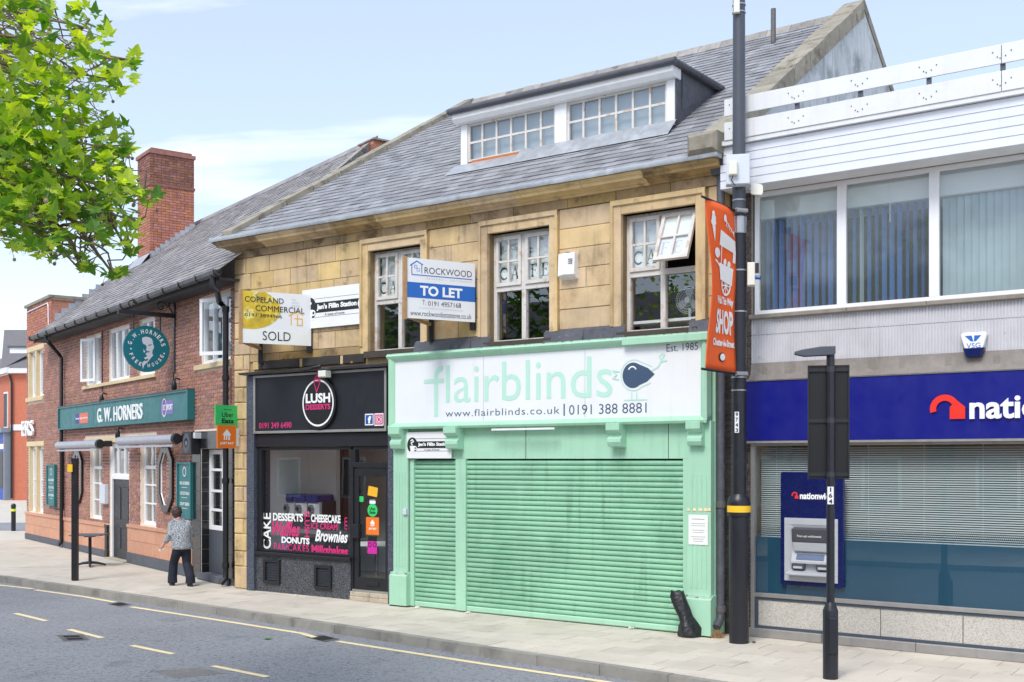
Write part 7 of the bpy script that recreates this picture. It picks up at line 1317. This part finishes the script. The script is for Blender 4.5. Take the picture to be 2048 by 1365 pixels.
ELL = [(30, 70, 75, 85, 1.5), (178, 55, 42, 58, .8), (150, 155, 85, 60, 1.25), (245, 160, 30, 34, .6), (50, 235, 120, 100, 1.7), (185, 285, 85, 60, 1.4), (115, 370, 150, 72, 1.8), (245, 385, 45, 42, .9), (298, 395, 18, 20, .5), (55, 440, 110, 66, 1.6), (215, 462, 62, 40, 1.1), (120, 512, 70, 18, .5), (232, 548, 22, 12, .5), (165, 540, 18, 14, .4), (20, 330, 70, 120, 1.8), (95, 20, 14, 14, .4), (262, 120, 12, 14, .4), (250, 305, 16, 14, .4), (272, 440, 14, 16, .4), (90, 490, 30, 12, .5), (258, 500, 14, 14, .4)]
pts = []
for cx_, cy_, rx, ry, dn_ in ELL:
    zc = rt.uniform(8.8, 10.2)
    for k in range(int(rx * ry * dn_ / 55) + 8):
        while True:
            a, b = rt.uniform(-1, 1), rt.uniform(-1, 1)
            if a * a + b * b < 1: break
        pts.append(px3(cx_ + a * rx, cy_ + b * ry, zc + rt.gauss(0, .75)))
pts.sort(key=lambda p: p.y)
crown_mb = MB(); singles = []
for i, p in enumerate(pts): (singles if len(singles) < 300 and i % 2 == 0 else None) is not None and singles.append(p) or add_leaf(crown_mb, p, rt.uniform(.055, .10))
n_out = 0
while n_out < 1900:
    d = Vector((rt.gauss(0, 1), rt.gauss(0, 1), rt.gauss(0, 1))).normalized() * rt.uniform(.55, 1.0) ** .6; p = Vector((TX - .6 + d.x * 3.6, TY + .3 + d.y * 3.6, 6.9 + d.z * 3.0))
    n_out += 1
    if not in_frame(p): add_leaf(crown_mb, p, rt.uniform(.07, .12))
crown = crown_mb.build('crown', 'leaf_plane', PT, kind='stuff')
lm = []
for vs_, fs in LEAF: me = bpy.data.meshes.new('leaf'); me.from_pydata(vs_, [], fs); me.materials.append(MAT['leaf_plane']); lm.append(me)
for p in singles:
    o = _new('leaf', lm[rt.randrange(4)], crown); m = leaf_matrix(p - OFF[PT], rt.uniform(.06, .105)); o.matrix_basis = m
MB().tube([(TX, TY, 0), (TX + .05, TY, 1.5), (TX - .05, TY + .1, 3.0), (TX, TY + .1, 4.6), (TX - .1, TY, 6.5), (TX, TY, 8.2)], [.24, .19, .17, .14, .09, .04], 14).build('trunk', 'bark', PT, smooth=True)
def limb(a, b, r0, r1, sag=.25):
    a, b = Vector(a), Vector(b); d = b - a; L = [a + d * t + Vector((rt.uniform(-.08, .08), rt.uniform(-.08, .08), sag * math.sin(math.pi * t) + rt.uniform(-.05, .05))) * (0 if t in (0, 1) else 1) for t in (0, .2, .4, .6, .8, 1)]; return L, [r0 + (r1 - r0) * t for t in (0, .2, .4, .6, .8, 1)]
tw = MB(); hub = [Vector((TX, TY + .1, z)) for z in (4.7, 5.2, 5.8)]
for k, (cx_, cy_, rx, ry, dn_) in enumerate(ELL):
    c_ = px3(cx_ - rx * .25, cy_, 9.4); h_ = min(hub, key=lambda q_: abs(q_.z - c_.z + .5)) if cy_ < 500 else px3(30, 420, 9.4); P_, r_ = limb(h_, c_, .045, .007); MB().tube(P_, r_, 8).build('branch', 'bark', PT, smooth=True)
    near = [p for p in pts if (p - c_).length < .8]; rt.shuffle(near)
    for p in near[:13]: st_ = P_[rt.choice((3, 4, 5))]; Q, q_ = limb(st_, p, .009, .003, .05); tw.tube(Q, q_, 5, False)
tw.build('twigs', 'bark', PT, kind='stuff')
mb = MB()
for p in pts[::26]: q_ = p + Vector((rt.uniform(-.05, .05), 0, -.09)); mb.ball(q_, .016, 6, 4); mb.tube([p, q_], .0025, 4, False)
mb.build('seed_balls', 'bark', PT, kind='stuff')
proto = None
for (x, y, lab) in ((-14.6, 14.2, 'plane tree on the opposite pavement, mirrored in the middle upper window'), (-9.8, 1.2, 'plane tree on the opposite pavement, mirrored in the upper bank windows')):
    if proto is None:
        t = thing('plane_tree', lab, 'tree', W0, (x, y, 0), 'plane trees on the opposite pavement'); c2 = MB()
        for k in range(2600):
            d = Vector((rt.gauss(0, 1), rt.gauss(0, 1), rt.gauss(0, 1))).normalized() * rt.uniform(.4, 1.0) ** .5; f = 1 + .22 * math.sin(5 * d.x + 3 * d.z) ; add_leaf(c2, Vector((x + d.x * 3.1 * f, y + d.y * 3.1 * f, 6.1 + d.z * 3.3 * f)), rt.uniform(.13, .2))
        c2.build('crown', 'leaf_dark', t, kind='stuff'); MB().tube([(x, y, 0), (x + .04, y, 2), (x - .05, y + .1, 4.2), (x, y, 7.5)], [.22, .18, .13, .04], 12).build('trunk', 'bark', t, smooth=True)
        for a in range(0, 360, 60): P_, r_ = limb((x, y, 3.8), (x + 2.2 * math.cos(R(a)), y + 2.2 * math.sin(R(a)), 6.3 + rt.uniform(-.8, 1.4)), .07, .015); MB().tube(P_, r_, 7).build('branch', 'bark', t, smooth=True)
        proto = t
    else:
        t = proto.copy(); COL.objects.link(t); t.location = (x, y, 0); t.rotation_euler = (0, 0, rt.uniform(0, 6)); t['label'] = lab
        for c_ in list(proto.children): d = c_.copy(); COL.objects.link(d); d.parent = t
# terrace across the road, seen only as a reflection
kd = math.atan2(dk.y, dk.x); oc = Vector((KP[3][0], KP[3][1])) - nk * 17.5; OF = Frame(oc.x, oc.y, kd)
OT = thing('opposite_terrace', 'brick terrace with slate roof across the road, mirrored in the shop windows', 'building', OF, (0, 0, 0))
MB().box(-34, 14, -7, 0, 0, 5.8).build('wall', 'far_brick', OT); MB().prism([(.4, 5.8), (-7.4, 5.8), (-3.5, 8.6)], -34.2, 14.2).build('roof', 'roof_far', OT)
for k in range(14):
    u = -32 + k * 3.3
    for z0, z1 in ((.9, 2.5), (3.5, 5.0)):
        wn2 = MB().box(u, u + 1.2, .001, .06, z0, z1).build('window', 'upvc', OT); MB().box(u + .1, u + 1.1, .062, .066, z0 + .1, z1 - .1).build('pane', 'pub_black', wn2)

# ------------------------------------------------------------------ person walking away past the pub
fx0, fy0 = ground(363, 1172); PF = Frame(fx0, fy0, R(36))
PE = thing('person', 'person in grey patterned jacket and dark trousers walking past the pub, holding paper', 'person', PF, (0, 0, 0))
def loft(mb, rings, seg=14):               # rings: (u, w, z, ru, rw, pitch) closed tube of ellipses
    b = len(mb.v)
    for (u, w, z, ru, rw, *pt) in rings:
        tl = pt[0] if pt else 0
        for k in range(seg): a = 2 * math.pi * k / seg; dx_, dy_ = ru * math.cos(a), rw * math.sin(a); mb.v.append((u + dx_, w + dy_ * math.cos(tl), z + dy_ * math.sin(tl)))
    for i in range(len(rings) - 1): mb.f += [(b + i * seg + k, b + i * seg + (k + 1) % seg, b + (i + 1) * seg + (k + 1) % seg, b + (i + 1) * seg + k) for k in range(seg)]
    mb.f += [tuple(b + k for k in range(seg))[::-1], tuple(b + (len(rings) - 1) * seg + k for k in range(seg))]; return mb
def grown(mb, name, matn, vox, sm=6):
    o = mb.build(name, matn, PE, smooth=True); r_ = o.modifiers.new('remesh', 'REMESH'); r_.mode = 'VOXEL'; r_.voxel_size = vox; r_.use_smooth_shade = True
    s_ = o.modifiers.new('smooth', 'SMOOTH'); s_.iterations = sm; s_.factor = .5; return o
hipL, hipR, kL, kR = (-.085, .0, .74), (.085, -.01, .74), (-.10, .15, .43), (.095, -.02, .42); aL, aR = (-.115, .17, .06), (.10, -.20, .075)
hd = Vector((-.03, .20, 1.375))
shL, shR, elL, elR, wrL, wrR = (-.15, .10, 1.20), (.15, .08, 1.20), (-.20, .04, .97), (.185, .04, .95), (-.29, .14, .80), (.13, .22, .86)
bd = MB()
loft(bd, [(0, 0, .68, .13, .10), (0, 0, .80, .15, .11), (0, .01, .92, .14, .10, .1), (0, .04, 1.06, .15, .11, .2), (0, .07, 1.17, .16, .105, .35), (-.01, .11, 1.25, .09, .08, .5), (-.015, .135, 1.29, .05, .052, .6)])
bd.tube([(-.012, .12, 1.25), (-.02, .16, 1.31), hd - Vector((0, .02, .03))], [.052, .05, .055], 12); bd.ball(hd, .098, 16, 12, (.80, .98, 1.13)); bd.ball(hd + Vector((0, .06, -.05)), .06, 12, 8, (.85, .8, .9)); bd.ball(hd + Vector((0, .105, -.01)), .016, 8, 6, (1, 1.4, 1.3))
for s_ in (-1, 1): bd.ball(hd + Vector((s_ * .082, -.0, -.005)), .024, 8, 6, (.4, .8, 1.2))
for a, b, c_ in ((hipL, kL, aL), (hipR, kR, aR)): bd.tube([a, b, c_], [.075, .052, .038], 12); bd.tube([Vector(c_) + Vector((0, -.05, -.02)), Vector(c_) + Vector((0, .04, -.02)), Vector(c_) + Vector((0, .13, -.03))], [.032, .04, .025], 10)
for a, b, c_ in ((shL, elL, wrL), (shR, elR, wrR)): bd.tube([a, b, c_], [.048, .038, .026], 10)
def hand(wr, dirv, side):
    wr = Vector(wr); f = Vector(dirv).normalized(); x = f.cross(Vector((0, 0, 1))).normalized(); n_ = x.cross(f); palm = wr + f * .06; bd.tube([wr, wr + f * .03, palm, palm + f * .03], [.024, .032, .034, .026], 10)
    for k, L in enumerate((.062, .07, .066, .052)): o_ = x * (.024 - .016 * k); b_ = palm + f * .03 + o_; bd.tube([b_, b_ + f * L * .45 - n_ * .008, b_ + f * L * .7 - n_ * .026, b_ + f * L * .75 - n_ * .045], [.0095, .009, .008, .007], 7)
    tb_ = wr + f * .025 + x * side * .028; bd.tube([tb_, tb_ + f * .03 + x * side * .018 - n_ * .01, tb_ + f * .055 + x * side * .012 - n_ * .03], [.012, .010, .008], 7); return palm + f * .045 - n_ * .02
gl_ = hand(wrL, (-.45, .35, -.7), 1); hand(wrR, (-.1, .6, -.7), -1)
grown(bd, 'body', 'skin', .006, 3)
jk = MB(); loft(jk, [(.01, -.01, .70, .20, .155), (.01, -.015, .74, .205, .165), (.005, 0, .84, .195, .16), (0, .01, .96, .185, .155, .1), (0, .035, 1.08, .185, .15, .2), (0, .065, 1.17, .18, .135, .35), (0, .085, 1.225, .145, .11, .5), (-.01, .115, 1.265, .095, .085, .6), (-.015, .13, 1.285, .07, .068, .6)], 20)
for a, b, c_ in ((shL, elL, wrL), (shR, elR, wrR)): a, b, c_ = Vector(a), Vector(b), Vector(c_); jk.tube([a * .9 + Vector((0, .01, .12)), a, b, b.lerp(c_, .8)], [.06, .075, .066, .052], 12)
grown(jk, 'jacket', 'jacket_print', .011, 5)
tr = MB(); loft(tr, [(0, -.005, .66, .155, .12), (0, -.005, .72, .17, .135), (0, 0, .82, .165, .13), (0, 0, .86, .15, .12)], 16)
for a, b, c_ in ((hipL, kL, aL), (hipR, kR, aR)): a, b, c_ = Vector(a), Vector(b), Vector(c_); tr.tube([a + Vector((0, 0, .05)), a - Vector((0, 0, .08)), b, c_ + Vector((0, 0, .10)), c_ - Vector((0, .0, .015))], [.09, .095, .082, .088, .094], 14)
grown(tr, 'trousers', 'trousers_navy', .011, 4)
hr_ = MB(); hr_.ball(hd + Vector((0, -.022, .028)), .112, 18, 12, (.88, .95, 1.0)); hr_.ball(hd + Vector((0, -.055, -.04)), .075, 12, 8, (1.05, .7, .9)); hr_.ball(hd + Vector((0, .03, .07)), .07, 12, 8, (1, 1, .7))
ho = grown(hr_, 'hair', 'hair_brown', .008, 4); cl = bpy.data.textures.new('curls', 'CLOUDS'); cl.noise_scale = .035; dp = ho.modifiers.new('curl', 'DISPLACE'); dp.texture = cl; dp.strength = .03
for c_ in (aL, aR): c_ = Vector(c_); sh_ = MB(); loft(sh_, [(c_.x, c_.y + .02, .003, .04, .115), (c_.x, c_.y + .025, .02, .046, .125), (c_.x, c_.y + .03, .045, .042, .11), (c_.x, c_.y + .0, .075, .036, .06)], 14); sh_.build('shoe', 'shoe_black', PE, smooth=True)
pm = MB(); pm.box(-.035, .035, -.05, .05, -.012, .012); pp = random.Random(2); pm.v = [(a + gl_.x + pp.uniform(-.01, .01), b + gl_.y + pp.uniform(-.01, .01), c_ + gl_.z - .01 + pp.uniform(-.012, .012) + .25 * a) for a, b, c_ in pm.v]
solo('folded_paper', pm, 'paper_white', 'folded white paper held in the left hand of the walking person', 'paper', PF, tuple(gl_))
